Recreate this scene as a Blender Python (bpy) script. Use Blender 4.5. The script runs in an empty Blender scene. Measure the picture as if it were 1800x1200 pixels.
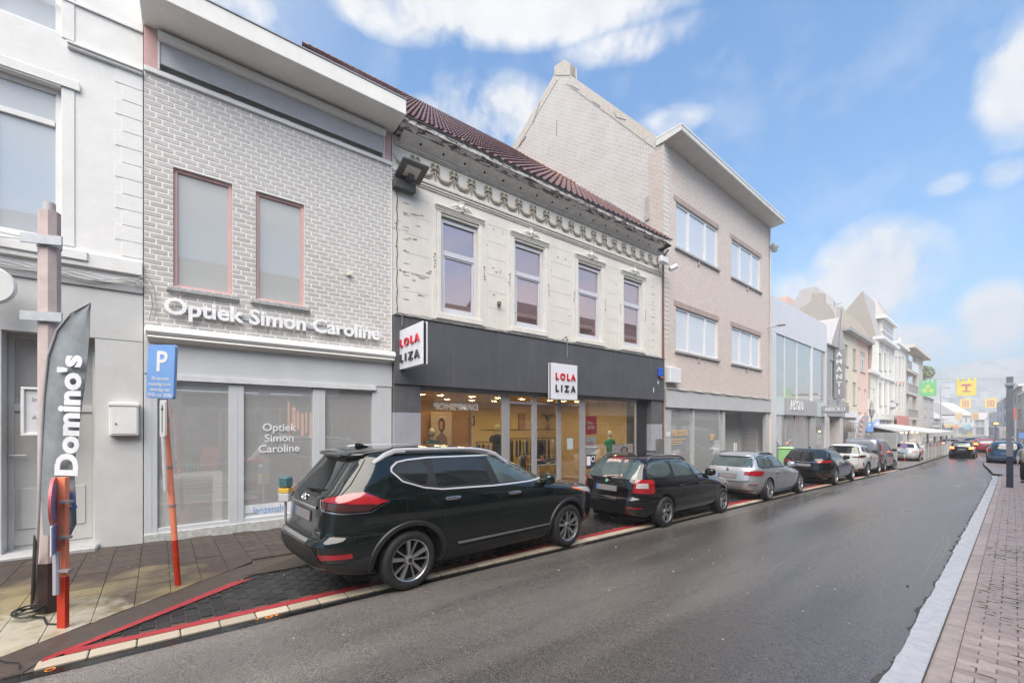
import bpy, bmesh, math, random
from mathutils import Vector, Matrix, geometry, noise
random.seed(7)
PI=math.pi
# ------------------------------------------------------------------ camera
f_px=740.; TH=math.radians(50.03); CH=1.93
sc=bpy.context.scene
cam_d=bpy.data.cameras.new('camera'); cam=bpy.data.objects.new('camera',cam_d)
sc.collection.objects.link(cam); sc.camera=cam
cam.location=(0,0,CH); cam.rotation_euler=(PI/2,0,TH)
cam_d.sensor_width=36; cam_d.sensor_fit='HORIZONTAL'; cam_d.lens=36*f_px/1800.
cam_d.shift_y=146./1800.; cam_d.clip_start=.05; cam_d.clip_end=3000
# ------------------------------------------------------------------ light
SUN_EL=math.radians(56); SUN_AZ=math.radians(138)   # azimuth from +Y towards +X
wd=bpy.data.worlds.new('World'); sc.world=wd; wd.use_nodes=True
nt=wd.node_tree; nt.nodes.clear()
def N(t,**k):
    n=nt.nodes.new(t)
    for a,b in k.items(): setattr(n,a,b)
    return n
def L(a,b): nt.links.new(a,b)
def Mth(op,a,b=None,c=None,clamp=False):
    n=N('ShaderNodeMath',operation=op); n.use_clamp=clamp
    for i,v in enumerate((a,b,c)):
        if v is None: continue
        if isinstance(v,(int,float)): n.inputs[i].default_value=v
        else: L(v,n.inputs[i])
    return n.outputs[0]
out=N('ShaderNodeOutputWorld'); bg=N('ShaderNodeBackground')
sky=N('ShaderNodeTexSky'); sky.sky_type='NISHITA'; sky.sun_disc=False
sky.sun_elevation=SUN_EL; sky.sun_rotation=SUN_AZ; sky.altitude=50; sky.air_density=1.3; sky.dust_density=.6; sky.ozone_density=2.2
tc=N('ShaderNodeTexCoord'); sep=N('ShaderNodeSeparateXYZ'); L(tc.outputs['Generated'],sep.inputs[0])
az=Mth('ARCTAN2',sep.outputs[0],sep.outputs[1]); el=Mth('ARCSINE',sep.outputs[2])
# fluffy cloud noise on a flattened dome
elc=Mth('MAXIMUM',sep.outputs[2],.02)
den=Mth('ADD',elc,.22)
cx=Mth('DIVIDE',sep.outputs[0],den); cy=Mth('DIVIDE',sep.outputs[1],den)
cmb=N('ShaderNodeCombineXYZ'); L(cx,cmb.inputs[0]); L(cy,cmb.inputs[1])
n1=N('ShaderNodeTexNoise'); n1.inputs['Scale'].default_value=1.15; n1.inputs['Detail'].default_value=5; n1.inputs['Roughness'].default_value=.5; n1.inputs['Distortion'].default_value=.2
L(cmb.outputs[0],n1.inputs['Vector'])
n2=N('ShaderNodeTexNoise'); n2.inputs['Scale'].default_value=8; n2.inputs['Detail'].default_value=11; n2.inputs['Roughness'].default_value=.62; n2.inputs['Distortion'].default_value=.15
L(tc.outputs['Generated'],n2.inputs['Vector'])
def skydir(px,py):
    k=(px-900)/f_px; e=(746-py)/f_px
    x=-math.sin(TH)+math.cos(TH)*k; y=math.cos(TH)+math.sin(TH)*k
    r=math.sqrt(x*x+y*y+e*e); return math.atan2(x/r,y/r), math.asin(e/r)
# clouds: position in the sky (direction) and angular size
CL=[(930,25,300,55,1.15),(1110,75,120,35,.7),(400,10,110,50,.9),(700,20,120,50,1.0),(860,205,110,65,1.05),(760,195,50,30,.8),(1540,480,100,75,1.4),(1475,520,70,60,.9),(1795,150,75,100,1.25),(1745,75,35,30,.4),(1750,560,65,55,1.3),(1610,600,70,35,.9),(1770,300,45,26,.62),(1670,325,42,20,.55),(1180,215,60,28,.6),(1400,520,60,40,.6)]
tot=None
for (px,py,sx,sy,g) in CL:
    a0,e0=skydir(px,py); aL,_=skydir(px-sx,py); aR,_=skydir(px+sx,py); _,eT=skydir(px,py-sy); _,eB=skydir(px,py+sy)
    sa=abs(aR-aL)/2; se=abs(eT-eB)/2
    dx=Mth('DIVIDE',Mth('SUBTRACT',az,a0),sa); dy=Mth('DIVIDE',Mth('SUBTRACT',el,e0),se)
    rr=Mth('SQRT',Mth('ADD',Mth('MULTIPLY',dx,dx),Mth('MULTIPLY',dy,dy)))
    m=Mth('MULTIPLY',Mth('SUBTRACT',1.55,rr,clamp=True),g)
    tot=m if tot is None else Mth('MAXIMUM',tot,m)
# general broken cloud everywhere else, thinned over the sector in view
a1,_=skydir(1250,300)
dd=Mth('ABSOLUTE',Mth('SUBTRACT',az,a1))
away=Mth('MULTIPLY',Mth('SUBTRACT',dd,.75),1.6,clamp=True)
up=Mth('MULTIPLY',Mth('SUBTRACT',el,.85),3,clamp=True)
away=Mth('MAXIMUM',away,up)
gen=Mth('MULTIPLY',Mth('MULTIPLY',Mth('SUBTRACT',n1.outputs[0],.40),4.5,clamp=True),away)
dn=Mth('MULTIPLY',Mth('SUBTRACT',n2.outputs[0],.5),3.6)
cl=Mth('ADD',tot,Mth('MULTIPLY',dn,Mth('ADD',Mth('MINIMUM',tot,1),.12)))
cl=Mth('MULTIPLY',Mth('SUBTRACT',cl,.24),1.15,clamp=True)
cl=Mth('MAXIMUM',cl,gen)
thin=Mth('MULTIPLY',Mth('SUBTRACT',n2.outputs[0],.52),.9,clamp=True)
cl=Mth('MAXIMUM',cl,thin)
cl=Mth('SMOOTH_MIN',cl,.96,.2)
# pale mist near the horizon
hz=Mth('POWER',Mth('SUBTRACT',1,Mth('MULTIPLY',Mth('MAXIMUM',sep.outputs[2],0),2.1),clamp=True),2.3)
mixh=N('ShaderNodeMixRGB'); 
skm=N('ShaderNodeMixRGB',blend_type='MULTIPLY'); skm.inputs[0].default_value=1; L(sky.outputs[0],skm.inputs[1]); SKY_TINT=skm; skm.inputs[2].default_value=(.33,.76,1.02,1)
L(Mth('MULTIPLY',hz,.34),mixh.inputs[0]); L(skm.outputs[0],mixh.inputs[1]); mixh.inputs[2].default_value=(1.4,2.6,3.7,1)
shade=N('ShaderNodeMixRGB'); shade.inputs[1].default_value=(3.4,3.5,3.7,1); shade.inputs[2].default_value=(4.6,4.55,4.45,1); L(Mth('MULTIPLY',Mth('SUBTRACT',n2.outputs[0],.3),3,clamp=True),shade.inputs[0])
mixc=N('ShaderNodeMixRGB'); L(cl,mixc.inputs[0]); L(mixh.outputs[0],mixc.inputs[1]); L(shade.outputs[0],mixc.inputs[2])
L(mixc.outputs[0],bg.inputs[0]); bg.inputs[1].default_value=.07
L(bg.outputs[0],out.inputs[0])
sd=bpy.data.lights.new('sun','SUN'); sd.energy=2.35; sd.angle=math.radians(60); sd.color=(1,.915,.81)
sun=bpy.data.objects.new('sun',sd); sc.collection.objects.link(sun)
sv=Vector((math.sin(SUN_AZ)*math.cos(SUN_EL),math.cos(SUN_AZ)*math.cos(SUN_EL),math.sin(SUN_EL)))
sun.rotation_euler=sv.to_track_quat('Z','Y').to_euler()
sc.view_settings.view_transform='Standard'; sc.view_settings.look='None'; sc.view_settings.exposure=1.74; sc.view_settings.gamma=1
sc.view_settings.use_curve_mapping=False
sc.cycles.max_bounces=7; sc.cycles.transparent_max_bounces=12; sc.cycles.diffuse_bounces=3; sc.cycles.glossy_bounces=4
try: sc.cycles.caustics_reflective=False; sc.cycles.caustics_refractive=False
except Exception: pass
# ------------------------------------------------------------------ helpers
WM={}
def gz(Y):
    if Y<32: return -.024*Y
    return -.024*32-.004*(Y-32)
FW=Vector((-math.sin(TH),math.cos(TH),0)); RT=Vector((math.cos(TH),math.sin(TH),0))
def WP(px,py,d):
    "world point seen at px,py of the photograph at depth d"
    v=FW*d+RT*((px-900)/f_px*d); v.z=CH+(746-py)/f_px*d; return v
def WG(px,py,dz=0.):
    d=8.
    for _ in range(60):
        v=WP(px,py,d); d=f_px*(CH-gz(v.y)-dz)/(py-746.)
    v=WP(px,py,d); v.z=gz(v.y)+dz; return v
def frameM(x,y,z,t):
    "local x along unit vector t (2d), y inwards (left of t), z up"
    return Matrix(((t[0],-t[1],0,x),(t[1],t[0],0,y),(0,0,1,z),(0,0,0,1)))
class Fac:
    def __init__(s,x,y,vp=None,t=None):
        s.A=(x,y)
        if t is None:
            a=math.atan((vp-900)/f_px)-TH; t=(math.sin(a),math.cos(a))
        s.t=t; s.n=(-t[1],t[0]); s.M=frameM(x,y,0,t)
    def q(s,px,py,w=0):
        k=(px-900)/f_px; dx=FW.x+RT.x*k; dy=FW.y+RT.y*k
        ax=s.A[0]+s.n[0]*w; ay=s.A[1]+s.n[1]*w
        D=(-ax*s.t[1]+ay*s.t[0])/(-dx*s.t[1]+dy*s.t[0])
        u=(D*dy-ay)/s.t[1] if abs(s.t[1])>abs(s.t[0]) else (D*dx-ax)/s.t[0]
        return u,CH+(746-py)/f_px*D
    def u(s,px,w=0): return s.q(px,746,w)[0]
    def W(s,u,w,z): return s.M@Vector((u,w,z))
def link(o,parent=None,M=None):
    sc.collection.objects.link(o)
    W=M if M is not None else (WM[parent.name].copy() if parent is not None else Matrix())
    WM[o.name]=W.copy()
    if parent is not None:
        o.parent=parent; L_=WM[parent.name].inverted()@W
    else: L_=W
    o.matrix_basis=L_
    return o
def thing(name,label,cat,M,group=None):
    o=bpy.data.objects.new(name,None); o.empty_display_size=.3
    if isinstance(M,Vector): M=Matrix.Translation(M)
    link(o,None,M); o['label']=label; o['category']=cat
    if group: o['group']=group
    return o
def tag(o,label=None,cat=None,group=None,kind=None):
    if label: o['label']=label
    if cat: o['category']=cat
    if group: o['group']=group
    if kind: o['kind']=kind
    return o
class MB:
    "mesh builder; shapes are given in the frame M, stored in world coordinates"
    def __init__(s,M=None): s.v=[]; s.f=[]; s.M=M if M is not None else Matrix()
    def add(s,vs,fs):
        b=len(s.v); M=s.M
        s.v+= [M@Vector(p) for p in vs]; s.f+=[tuple(b+i for i in q) for q in fs]; return s
    def quad(s,a,b,c,d): return s.add([a,b,c,d],[(0,1,2,3)])
    def box(s,x0,x1,y0,y1,z0,z1,c=0.):
        if x1<x0:x0,x1=x1,x0
        if y1<y0:y0,y1=y1,y0
        if z1<z0:z0,z1=z1,z0
        c=min(c,(x1-x0)*.45,(y1-y0)*.45,(z1-z0)*.45)
        if c<=0:
            return s.add([(x0,y0,z0),(x1,y0,z0),(x1,y1,z0),(x0,y1,z0),(x0,y0,z1),(x1,y0,z1),(x1,y1,z1),(x0,y1,z1)],
             [(0,3,2,1),(4,5,6,7),(0,1,5,4),(1,2,6,5),(2,3,7,6),(3,0,4,7)])
        vs=[];idx={}
        for i,X in enumerate((x0,x1)):
            for j,Y in enumerate((y0,y1)):
                for k,Z in enumerate((z0,z1)):
                    sx=c if i==0 else -c; sy=c if j==0 else -c; sz=c if k==0 else -c
                    idx[i,j,k]=(len(vs),len(vs)+1,len(vs)+2)
                    vs+=[(X,Y+sy,Z+sz),(X+sx,Y,Z+sz),(X+sx,Y+sy,Z)]
        fs=[]
        I=lambda i,j,k,a: idx[i,j,k][a]
        fs.append((I(0,0,0,0),I(0,0,1,0),I(0,1,1,0),I(0,1,0,0))); fs.append((I(1,0,0,0),I(1,1,0,0),I(1,1,1,0),I(1,0,1,0)))
        fs.append((I(0,0,0,1),I(1,0,0,1),I(1,0,1,1),I(0,0,1,1))); fs.append((I(0,1,0,1),I(0,1,1,1),I(1,1,1,1),I(1,1,0,1)))
        fs.append((I(0,0,0,2),I(0,1,0,2),I(1,1,0,2),I(1,0,0,2))); fs.append((I(0,0,1,2),I(1,0,1,2),I(1,1,1,2),I(0,1,1,2)))
        for i in (0,1):
            for j in (0,1): fs.append((I(i,j,0,0),I(i,j,0,1),I(i,j,1,1),I(i,j,1,0)))
        for i in (0,1):
            for k in (0,1): fs.append((I(i,0,k,0),I(i,0,k,2),I(i,1,k,2),I(i,1,k,0)))
        for j in (0,1):
            for k in (0,1): fs.append((I(0,j,k,1),I(0,j,k,2),I(1,j,k,2),I(1,j,k,1)))
        for i in (0,1):
            for j in (0,1):
                for k in (0,1): fs.append((I(i,j,k,0),I(i,j,k,1),I(i,j,k,2)))
        return s.add(vs,fs)
    def prism(s,poly,d,axis='z'):
        "poly: 2d list; d=(lo,hi) along axis. axis z:(x,y) y:(x,z) x:(y,z)"
        n=len(poly); lo,hi=d
        mk={'z':lambda p,h:(p[0],p[1],h),'y':lambda p,h:(p[0],h,p[1]),'x':lambda p,h:(h,p[0],p[1])}[axis]
        vs=[mk(p,lo) for p in poly]+[mk(p,hi) for p in poly]
        return s.add(vs,[tuple(range(n-1,-1,-1)),tuple(range(n,2*n))]+[(i,(i+1)%n,n+(i+1)%n,n+i) for i in range(n)])
    def tube(s,pts,r,n=8,caps=True,sq=1.):
        pts=[Vector(p) for p in pts]; rs=r if isinstance(r,(list,tuple)) else [r]*len(pts)
        ring=[];up=None
        for i,p in enumerate(pts):
            a=pts[max(i-1,0)]; b=pts[min(i+1,len(pts)-1)]; t=(b-a)
            if t.length<1e-9: t=Vector((0,0,1))
            t.normalize()
            if up is None: up=Vector((0,0,1)) if abs(t.z)<.9 else Vector((1,0,0))
            x=t.cross(up)
            if x.length<1e-6: x=t.cross(Vector((0,1,0)))
            x.normalize(); y=x.cross(t).normalized(); up=y
            ring.append([p+(x*math.cos(2*PI*k/n)+y*(math.sin(2*PI*k/n)*sq))*rs[i] for k in range(n)])
        vs=[v for q in ring for v in q]; fs=[]
        for i in range(len(pts)-1):
            for k in range(n): fs.append((i*n+k,i*n+(k+1)%n,(i+1)*n+(k+1)%n,(i+1)*n+k))
        if caps: fs+= [tuple(range(n-1,-1,-1)),tuple((len(pts)-1)*n+k for k in range(n))]
        return s.add(vs,fs)
    def lathe(s,prof,n=32,axis='z',c=(0,0,0),closed=False,seg=(0,1)):
        "prof [(r,h)]"
        vs=[];m=len(prof);a0,a1=seg[0]*2*PI,seg[1]*2*PI;full=abs(seg[1]-seg[0])>=.999
        N_=n if full else n+1
        for k in range(N_):
            a=a0+(a1-a0)*k/n; ca,sa=math.cos(a),math.sin(a)
            for r,h in prof:
                if axis=='z': p=(c[0]+r*ca,c[1]+r*sa,c[2]+h)
                elif axis=='x': p=(c[0]+h,c[1]+r*ca,c[2]+r*sa)
                else: p=(c[0]+r*ca,c[1]+h,c[2]+r*sa)
                vs.append(p)
        fs=[]
        mm=m if closed else m-1
        for k in range(n):
            k2=(k+1)%N_ if full else k+1
            for j in range(mm):
                j2=(j+1)%m
                fs.append((k*m+j,k2*m+j,k2*m+j2,k*m+j2))
        return s.add(vs,fs)
    def ell(s,c,r,n=12,m=8,p=1.,M=None):
        "superellipsoid"
        sg=lambda v: (abs(v)**p)*(1 if v>=0 else -1)
        vs=[]
        for j in range(m+1):
            ph=-PI/2+PI*j/m
            for k in range(n):
                th=2*PI*k/n
                q=Vector((r[0]*sg(math.cos(ph))*sg(math.cos(th)),r[1]*sg(math.cos(ph))*sg(math.sin(th)),r[2]*sg(math.sin(ph))))
                if M is not None: q=M@q
                vs.append((c[0]+q[0],c[1]+q[1],c[2]+q[2]))
        fs=[(j*n+k,j*n+(k+1)%n,(j+1)*n+(k+1)%n,(j+1)*n+k) for j in range(m) for k in range(n)]
        return s.add(vs,fs)
    def mesh(s,name,Minv=None,smooth=False,ang=None):
        me=bpy.data.meshes.new(name)
        vs=[tuple(Minv@p) for p in s.v] if Minv is not None else [tuple(p) for p in s.v]
        me.from_pydata(vs,[],s.f); me.validate(); 
        bm=bmesh.new(); bm.from_mesh(me)
        if smooth: bmesh.ops.remove_doubles(bm,verts=bm.verts,dist=1e-5)
        bmesh.ops.recalc_face_normals(bm,faces=bm.faces); bm.to_mesh(me); bm.free()
        if smooth:
            me.polygons.foreach_set('use_smooth',[True]*len(me.polygons))
            try: me.set_sharp_from_angle(angle=math.radians(ang or 40))
            except Exception: pass
        return me
    def build(s,name,m,parent=None,smooth=False,ang=None,label=None,kind=None,M=None):
        if not s.f: return None
        P=WM[parent.name] if parent is not None else (M if M is not None else Matrix())
        me=s.mesh(name,P.inverted(),smooth,ang); 
        if m is not None: me.materials.append(m)
        o=bpy.data.objects.new(name,me); link(o,parent,P)
        if kind: o['kind']=kind
        if label: o['label']=label
        return o
def part(name,m,parent,fn,M=None,**k):
    mb=MB(M if M is not None else WM[parent.name]); fn(mb); return mb.build(name,m,parent,**k)
def bx(name,m,parent,M,*a,c=0.,**k):
    return MB(M).box(*a,c=c).build(name,m,parent,**k)
CAM=Vector((0,0,CH))
def pieces(name,mat_,parent,items,mesh,limit=300,kindname=None):
    """items: list of world matrices for a shared mesh; nearest become single parts, rest one joined part"""
    items=sorted(items,key=lambda M:(M.translation-CAM).length)
    for M in items[:limit]:
        o=bpy.data.objects.new(name,mesh); link(o,parent,M)
        if parent is None: o['kind']='structure'
    rest=items[limit:]
    if rest:
        mb=MB(); vs=[v.co.copy() for v in mesh.vertices]; fs=[tuple(p.vertices) for p in mesh.polygons]
        for M in rest:
            b=len(mb.v); mb.v+=[M@v for v in vs]; mb.f+=[tuple(b+i for i in q) for q in fs]
        mb.build(kindname or name,mat_,parent,kind='stuff')
def unit_box(name,m,c=.0,sx=1,sy=1,sz=1):
    me=MB().box(-.5*sx,.5*sx,-.5*sy,.5*sy,-.5*sz,.5*sz,c=c).mesh(name); me.materials.append(m); return me
# walls with openings, in a facade frame: x=u, y=w (inwards), z
def wall(mb,u0,u1,z0,z1,holes,w0=0.,w1=.3,reveal=.18):
    us=sorted(set([u0,u1]+[h[0] for h in holes]+[h[1] for h in holes])); zs=sorted(set([z0,z1]+[h[2] for h in holes]+[h[3] for h in holes]))
    us=[u for u in us if u0-1e-6<=u<=u1+1e-6]; zs=[z for z in zs if z0-1e-6<=z<=z1+1e-6]
    for i in range(len(us)-1):
        for j in range(len(zs)-1):
            cu=(us[i]+us[i+1])/2; cz=(zs[j]+zs[j+1])/2
            if any(h[0]<cu<h[1] and h[2]<cz<h[3] for h in holes): continue
            mb.quad((us[i],w0,zs[j]),(us[i+1],w0,zs[j]),(us[i+1],w0,zs[j+1]),(us[i],w0,zs[j+1]))
    for h in holes:
        a,b,c,d=h[:4]; r=w0+reveal
        mb.quad((a,w0,c),(a,r,c),(a,r,d),(a,w0,d)); mb.quad((b,w0,c),(b,w0,d),(b,r,d),(b,r,c))
        mb.quad((a,w0,c),(b,w0,c),(b,r,c),(a,r,c)); mb.quad((a,w0,d),(a,r,d),(b,r,d),(b,w0,d))
    mb.quad((u0,w0,z0),(u0,w1,z0),(u0,w1,z1),(u0,w0,z1)); mb.quad((u1,w0,z0),(u1,w0,z1),(u1,w1,z1),(u1,w1,z0))
    mb.quad((u0,w0,z1),(u1,w0,z1),(u1,w1,z1),(u0,w1,z1)); mb.quad((u0,w0,z0),(u0,w1,z0),(u1,w1,z0),(u1,w0,z0))
    return mb
def frame(mb,u0,u1,z0,z1,t,w0,w1,c=.006):
    mb.box(u0,u1,w0,w1,z0,z0+t,c=c); mb.box(u0,u1,w0,w1,z1-t,z1,c=c)
    mb.box(u0,u0+t,w0+.001,w1-.001,z0+t,z1-t,c=c); mb.box(u1-t,u1,w0+.001,w1-.001,z0+t,z1-t,c=c); return mb
# text, in frame M: text lies in the local x-z plane facing -y
def text(name,s,m,parent,M,size=1.,depth=.01,align='LEFT',bold=0.,space=1.,label=None,mirror=False,xs=1.,split=False,fit=None):
    def one(body):
        cu=bpy.data.curves.new(name,'FONT'); cu.body=body; cu.size=size; cu.extrude=depth/2; cu.align_x=align if not split else 'LEFT'; cu.offset=bold; cu.space_character=space; cu.resolution_u=3
        ob=bpy.data.objects.new(name+'_tmp',cu); sc.collection.objects.link(ob)
        dg=bpy.context.evaluated_depsgraph_get(); me=bpy.data.meshes.new_from_object(ob.evaluated_get(dg))
        bpy.data.objects.remove(ob); bpy.data.curves.remove(cu); return me
    R=Matrix.Rotation(PI/2,4,'X')
    S=Matrix.Diagonal((-xs if mirror else xs,1,1,1))
    def mk(me,nm):
        mb=MB(M@S@R); mb.add([v.co for v in me.vertices],[tuple(p.vertices) for p in me.polygons]); bpy.data.meshes.remove(me)
        return mb.build(nm,m,parent,label=label)
    full=one(s)
    if fit:
        xx=[v.co.x for v in full.vertices]; xs=fit/(max(xx)-min(xx)); S=Matrix.Diagonal((-xs if mirror else xs,1,1,1)); 
        for v in full.vertices: v.co.x-=min(xx) if align=='LEFT' else (min(xx)+max(xx))/2
    if not split: return mk(full,name)
    # split into letters by horizontal gaps between connected islands
    bm=bmesh.new(); bm.from_mesh(full); bpy.data.meshes.remove(full); bm.verts.ensure_lookup_table()
    seen=set(); isl=[]
    for v in bm.verts:
        if v.index in seen: continue
        st=[v]; comp=[]; seen.add(v.index)
        while st:
            q=st.pop(); comp.append(q.index)
            for e in q.link_edges:
                o=e.other_vert(q)
                if o.index not in seen: seen.add(o.index); st.append(o)
        xsx=[bm.verts[i].co.x for i in comp]; isl.append([min(xsx),max(xsx),set(comp)])
    isl.sort(key=lambda a:a[0]); gr=[]
    for a in isl:
        if gr and a[0]<gr[-1][1]-1e-4: gr[-1][1]=max(gr[-1][1],a[1]); gr[-1][2]|=a[2]
        else: gr.append(a)
    W_=isl and (gr[0][0],gr[-1][1])
    sh=0 if align=='LEFT' else -(W_[0]+W_[1])/2
    outl=[]
    for a in gr:
        ix=sorted(a[2]); mp={i:k for k,i in enumerate(ix)}
        mb=MB(M@S@R@Matrix.Translation((sh,0,0)))
        mb.add([bm.verts[i].co for i in ix],[tuple(mp[v.index] for v in fc.verts) for fc in bm.faces if fc.verts[0].index in a[2]])
        outl.append(mb.build('letter',m,parent,label=label))
    bm.free(); return outl
# ------------------------------------------------------------------ materials
def lin(c):
    c=c/255.; return c/12.92 if c<=.04045 else ((c+.055)/1.055)**2.4
def S(r,g,b,k=1.): return (lin(r)*k,lin(g)*k,lin(b)*k)
MC={}
def mat(name,col,rough=.6,var=.12,scale=4.,bump=0.,bscale=60.,metal=0.,spec=.5,col2=None,emit=None,estr=0.,coat=0.,streak=0.,streakcol=None,rnd=0.,rvar=0.,wetscale=None):
    if name in MC: return MC[name]
    m=bpy.data.materials.new(name); m.use_nodes=True; t=m.node_tree; nd=t.nodes; b=nd['Principled BSDF']
    b.inputs['Roughness'].default_value=rough; b.inputs['Metallic'].default_value=metal
    b.inputs['Specular IOR Level'].default_value=spec
    if coat: b.inputs['Coat Weight'].default_value=coat; b.inputs['Coat Roughness'].default_value=.04
    col=tuple(col)+(1,)
    tcn=nd.new('ShaderNodeTexCoord'); vec=tcn.outputs['Object']
    cur=None
    if var>0 or col2:
        nz=nd.new('ShaderNodeTexNoise'); nz.inputs['Scale'].default_value=scale; nz.inputs['Detail'].default_value=8; nz.inputs['Roughness'].default_value=.65
        t.links.new(vec,nz.inputs['Vector'])
        rp=nd.new('ShaderNodeValToRGB'); t.links.new(nz.outputs[0],rp.inputs[0])
        rp.color_ramp.elements[0].position=.32; rp.color_ramp.elements[1].position=.68
        c2=tuple(col2)+(1,) if col2 else tuple(min(1,x*(1+var)) for x in col[:3])+(1,)
        c1=col if col2 else tuple(x*(1-var) for x in col[:3])+(1,)
        rp.color_ramp.elements[0].color=c1; rp.color_ramp.elements[1].color=c2; cur=rp.outputs[0]
    if rnd>0:
        oi=nd.new('ShaderNodeObjectInfo'); mm=nd.new('ShaderNodeMapRange'); t.links.new(oi.outputs['Random'],mm.inputs[0]); mm.inputs[3].default_value=1-rnd; mm.inputs[4].default_value=1+rnd
        mx=nd.new('ShaderNodeVectorMath'); mx.operation='SCALE'
        if cur is None: mx.inputs[0].default_value=col[:3]
        else: t.links.new(cur,mx.inputs[0])
        t.links.new(mm.outputs[0],mx.inputs['Scale']); cur=mx.outputs[0]
    if streak>0:
        mp=nd.new('ShaderNodeMapping'); mp.inputs['Scale'].default_value=(9,9,.7); t.links.new(vec,mp.inputs[0])
        n2_=nd.new('ShaderNodeTexNoise'); n2_.inputs['Scale'].default_value=1.3; n2_.inputs['Detail'].default_value=7; t.links.new(mp.outputs[0],n2_.inputs['Vector'])
        r2=nd.new('ShaderNodeValToRGB'); r2.color_ramp.elements[0].position=.5; r2.color_ramp.elements[1].position=.8; r2.color_ramp.elements[0].color=(0,0,0,1); r2.color_ramp.elements[1].color=(streak,streak,streak,1); t.links.new(n2_.outputs[0],r2.inputs[0])
        mx=nd.new('ShaderNodeMixRGB'); t.links.new(r2.outputs[0],mx.inputs[0])
        if cur is None: mx.inputs[1].default_value=col
        else: t.links.new(cur,mx.inputs[1])
        mx.inputs[2].default_value=tuple(streakcol or (col[0]*.5,col[1]*.48,col[2]*.45))+(1,); cur=mx.outputs[0]
    if cur is None: b.inputs['Base Color'].default_value=col
    else: t.links.new(cur,b.inputs['Base Color'])
    if rvar>0:
        nz=nd.new('ShaderNodeTexNoise'); nz.inputs['Scale'].default_value=wetscale or scale; nz.inputs['Detail'].default_value=5; t.links.new(vec,nz.inputs['Vector'])
        mr=nd.new('ShaderNodeMapRange'); mr.inputs[1].default_value=.35; mr.inputs[2].default_value=.65; mr.inputs[3].default_value=max(.02,rough-rvar); mr.inputs[4].default_value=min(1,rough+rvar)
        t.links.new(nz.outputs[0],mr.inputs[0]); t.links.new(mr.outputs[0],b.inputs['Roughness'])
    if bump>0:
        nz=nd.new('ShaderNodeTexNoise'); nz.inputs['Scale'].default_value=bscale; nz.inputs['Detail'].default_value=6; t.links.new(vec,nz.inputs['Vector'])
        bp=nd.new('ShaderNodeBump'); bp.inputs['Strength'].default_value=bump; bp.inputs['Distance'].default_value=.01; t.links.new(nz.outputs[0],bp.inputs['Height']); t.links.new(bp.outputs[0],b.inputs['Normal'])
    if emit: b.inputs['Emission Color'].default_value=tuple(emit)+(1,); b.inputs['Emission Strength'].default_value=estr
    MC[name]=m; return m
def glassmat(name,tint=(.9,.95,.95),refl=.25,reftint=(1,1,1),back=None,backfac=0.,rough=.0):
    "pane: see-through tint + fresnel-like reflection; back = diffuse film colour mixed in"
    if name in MC: return MC[name]
    m=bpy.data.materials.new(name); m.use_nodes=True; t=m.node_tree; nd=t.nodes; nd.clear()
    o=nd.new('ShaderNodeOutputMaterial'); tr=nd.new('ShaderNodeBsdfTransparent'); tr.inputs[0].default_value=tuple(tint)+(1,)
    gl=nd.new('ShaderNodeBsdfGlossy'); gl.inputs['Color'].default_value=tuple(reftint)+(1,); gl.inputs['Roughness'].default_value=rough
    base=tr.outputs[0]
    if back is not None:
        df=nd.new('ShaderNodeBsdfDiffuse'); df.inputs[0].default_value=tuple(back)+(1,)
        mx=nd.new('ShaderNodeMixShader'); mx.inputs[0].default_value=backfac; t.links.new(base,mx.inputs[1]); t.links.new(df.outputs[0],mx.inputs[2]); base=mx.outputs[0]
    lw=nd.new('ShaderNodeLayerWeight'); lw.inputs[0].default_value=.35
    mr=nd.new('ShaderNodeMapRange'); mr.inputs[3].default_value=refl; mr.inputs[4].default_value=min(1,refl+.55); t.links.new(lw.outputs['Facing'],mr.inputs[0])
    pw=nd.new('ShaderNodeMath'); pw.operation='POWER'; t.links.new(lw.outputs['Facing'],pw.inputs[0]); pw.inputs[1].default_value=2.2; t.links.new(pw.outputs[0],mr.inputs[0])
    mx=nd.new('ShaderNodeMixShader'); t.links.new(mr.outputs[0],mx.inputs[0]); t.links.new(base,mx.inputs[1]); t.links.new(gl.outputs[0],mx.inputs[2]); t.links.new(mx.outputs[0],o.inputs[0])
    MC[name]=m; return m
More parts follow.
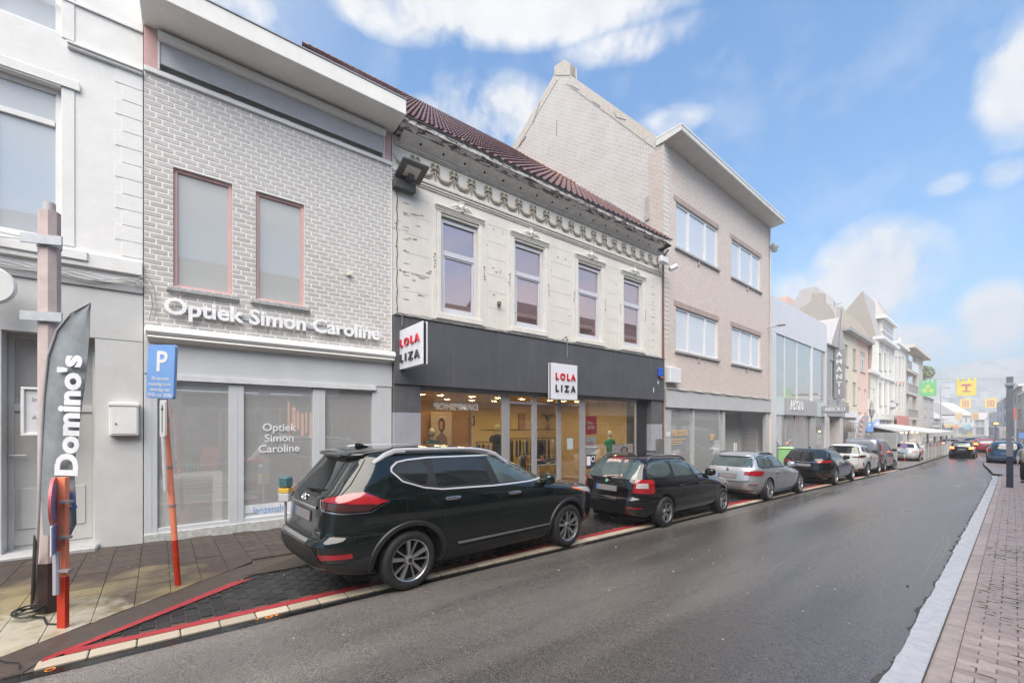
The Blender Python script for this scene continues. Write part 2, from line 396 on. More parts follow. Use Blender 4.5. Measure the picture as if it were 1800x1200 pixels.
def brickmat(name,c1,c2,mort,bw=.21,bh=.065,ms=.01,var=.3,bump=.6,rough=.85,patch=None,axis='xz',blotch=.2):
    if name in MC: return MC[name]
    m=bpy.data.materials.new(name); m.use_nodes=True; t=m.node_tree; nd=t.nodes; b=nd['Principled BSDF']; b.inputs['Roughness'].default_value=rough
    tcn=nd.new('ShaderNodeTexCoord'); sp=nd.new('ShaderNodeSeparateXYZ'); t.links.new(tcn.outputs['Object'],sp.inputs[0]); cb=nd.new('ShaderNodeCombineXYZ')
    t.links.new(sp.outputs[0 if axis[0]=='x' else 1],cb.inputs[0]); t.links.new(sp.outputs[2],cb.inputs[1])
    br=nd.new('ShaderNodeTexBrick'); br.inputs['Scale'].default_value=1; br.inputs['Brick Width'].default_value=bw; br.inputs['Row Height'].default_value=bh; br.inputs['Mortar Size'].default_value=ms; br.inputs['Bias'].default_value=0; br.inputs['Mortar Smooth'].default_value=.2
    nz0=nd.new('ShaderNodeTexNoise'); nz0.inputs['Scale'].default_value=6; t.links.new(tcn.outputs['Object'],nz0.inputs['Vector'])
    ad=nd.new('ShaderNodeVectorMath'); ad.operation='MULTIPLY_ADD'; t.links.new(nz0.outputs['Color'],ad.inputs[0]); ad.inputs[1].default_value=(.02,.012,0); t.links.new(cb.outputs[0],ad.inputs[2])
    t.links.new(ad.outputs[0],br.inputs['Vector'])
    br.inputs['Color1'].default_value=tuple(c1)+(1,); br.inputs['Color2'].default_value=tuple(c2)+(1,); br.inputs['Mortar'].default_value=tuple(mort)+(1,)
    nz=nd.new('ShaderNodeTexNoise'); nz.inputs['Scale'].default_value=1.1; nz.inputs['Detail'].default_value=8; nz.inputs['Roughness'].default_value=.7; t.links.new(tcn.outputs['Object'],nz.inputs['Vector'])
    mx=nd.new('ShaderNodeMixRGB'); rp=nd.new('ShaderNodeMapRange'); rp.inputs[1].default_value=.42; rp.inputs[2].default_value=.68; rp.inputs[3].default_value=0; rp.inputs[4].default_value=blotch
    t.links.new(nz.outputs[0],rp.inputs[0]); t.links.new(rp.outputs[0],mx.inputs[0]); t.links.new(br.outputs['Color'],mx.inputs[1]); mx.inputs[2].default_value=tuple(patch or mort)+(1,)
    t.links.new(mx.outputs[0],b.inputs['Base Color'])
    bp=nd.new('ShaderNodeBump'); bp.inputs['Strength'].default_value=bump; bp.inputs['Distance'].default_value=.012; bp.invert=True; t.links.new(br.outputs['Fac'],bp.inputs['Height']); t.links.new(bp.outputs[0],b.inputs['Normal'])
    MC[name]=m; return m
# ------------------------------------------------------------------ setting: ground
def interp(tab,y):
    if y<=tab[0][0]: return tab[0][1]
    for (a,b),(c,d) in zip(tab,tab[1:]):
        if y<=c: return b+(d-b)*(y-a)/(c-a)
    return tab[-1][1]
XL=[(-60,-4.95),(0,-4.87),(17,-4.8),(30,-4.6),(36,-4.25),(55,-3.85),(75,-4.3),(100,-6.5),(130,-11),(180,-20)]
XR=[(-60,-.63),(12,-.64),(26,-.66),(33,-.7),(37,-.95),(42,-1.35),(47,-1.5),(60,-1.0),(75,-.6),(100,-1.6),(130,-5.5),(180,-14)]
xl=lambda y:interp(XL,y); xr=lambda y:interp(XR,y)
def strip(name,fa,fb,dz,m,ys,nx=1,kind='structure',wob=0.,zt=None):
    mb=MB(); vs=[];fs=[]
    for y in ys:
        a,b=fa(y),fb(y)
        if wob: a+=wob*noise.noise(Vector((y*3.1,1.7,0)))+wob*.6*noise.noise(Vector((y*17,4,0)))
        for i in range(nx+1): vs.append((a+(b-a)*i/nx,y,gz(y)+dz))
    for j in range(len(ys)-1):
        for i in range(nx):
            k=j*(nx+1)+i; fs.append((k,k+1,k+nx+2,k+nx+1))
    mb.add(vs,fs); o=mb.build(name,m,None)
    if kind: o['kind']=kind
    return o
def fr(a,b,st):
    n=max(1,int(round((b-a)/st))); return [a+(b-a)*i/n for i in range(n+1)]
m_asph=None
def road_mat():
    m=bpy.data.materials.new('wet_asphalt'); m.use_nodes=True; t=m.node_tree; nd=t.nodes; b=nd['Principled BSDF']; l=t.links.new
    tcn=nd.new('ShaderNodeTexCoord')
    def nz(sc_,det=6,ro=.6,mp=None):
        n=nd.new('ShaderNodeTexNoise'); n.inputs['Scale'].default_value=sc_; n.inputs['Detail'].default_value=det; n.inputs['Roughness'].default_value=ro
        if mp:
            q=nd.new('ShaderNodeMapping'); q.inputs['Scale'].default_value=mp; l(tcn.outputs['Object'],q.inputs[0]); l(q.outputs[0],n.inputs['Vector'])
        else: l(tcn.outputs['Object'],n.inputs['Vector'])
        return n.outputs[0]
    def mr(v,a,b_,c,d):
        n=nd.new('ShaderNodeMapRange'); n.inputs[1].default_value=a; n.inputs[2].default_value=b_; n.inputs[3].default_value=c; n.inputs[4].default_value=d; l(v,n.inputs[0]); return n.outputs[0]
    wet=nz(.9,4,.5,(1.3,.13,1)); wet2=nz(.35,3,.5,(1.2,.2,1)); grain=nz(110,4,.75); mid=nz(22,5,.6)
    mx=nd.new('ShaderNodeMath'); mx.operation='ADD'; l(mr(wet,.3,.7,0,.6),mx.inputs[0]); l(mr(wet2,.35,.65,0,.5),mx.inputs[1]); w=mx.outputs[0]
    # base colour
    r=nd.new('ShaderNodeValToRGB'); e=r.color_ramp.elements; e[0].position=.40; e[0].color=(.038,.034,.031,1); e[1].position=.62; e[1].color=(.275,.25,.23,1); l(grain,r.inputs[0])
    r2=nd.new('ShaderNodeMixRGB'); r2.blend_type='MULTIPLY'; r2.inputs[0].default_value=1; l(r.outputs[0],r2.inputs[1])
    s=nd.new('ShaderNodeCombineXYZ'); v=mr(w,.25,.85,1.3,.55)
    for i in range(3): l(v,s.inputs[i])
    l(s.outputs[0],r2.inputs[2])
    r3=nd.new('ShaderNodeMixRGB'); r3.blend_type='MULTIPLY'; r3.inputs[0].default_value=.5; l(r2.outputs[0],r3.inputs[1]); q=nd.new('ShaderNodeCombineXYZ'); v=mr(mid,.3,.7,.6,1.3)
    for i in range(3): l(v,q.inputs[i])
    l(q.outputs[0],r3.inputs[2]); l(r3.outputs[0],b.inputs['Base Color'])
    rg=mr(w,.25,.85,.44,.18); l(rg,b.inputs['Roughness']); b.inputs['Specular IOR Level'].default_value=.8
    bp=nd.new('ShaderNodeBump'); bp.inputs['Strength'].default_value=.5; bp.inputs['Distance'].default_value=.004; l(grain,bp.inputs['Height'])
    bp2=nd.new('ShaderNodeBump'); bp2.inputs['Strength'].default_value=.12; bp2.inputs['Distance'].default_value=.02; l(mid,bp2.inputs['Height']); l(bp.outputs[0],bp2.inputs['Normal']); l(bp2.outputs[0],b.inputs['Normal'])
    return m
M_ROAD=road_mat()
M_EARTH=mat('earth_grey',(.16,.15,.13),.9,.3,.2)
YS=fr(-60,20,2)+fr(21,60,3)[0:]+fr(65,180,6)
# ground sheet
strip('ground',lambda y:-420,lambda y:420,-.14,M_EARTH,fr(-80,30,10)+[32,60,100,200,400,900,1090],8)
strip('road',xl,xr,0,M_ROAD,YS,6)
M_WETEDGE=mat('wet_black_joint',(.012,.012,.013),.12,.4,6,bump=.25,bscale=25,rvar=.08)
strip('gutter_channel',lambda y:xl(y)+.0,lambda y:xl(y)+.13,.004,M_WETEDGE,fr(-12,33,.25))
# ---- left kerb tiles
M_TILE=mat('kerb_tile',(.48,.41,.32),.55,.25,25,bump=.4,bscale=80,rnd=.2,streak=.35)
km=unit_box('kerb_tile',M_TILE,c=.03)
ML=[]
y=-.75
while y<34:
    L_=.30; x=xl(y)-.075
    ML.append(Matrix.Translation((x,y+L_/2,gz(y+L_/2)-.03))@Matrix.Rotation(-.024,4,'X')@Matrix.Diagonal((.15,L_-.012,.10,1)))
    y+=L_
kerb_l=strip('kerb',lambda y:xl(y)-.155,lambda y:xl(y),.008,mat('kerb_bed',(.1,.09,.08),.8),fr(-.9,34,1))
pieces('kerb_tile',M_TILE,kerb_l,ML,km)
# ---- red painted line
M_RED=mat('red_road_paint',(.42,.025,.035),.4,.3,9,bump=.5,bscale=120,rvar=.12,col2=(.30,.030,.035),streak=.0)
def worn():
    t=M_RED.node_tree; nd=t.nodes; l=t.links.new; b=nd['Principled BSDF']; old=b.inputs['Base Color'].links[0].from_socket; g=nd.new('ShaderNodeTexCoord'); n=nd.new('ShaderNodeTexNoise'); n.inputs['Scale'].default_value=26; n.inputs['Detail'].default_value=8; n.inputs['Roughness'].default_value=.75; l(g.outputs['Object'],n.inputs['Vector']); r=nd.new('ShaderNodeMapRange'); r.inputs[1].default_value=.56; r.inputs[2].default_value=.62; r.inputs[4].default_value=.8; l(n.outputs[0],r.inputs[0]); mx=nd.new('ShaderNodeMixRGB'); l(r.outputs[0],mx.inputs[0]); l(old,mx.inputs[1]); mx.inputs[2].default_value=(.05,.04,.036,1); l(mx.outputs[0],b.inputs['Base Color'])
worn()
strip('red_bay_line',lambda y:-5.13 if y<17 else xl(y)-.28,lambda y:xl(y)-.155,.020,M_RED,fr(-.6,33,.5))
def quadg(name,pts,dz,m,kind='structure'):
    mb=MB(); mb.add([(p[0],p[1],gz(p[1])+dz) for p in pts],[tuple(range(len(pts)))]); o=mb.build(name,m,None); o['kind']=kind; return o
quadg('red_bay_line',[(-4.98,-.72),(-5.06,-.72),(-6.16,.70),(-6.16,.90)],.021,M_RED)
for yy in (12.4,18.3,24.4):
    quadg('red_bay_line',[(xl(yy)-.16,yy),(xl(yy)-.16,yy+.1),(-6.7,yy+.1),(-6.7,yy)],.021,M_RED)
# ---- parking bay pavers
M_PAV=mat('black_paver',(.020,.020,.022),.35,.5,14,bump=.5,bscale=90,rnd=.45,rvar=.12)
bay=strip('parking_bay',lambda y:-6.9,lambda y:xl(y)-.155,-.002,mat('paver_joint_mud',(.085,.065,.048),.7,.3,20),fr(-.75,34,.5))
def clip(poly,a,b,c):
    "keep a*x+b*y>=c"
    o=[]
    for i in range(len(poly)):
        p,q=poly[i],poly[(i+1)%len(poly)]; dp=a*p[0]+b*p[1]-c; dq=a*q[0]+b*q[1]-c
        if dp>=0: o.append(p)
        if dp*dq<0: t=dp/(dp-dq); o.append((p[0]+(q[0]-p[0])*t,p[1]+(q[1]-p[1])*t))
    return o
def area(p): return abs(sum(p[i][0]*p[(i+1)%len(p)][1]-p[(i+1)%len(p)][0]*p[i][1] for i in range(len(p))))/2
pm=unit_box('paver',M_PAV,c=.04)
def diag_line(p,q):
    a=-(q[1]-p[1]); b=(q[0]-p[0]); c=a*p[0]+b*p[1]; return a,b,c
# bay border from (-4.98,-.72) to (-6.9,1.8)
la=diag_line((-5.02,-.70),(-6.9,1.72))      # bay lies on the far-Y side
sgn=1 if la[0]*(-5.3)+la[1]*3-la[2]>0 else -1
LA=tuple(sgn*v for v in la)
ML=[];cut=[];row=0
y=-.72
while y<20:
    x=-5.135; k=0
    while x>-6.88:
        P=[(x-.2+.009,y+.006),(x-.006,y+.006),(x-.006,y+.115-.006),(x-.2+.009,y+.115-.006)]
        if row%2: P=[(a-.1,b) for a,b in P]
        P=[(min(a,-5.14),b) for a,b in P]
        C=clip(P,*LA)
        if len(C)>=3 and area(C)>.002:
            if len(C)==4 and abs(area(C)-area(P))<1e-7 and P[0][0]>-6.9:
                w=P[1][0]-P[0][0]; cx_=(P[0][0]+P[1][0])/2; cy_=(P[0][1]+P[2][1])/2
                ML.append(Matrix.Translation((cx_,cy_,gz(cy_)-.028+random.uniform(-.002,.002)))@Matrix.Rotation(-.024+random.uniform(-.012,.012),4,'X')@Matrix.Diagonal((w,P[2][1]-P[1][1],.08,1)))
            else: cut.append(C)
        x-=.2
    row+=1; y+=.115
pieces('paver',M_PAV,bay,ML,pm)
mb=MB()
for C in cut: mb.prism([(a,b) for a,b in C],(gz(C[0][1])-.06,gz(C[0][1])+.011))
mb.build('paver_offcut',M_PAV,bay,kind='stuff')
# ---- left pavement
def pav_mat():
    m=mat('pavement_slab',(.058,.039,.030),.42,.3,2.2,bump=.4,bscale=70,rnd=.16,rvar=.14)
    t=m.node_tree; nd=t.nodes; l=t.links.new; b=nd['Principled BSDF']; old=b.inputs['Base Color'].links[0].from_socket
    tcn=nd.new('ShaderNodeNewGeometry'); nzz=nd.new('ShaderNodeTexNoise'); nzz.inputs['Scale'].default_value=1.3; nzz.inputs['Detail'].default_value=7; l(tcn.outputs['Position'],nzz.inputs['Vector'])
    # lichen / moss where the corner of the pavement is never walked on
    vd=nd.new('ShaderNodeVectorMath'); vd.operation='DISTANCE'; l(tcn.outputs['Position'],vd.inputs[0]); vd.inputs[1].default_value=(-5.7,-.9,0)
    mr=nd.new('ShaderNodeMapRange'); mr.inputs[1].default_value=.3; mr.inputs[2].default_value=2.3; mr.inputs[3].default_value=.46; mr.inputs[4].default_value=-.12; l(vd.outputs['Value'],mr.inputs[0])
    ad=nd.new('ShaderNodeMath'); l(nzz.outputs[0],ad.inputs[0]); l(mr.outputs[0],ad.inputs[1])
    r=nd.new('ShaderNodeMapRange'); r.inputs[1].default_value=.56; r.inputs[2].default_value=.82; l(ad.outputs[0],r.inputs[0])
    mx=nd.new('ShaderNodeMixRGB'); l(r.outputs[0],mx.inputs[0]); l(old,mx.inputs[1]); mx.inputs[2].default_value=(.26,.205,.105,1)
    n2_=nd.new('ShaderNodeTexNoise'); n2_.inputs['Scale'].default_value=9; n2_.inputs['Detail'].default_value=7; l(tcn.outputs['Position'],n2_.inputs['Vector'])
    vd2=nd.new('ShaderNodeMath'); vd2.operation='MULTIPLY_ADD'; l(n2_.outputs[0],vd2.inputs[0]); vd2.inputs[1].default_value=.55; l(mr.outputs[0],vd2.inputs[2])
    r2=nd.new('ShaderNodeMapRange'); r2.inputs[1].default_value=.58; r2.inputs[2].default_value=.74; l(vd2.outputs[0],r2.inputs[0])
    mx2=nd.new('ShaderNodeMixRGB'); l(r2.outputs[0],mx2.inputs[0]); l(mx.outputs[0],mx2.inputs[1]); mx2.inputs[2].default_value=(.42,.38,.30,1); l(mx2.outputs[0],b.inputs['Base Color'])
    return m
M_SLAB=pav_mat()
side=strip('pavement',lambda y:-9.4,lambda y:-6.9 if y>1.9 else -4.95 if y<-.9 else -6.3,.028 if False else .022,mat('slab_joint',(.05,.042,.032),.8),[-14,-1.0,-.9001,-.9,1.9,1.901]+fr(3,60,3))
sm=unit_box('slab',M_SLAB,c=.012)
# boundary slabs/band : polyline
SB=[(-4.95,-1.45),(-5.24,-.98),(-5.59,-.47),(-6.17,.16),(-6.47,.54),(-6.75,1.05)]
lb=diag_line((-5.24,-.98),(-6.47,.54)); sgn=1 if lb[0]*(-8)+lb[1]*(-1)-lb[2]>0 else -1; LB=tuple(sgn*v for v in lb)
ML=[];cut=[]
y=-8.;j=0
while y<16:
    x=-8.96; 
    while x<-4.95:
        P=[(x+.003,y+.003),(x+.297,y+.003),(x+.297,y+.297),(x+.003,y+.297)]
        if j%2: P=[(a+.15,b) for a,b in P]
        C=P
        if y<.9: C=clip(P,*LB)
        C=clip(C,-1,0,5.25 if y<-1 else (5.25 if y<.9 else 6.97)) if C else C
        if len(C)>=3 and area(C)>.003:
            if abs(area(C)-area(P))<1e-7:
                cx_=(P[0][0]+P[1][0])/2; cy_=(P[0][1]+P[2][1])/2
                ML.append(Matrix.Translation((cx_,cy_,gz(cy_)-.003+random.uniform(-.0015,.0015)))@Matrix.Rotation(-.024+random.uniform(-.006,.006),4,'X')@Matrix.Rotation(random.uniform(-.006,.006),4,'Y')@Matrix.Diagonal((.294,.294,.08,1)))
            else: cut.append(C)
        x+=.3
    y+=.3;j+=1
pieces('slab',M_SLAB,side,ML,sm)
mb=MB()
for C in cut: mb.prism([(a,b) for a,b in C],(gz(C[0][1])-.04,gz(C[0][1])+.037))
mb.build('slab_offcut',M_SLAB,side,kind='stuff')
# concrete band between pavement and bay
M_BAND=mat('brown_concrete',(.075,.055,.045),.45,.2,9,bump=.4,bscale=140,rvar=.1)
band=MB()
A=[(-5.25,-7),(-5.25,-.98),(-5.62,-.47),(-6.19,.16),(-6.49,.54),(-6.78,1.0),(-6.98,1.75)]
Bp=[(-4.86,-7),(-4.86,-.80),(-5.05,-.70),(-5.75,.22),(-6.17,.76),(-6.55,1.3),(-6.88,1.8)]
vs=[];fs=[]
for (a,b) in zip(A,Bp):
    vs+=[(a[0],a[1],gz(a[1])+.0365),(b[0]-.02,b[1],gz(b[1])+.018),(b[0],b[1],gz(b[1])-.05)]
for i in range(len(A)-1):
    k=3*i; fs+=[(k,k+1,k+4,k+3),(k+1,k+2,k+5,k+4)]
band.add(vs,fs); o=band.build('pavement_edge',M_BAND,None); o['kind']='structure'
strip('pavement_edge',lambda y:-6.98,lambda y:-6.88,.034,M_BAND,fr(1.8,36,.9))
crk=MB(); crk.tube([(-5.23,-1.0,gz(-1)+.04),(-5.1,-.93,gz(-1)+.04),(-5.02,-.84,gz(-1)+.037),(-4.9,-.82,gz(-1)+.034)],.004,5); o=crk.build('pavement_crack',mat('crack_dark',(.01,.01,.01),.9),None); o['kind']='structure'
# far left pavement beyond the van
strip('pavement',lambda y:-9.4,lambda y:xl(y)-.0,.06,mat('far_paving',(.22,.195,.185),.45,.2,3,bump=.3,bscale=20),fr(34.2,62,2)+fr(64,180,6))
# ---- right side: gutter, kerb stones, block paving
M_GUT=mat('gutter_concrete',(.55,.55,.58),.28,.12,6,bump=.25,bscale=60,rvar=.1,streak=.25,streakcol=(.25,.23,.2))
strip('gutter',lambda y:xr(y)-.03,lambda y:xr(y)+.19,.006,M_GUT,fr(-8,34,.16),1,wob=.022)
M_CRUMB=mat('crumbled_asphalt_edge',(.07,.064,.06),.75,.5,25,bump=1.0,bscale=45)
strip('road_edge',lambda y:xr(y)-.05,lambda y:xr(y)+.0,.003,M_CRUMB,fr(-8,34,.05),1,wob=.06)
M_KERB=mat('kerb_concrete',(.42,.345,.32),.5,.2,8,bump=.4,bscale=90,rnd=.12,streak=.2)
kb=strip('kerb',lambda y:xr(y)+.185,lambda y:xr(y)+.33,.085,mat('kerb_core',(.08,.07,.06),.9),fr(-8,33,1))
prof=[(-.0,-.12),(.012,.088),(.026,.098),(.143,.100),(.143,-.12)]
kmesh=MB(); kmesh.prism(prof,(-.497,.497),'y'); kmesh=kmesh.mesh('kerb_stone'); kmesh.materials.append(M_KERB)
ML=[]
for i in range(-8,33): ML.append(Matrix.Translation((xr(i+.5)+.185,i+.5,gz(i+.5)+random.uniform(-.002,.002)))@Matrix.Rotation(-.024,4,'X'))
pieces('kerb_stone',M_KERB,kb,ML,kmesh)
M_BP=mat('block_paver',(.50,.405,.39),.5,.22,7,bump=.45,bscale=80,rnd=.22,rvar=.1,streak=.15)
rp=strip('pavement',lambda y:xr(y)+.32,lambda y:2.62,.088,brickmat('far_block_paving',(.22,.18,.17),(.27,.22,.21),(.07,.065,.045),.22,.11,.008,axis='xz'),fr(-12,34,1))
# its own material is seen only where no block lies; y mapped for the far part
mfar=mat('far_block_sheet',(.33,.28,.27),.45,.15,3,bump=.3,bscale=25)
strip('pavement',lambda y:xr(y)+.05,lambda y:3.2,.096,mfar,fr(34.01,62,2)+fr(64,180,6))
bm_=unit_box('block',M_BP,c=.035)
ML=[];y=1.5;r=0
while y<33.5:
    x=xr(y)+.335
    if r%2: xs_=[(x,x+.105)]; x0=x+.113
    else: xs_=[]; x0=x
    xe=1.1 if y<16 else .9
    while x0<xe: xs_.append((x0,x0+.210)); x0+=.218
    for a,b in xs_:
        ML.append(Matrix.Translation(((a+b)/2,y+.054,gz(y+.054)+.064+random.uniform(-.003,.003)))@Matrix.Rotation(-.024+random.uniform(-.02,.02),4,'X')@Matrix.Rotation(random.uniform(-.012,.012),4,'Y')@Matrix.Diagonal((b-a,.102,.08,1)))
    y+=.110;r+=1
pieces('block',M_BP,rp,ML,bm_)
# moss in the joints
M_MOSS=mat('joint_moss',(.075,.085,.018),.95,.5,30)
mb=MB()
for i in range(700):
    yy=random.choice([random.gauss(10.4,.5),random.gauss(7.9,.5),random.uniform(3,22)]); xx=random.uniform(-.28,.9)
    yy=1.5+round((yy-1.5)/.11)*.11-.004
    mb.ell((xx,yy,gz(yy)+.101),(random.uniform(.01,.05),.008,.008),6,4)
mb.build('moss',M_MOSS,None,kind='stuff')
for i in range(26):
    pass
# small litter on the road: pale flattened specks and one dark pebble
M_SPECK=mat('dropped_gum',(.33,.31,.29),.7,.2)
mb=MB()
for i in range(70):
    yy=random.uniform(.5,16); xx=random.uniform(-4.6,-.8); r=random.uniform(.005,.013)
    mb.lathe([(0,.004),(r,.003),(r*1.15,.0)],7,c=(xx,yy,gz(yy)))
for i in range(60):
    yy=random.uniform(-1.5,6); xx=random.uniform(-8.5,-5.6); r=random.uniform(.005,.012); mb.lathe([(0,.0045),(r,.003),(r*1.15,.0)],7,c=(xx,yy,gz(yy)+.038))
mb.build('chewing_gum_spots',M_SPECK,None,kind='stuff')
p=WG(1595,1030); mb=MB(); mb.ell((p.x,p.y,p.z+.006),(.016,.012,.009),8,6); o=mb.build('pebble',mat('pebble_black',(.02,.02,.02),.5),None,smooth=True); tag(o,'small dark pebble lying alone on the wet road','pebble')
# chalky scratches
mb=MB()
for pts in ([(1657,938),(1658,955),(1648,975),(1636,990),(1622,1013)],[(1665,935),(1668,955),(1655,980)],[(1650,950),(1640,968),(1628,990)],[(1622,1014),(1630,1015)],[(1608,948),(1595,962),(1580,972)]):
    P=[WG(*q,dz=.003) for q in pts]
    for a,b in zip(P,P[1:]):
        d=(b-a); d.z=0; d.normalize(); n_=Vector((-d.y,d.x,0))*.006
        mb.quad(a-n_,b-n_,b+n_,a+n_)
o=mb.build('road_scratches',mat('scratch_pale',(.3,.3,.3),.6),None); o['kind']='structure'
# orange survey paint
M_OR=mat('orange_spray',(.8,.22,.01),.5,.2,20)
mb=MB()
for (a,b,rx,ry) in ((452,1087,7,2),(472,1084,9,3),(474,1083,9,3),(88,1176,9,2.5),(486,1080,5,2)):
    c=WG(a,b,dz=.006); 
    mb.lathe([(.022,.0),(.032,.001)],9,c=(c.x,c.y,c.z)) if rx>8 else mb.lathe([(0,.001),(.018,.0)],7,c=(c.x,c.y,c.z))
o=mb.build('orange_paint_mark',M_OR,None); o['kind']='structure'
# ------------------------------------------------------------------ buildings, left side
FL=Fac(-8.95,.8,1860)
def base_thing(F,u,w,name,label,cat,group=None):
    p=F.W(u,w,0); M=frameM(p.x,p.y,gz(p.y)+.0,F.t); return thing(name,label,cat,M,group)
P_=lambda *a,**k: part(*a,**k)
def B(name,m,par,F,*a,c=.004,**k): return MB(F.M).box(*a,c=c).build(name,m,par,**k)
# materials; the pale ones have a white veil put into their colour
M_WHITE=mat('white_render',(.80,.79,.77),.8,.05,3,bump=.25,bscale=30)
M_PALEFR=mat('pale_frame',(.78,.77,.75),.4,.04)
M_PVC=mat('white_pvc',(.62,.62,.66),.28,.03,6)
M_GREYP=mat('pale_grey_paint',(.58,.58,.57),.7,.07,2.5,bump=.15,bscale=40)
M_GREYP2=mat('pale_grey_paint_low',(.54,.54,.53),.7,.07,2.5,bump=.15,bscale=40)
M_PGLASS=glassmat('pale_window_glass',(.8,.85,.9),.16,(.95,.97,1),back=(.80,.83,.86),backfac=.55)  # diffuse back colour lays the white veil over the dark interior
M_PGLASS2=glassmat('pale_shop_glass',(1,1,1),.17,(.9,.92,.95),back=(.92,.92,.91),backfac=.27)
M_PDARK=mat('pale_shade_interior',(.30,.30,.30),.9,.2)
# === white house at the far left
uL=-1.0; u0=-7.4
wh=base_thing(FL,uL,0,'white_house','white rendered house with grey ground floor at the left edge beside the brick optician','house')
def quo(px,py): return FL.q(px,py)
wr=FL.u(108); zb1=4.63; zt1=FL.q(108,155)[1]
wl=wr-1.42
zb2=FL.q(108,60)[1]
holes=[(wl,wr,zb1,zt1),(wl,wr,zb2,zb2+1.9),(wl-2.6,wr-2.6,zb1,zt1),(wl-2.6,wr-2.6,zb2,zb2+1.9)]
mb=MB(FL.M); wall(mb,u0,uL,4.13,10.6,holes,reveal=.16); mb.build('wall',M_WHITE,wh)
B('roof_cornice',M_WHITE,wh,FL,u0,uL,-.35,0-.001,10.35,10.75)
mb=MB(FL.M)
zl=FL.q(116,78)[1]; mb.box(wr+.06,uL,-.05,-.001,zl-.05,zl+.03,c=.01); mb.box(wr+.06,uL,-.075,-.0505,zl-.005,zl+.03,c=.008)
mb.box(u0,uL,-.06,-.001,4.30,4.52,c=.01); mb.box(u0,uL-.62,-.09,-.0605,4.38,4.52,c=.01)
mb.box(u0,uL,-.03,-.001,8.2,8.23)
mb.build('ledge',M_WHITE,wh)
mb=MB(FL.M) # quoin pattern: blocks slightly proud
for i in range(12):
    z=4.58+i*.245
    if z>zl-.2: z+=.18
    mb.box(uL-(.33 if i%2 else .25),uL-.001,-.007,-.001,z,z+.236,c=.004)
mb.build('quoin',M_WHITE,wh,kind='stuff')
for h in holes:
    a,b,c,d=h
    mb=MB(FL.M); mb.box(a-.14,a-.001,-.014,-.001,c-.05,d+.12,c=.006); mb.box(b+.001,b+.14,-.014,-.001,c-.05,d+.12,c=.006); mb.box(a-.2,b+.2,-.04,-.026,d+.02,d+.16,c=.008); mb.box(a-.001,b+.001,-.025,-.001,d+.001,d+.13)
    mb.build('window_surround',M_WHITE,wh)
    wf=MB(FL.M); frame(wf,a+.001,b-.001,c+.001,d-.001,.075,.09,.155); wf.box((a+b)/2-.05,(a+b)/2+.05,.085,.15,c+.08,d-.55,c=.006); wf.box(a+.08,b-.08,.083,.15,d-.56,d-.48,c=.006)
    w_=wf.build('window',M_PALEFR,wh)
    for (p,q_,r,s_) in ((a+.078,(a+b)/2-.052,c+.078,d-.562),((a+b)/2+.052,b-.078,c+.078,d-.562),(a+.078,b-.078,d-.478,d-.078)):
        MB(FL.M).box(p,q_,.125,.133,r,s_).build('pane',M_PGLASS,w_)
    MB(FL.M).box(a,b,.5,.52,c,d).build('net_curtain',mat('pale_curtain',(.52,.54,.56),.9,.1),w_)
# ground floor
dl,dr=FL.u(2),FL.u(167); zdt=FL.q(20,580)[1]
mb=MB(FL.M); wall(mb,u0,uL-.002,-.02,4.1,[(dl,dr,-.02,zdt)],reveal=.35); mb.build('shop_wall',M_GREYP,wh)
B('panel_trim',mat('pale_grey_trim',(.36,.36,.36),.6),wh,FL,u0,uL,-.03,-.001,4.02,4.125)
B('panel_joint',mat('pale_joint',(.3,.3,.3),.8),wh,FL,dr,uL-.01,-.004,-.0005,zdt-.004,zdt+.006)
ztr=FL.q(20,715,.3)[1]
B('transom_light',M_PGLASS2,wh,FL,dl+.06,dr-.06,.30,.31,ztr+.05,zdt-.04)
mb=MB(FL.M); frame(mb,dl+.001,dr-.001,.02,zdt-.001,.06,.26,.34); mb.box(dl+.06,dr-.06,.262,.338,ztr-.06,ztr+.05); mb.build('door_frame',M_GREYP2,wh)
dm=mat('pale_grey_door',(.50,.50,.49),.6,.05)
ds=FL.u(165,.28)-.95
mb=MB(FL.M); mb.box(dl+.062,ds-.01,.285,.33,.16,ztr-.062,c=.006); mb.box(dl+.14,ds-.1,.27,.2845,.4,1.0,c=.006); d_=mb.build('door',dm,wh)
hp=FL.q(22,800,.27); mb=MB(FL.M); mb.tube([(hp[0]-.02,.26,hp[1]),(hp[0]-.02,.22,hp[1]),(hp[0]+.14,.22,hp[1])],.01,8); mb.box(hp[0]-.04,hp[0],.262,.27,hp[1]-.09,hp[1]+.05); mb.build('handle',M_PALEFR,d_,smooth=True)
mb=MB(FL.M); mb.box(ds+.01,dr-.062,.285,.33,.16,ztr-.062,c=.006); mb.box(ds+.1,dr-.14,.27,.2845,.4,1.0,c=.006); mb.build('door',dm,wh)
B('doorstep',mat('pale_bluestone',(.40,.40,.40),.7,.15,12),wh,FL,dl-.05,dr+.05,-.25,.34,-.02,.12,c=.02)
MB(FL.M).box(u0,uL,.31,.33,0,4.1).box(u0,u0+.02,.3,9,0,10.6).box(uL-.02,uL-.001,.302,9,0,10.3).build('side_wall',M_WHITE,wh)
MB(FL.M).prism([(-.3,10.76),(4.5,13.6),(9,10.76)],(u0,uL),'x').build('roof',mat('pale_slate',(.33,.32,.33),.7,.2,9),wh)
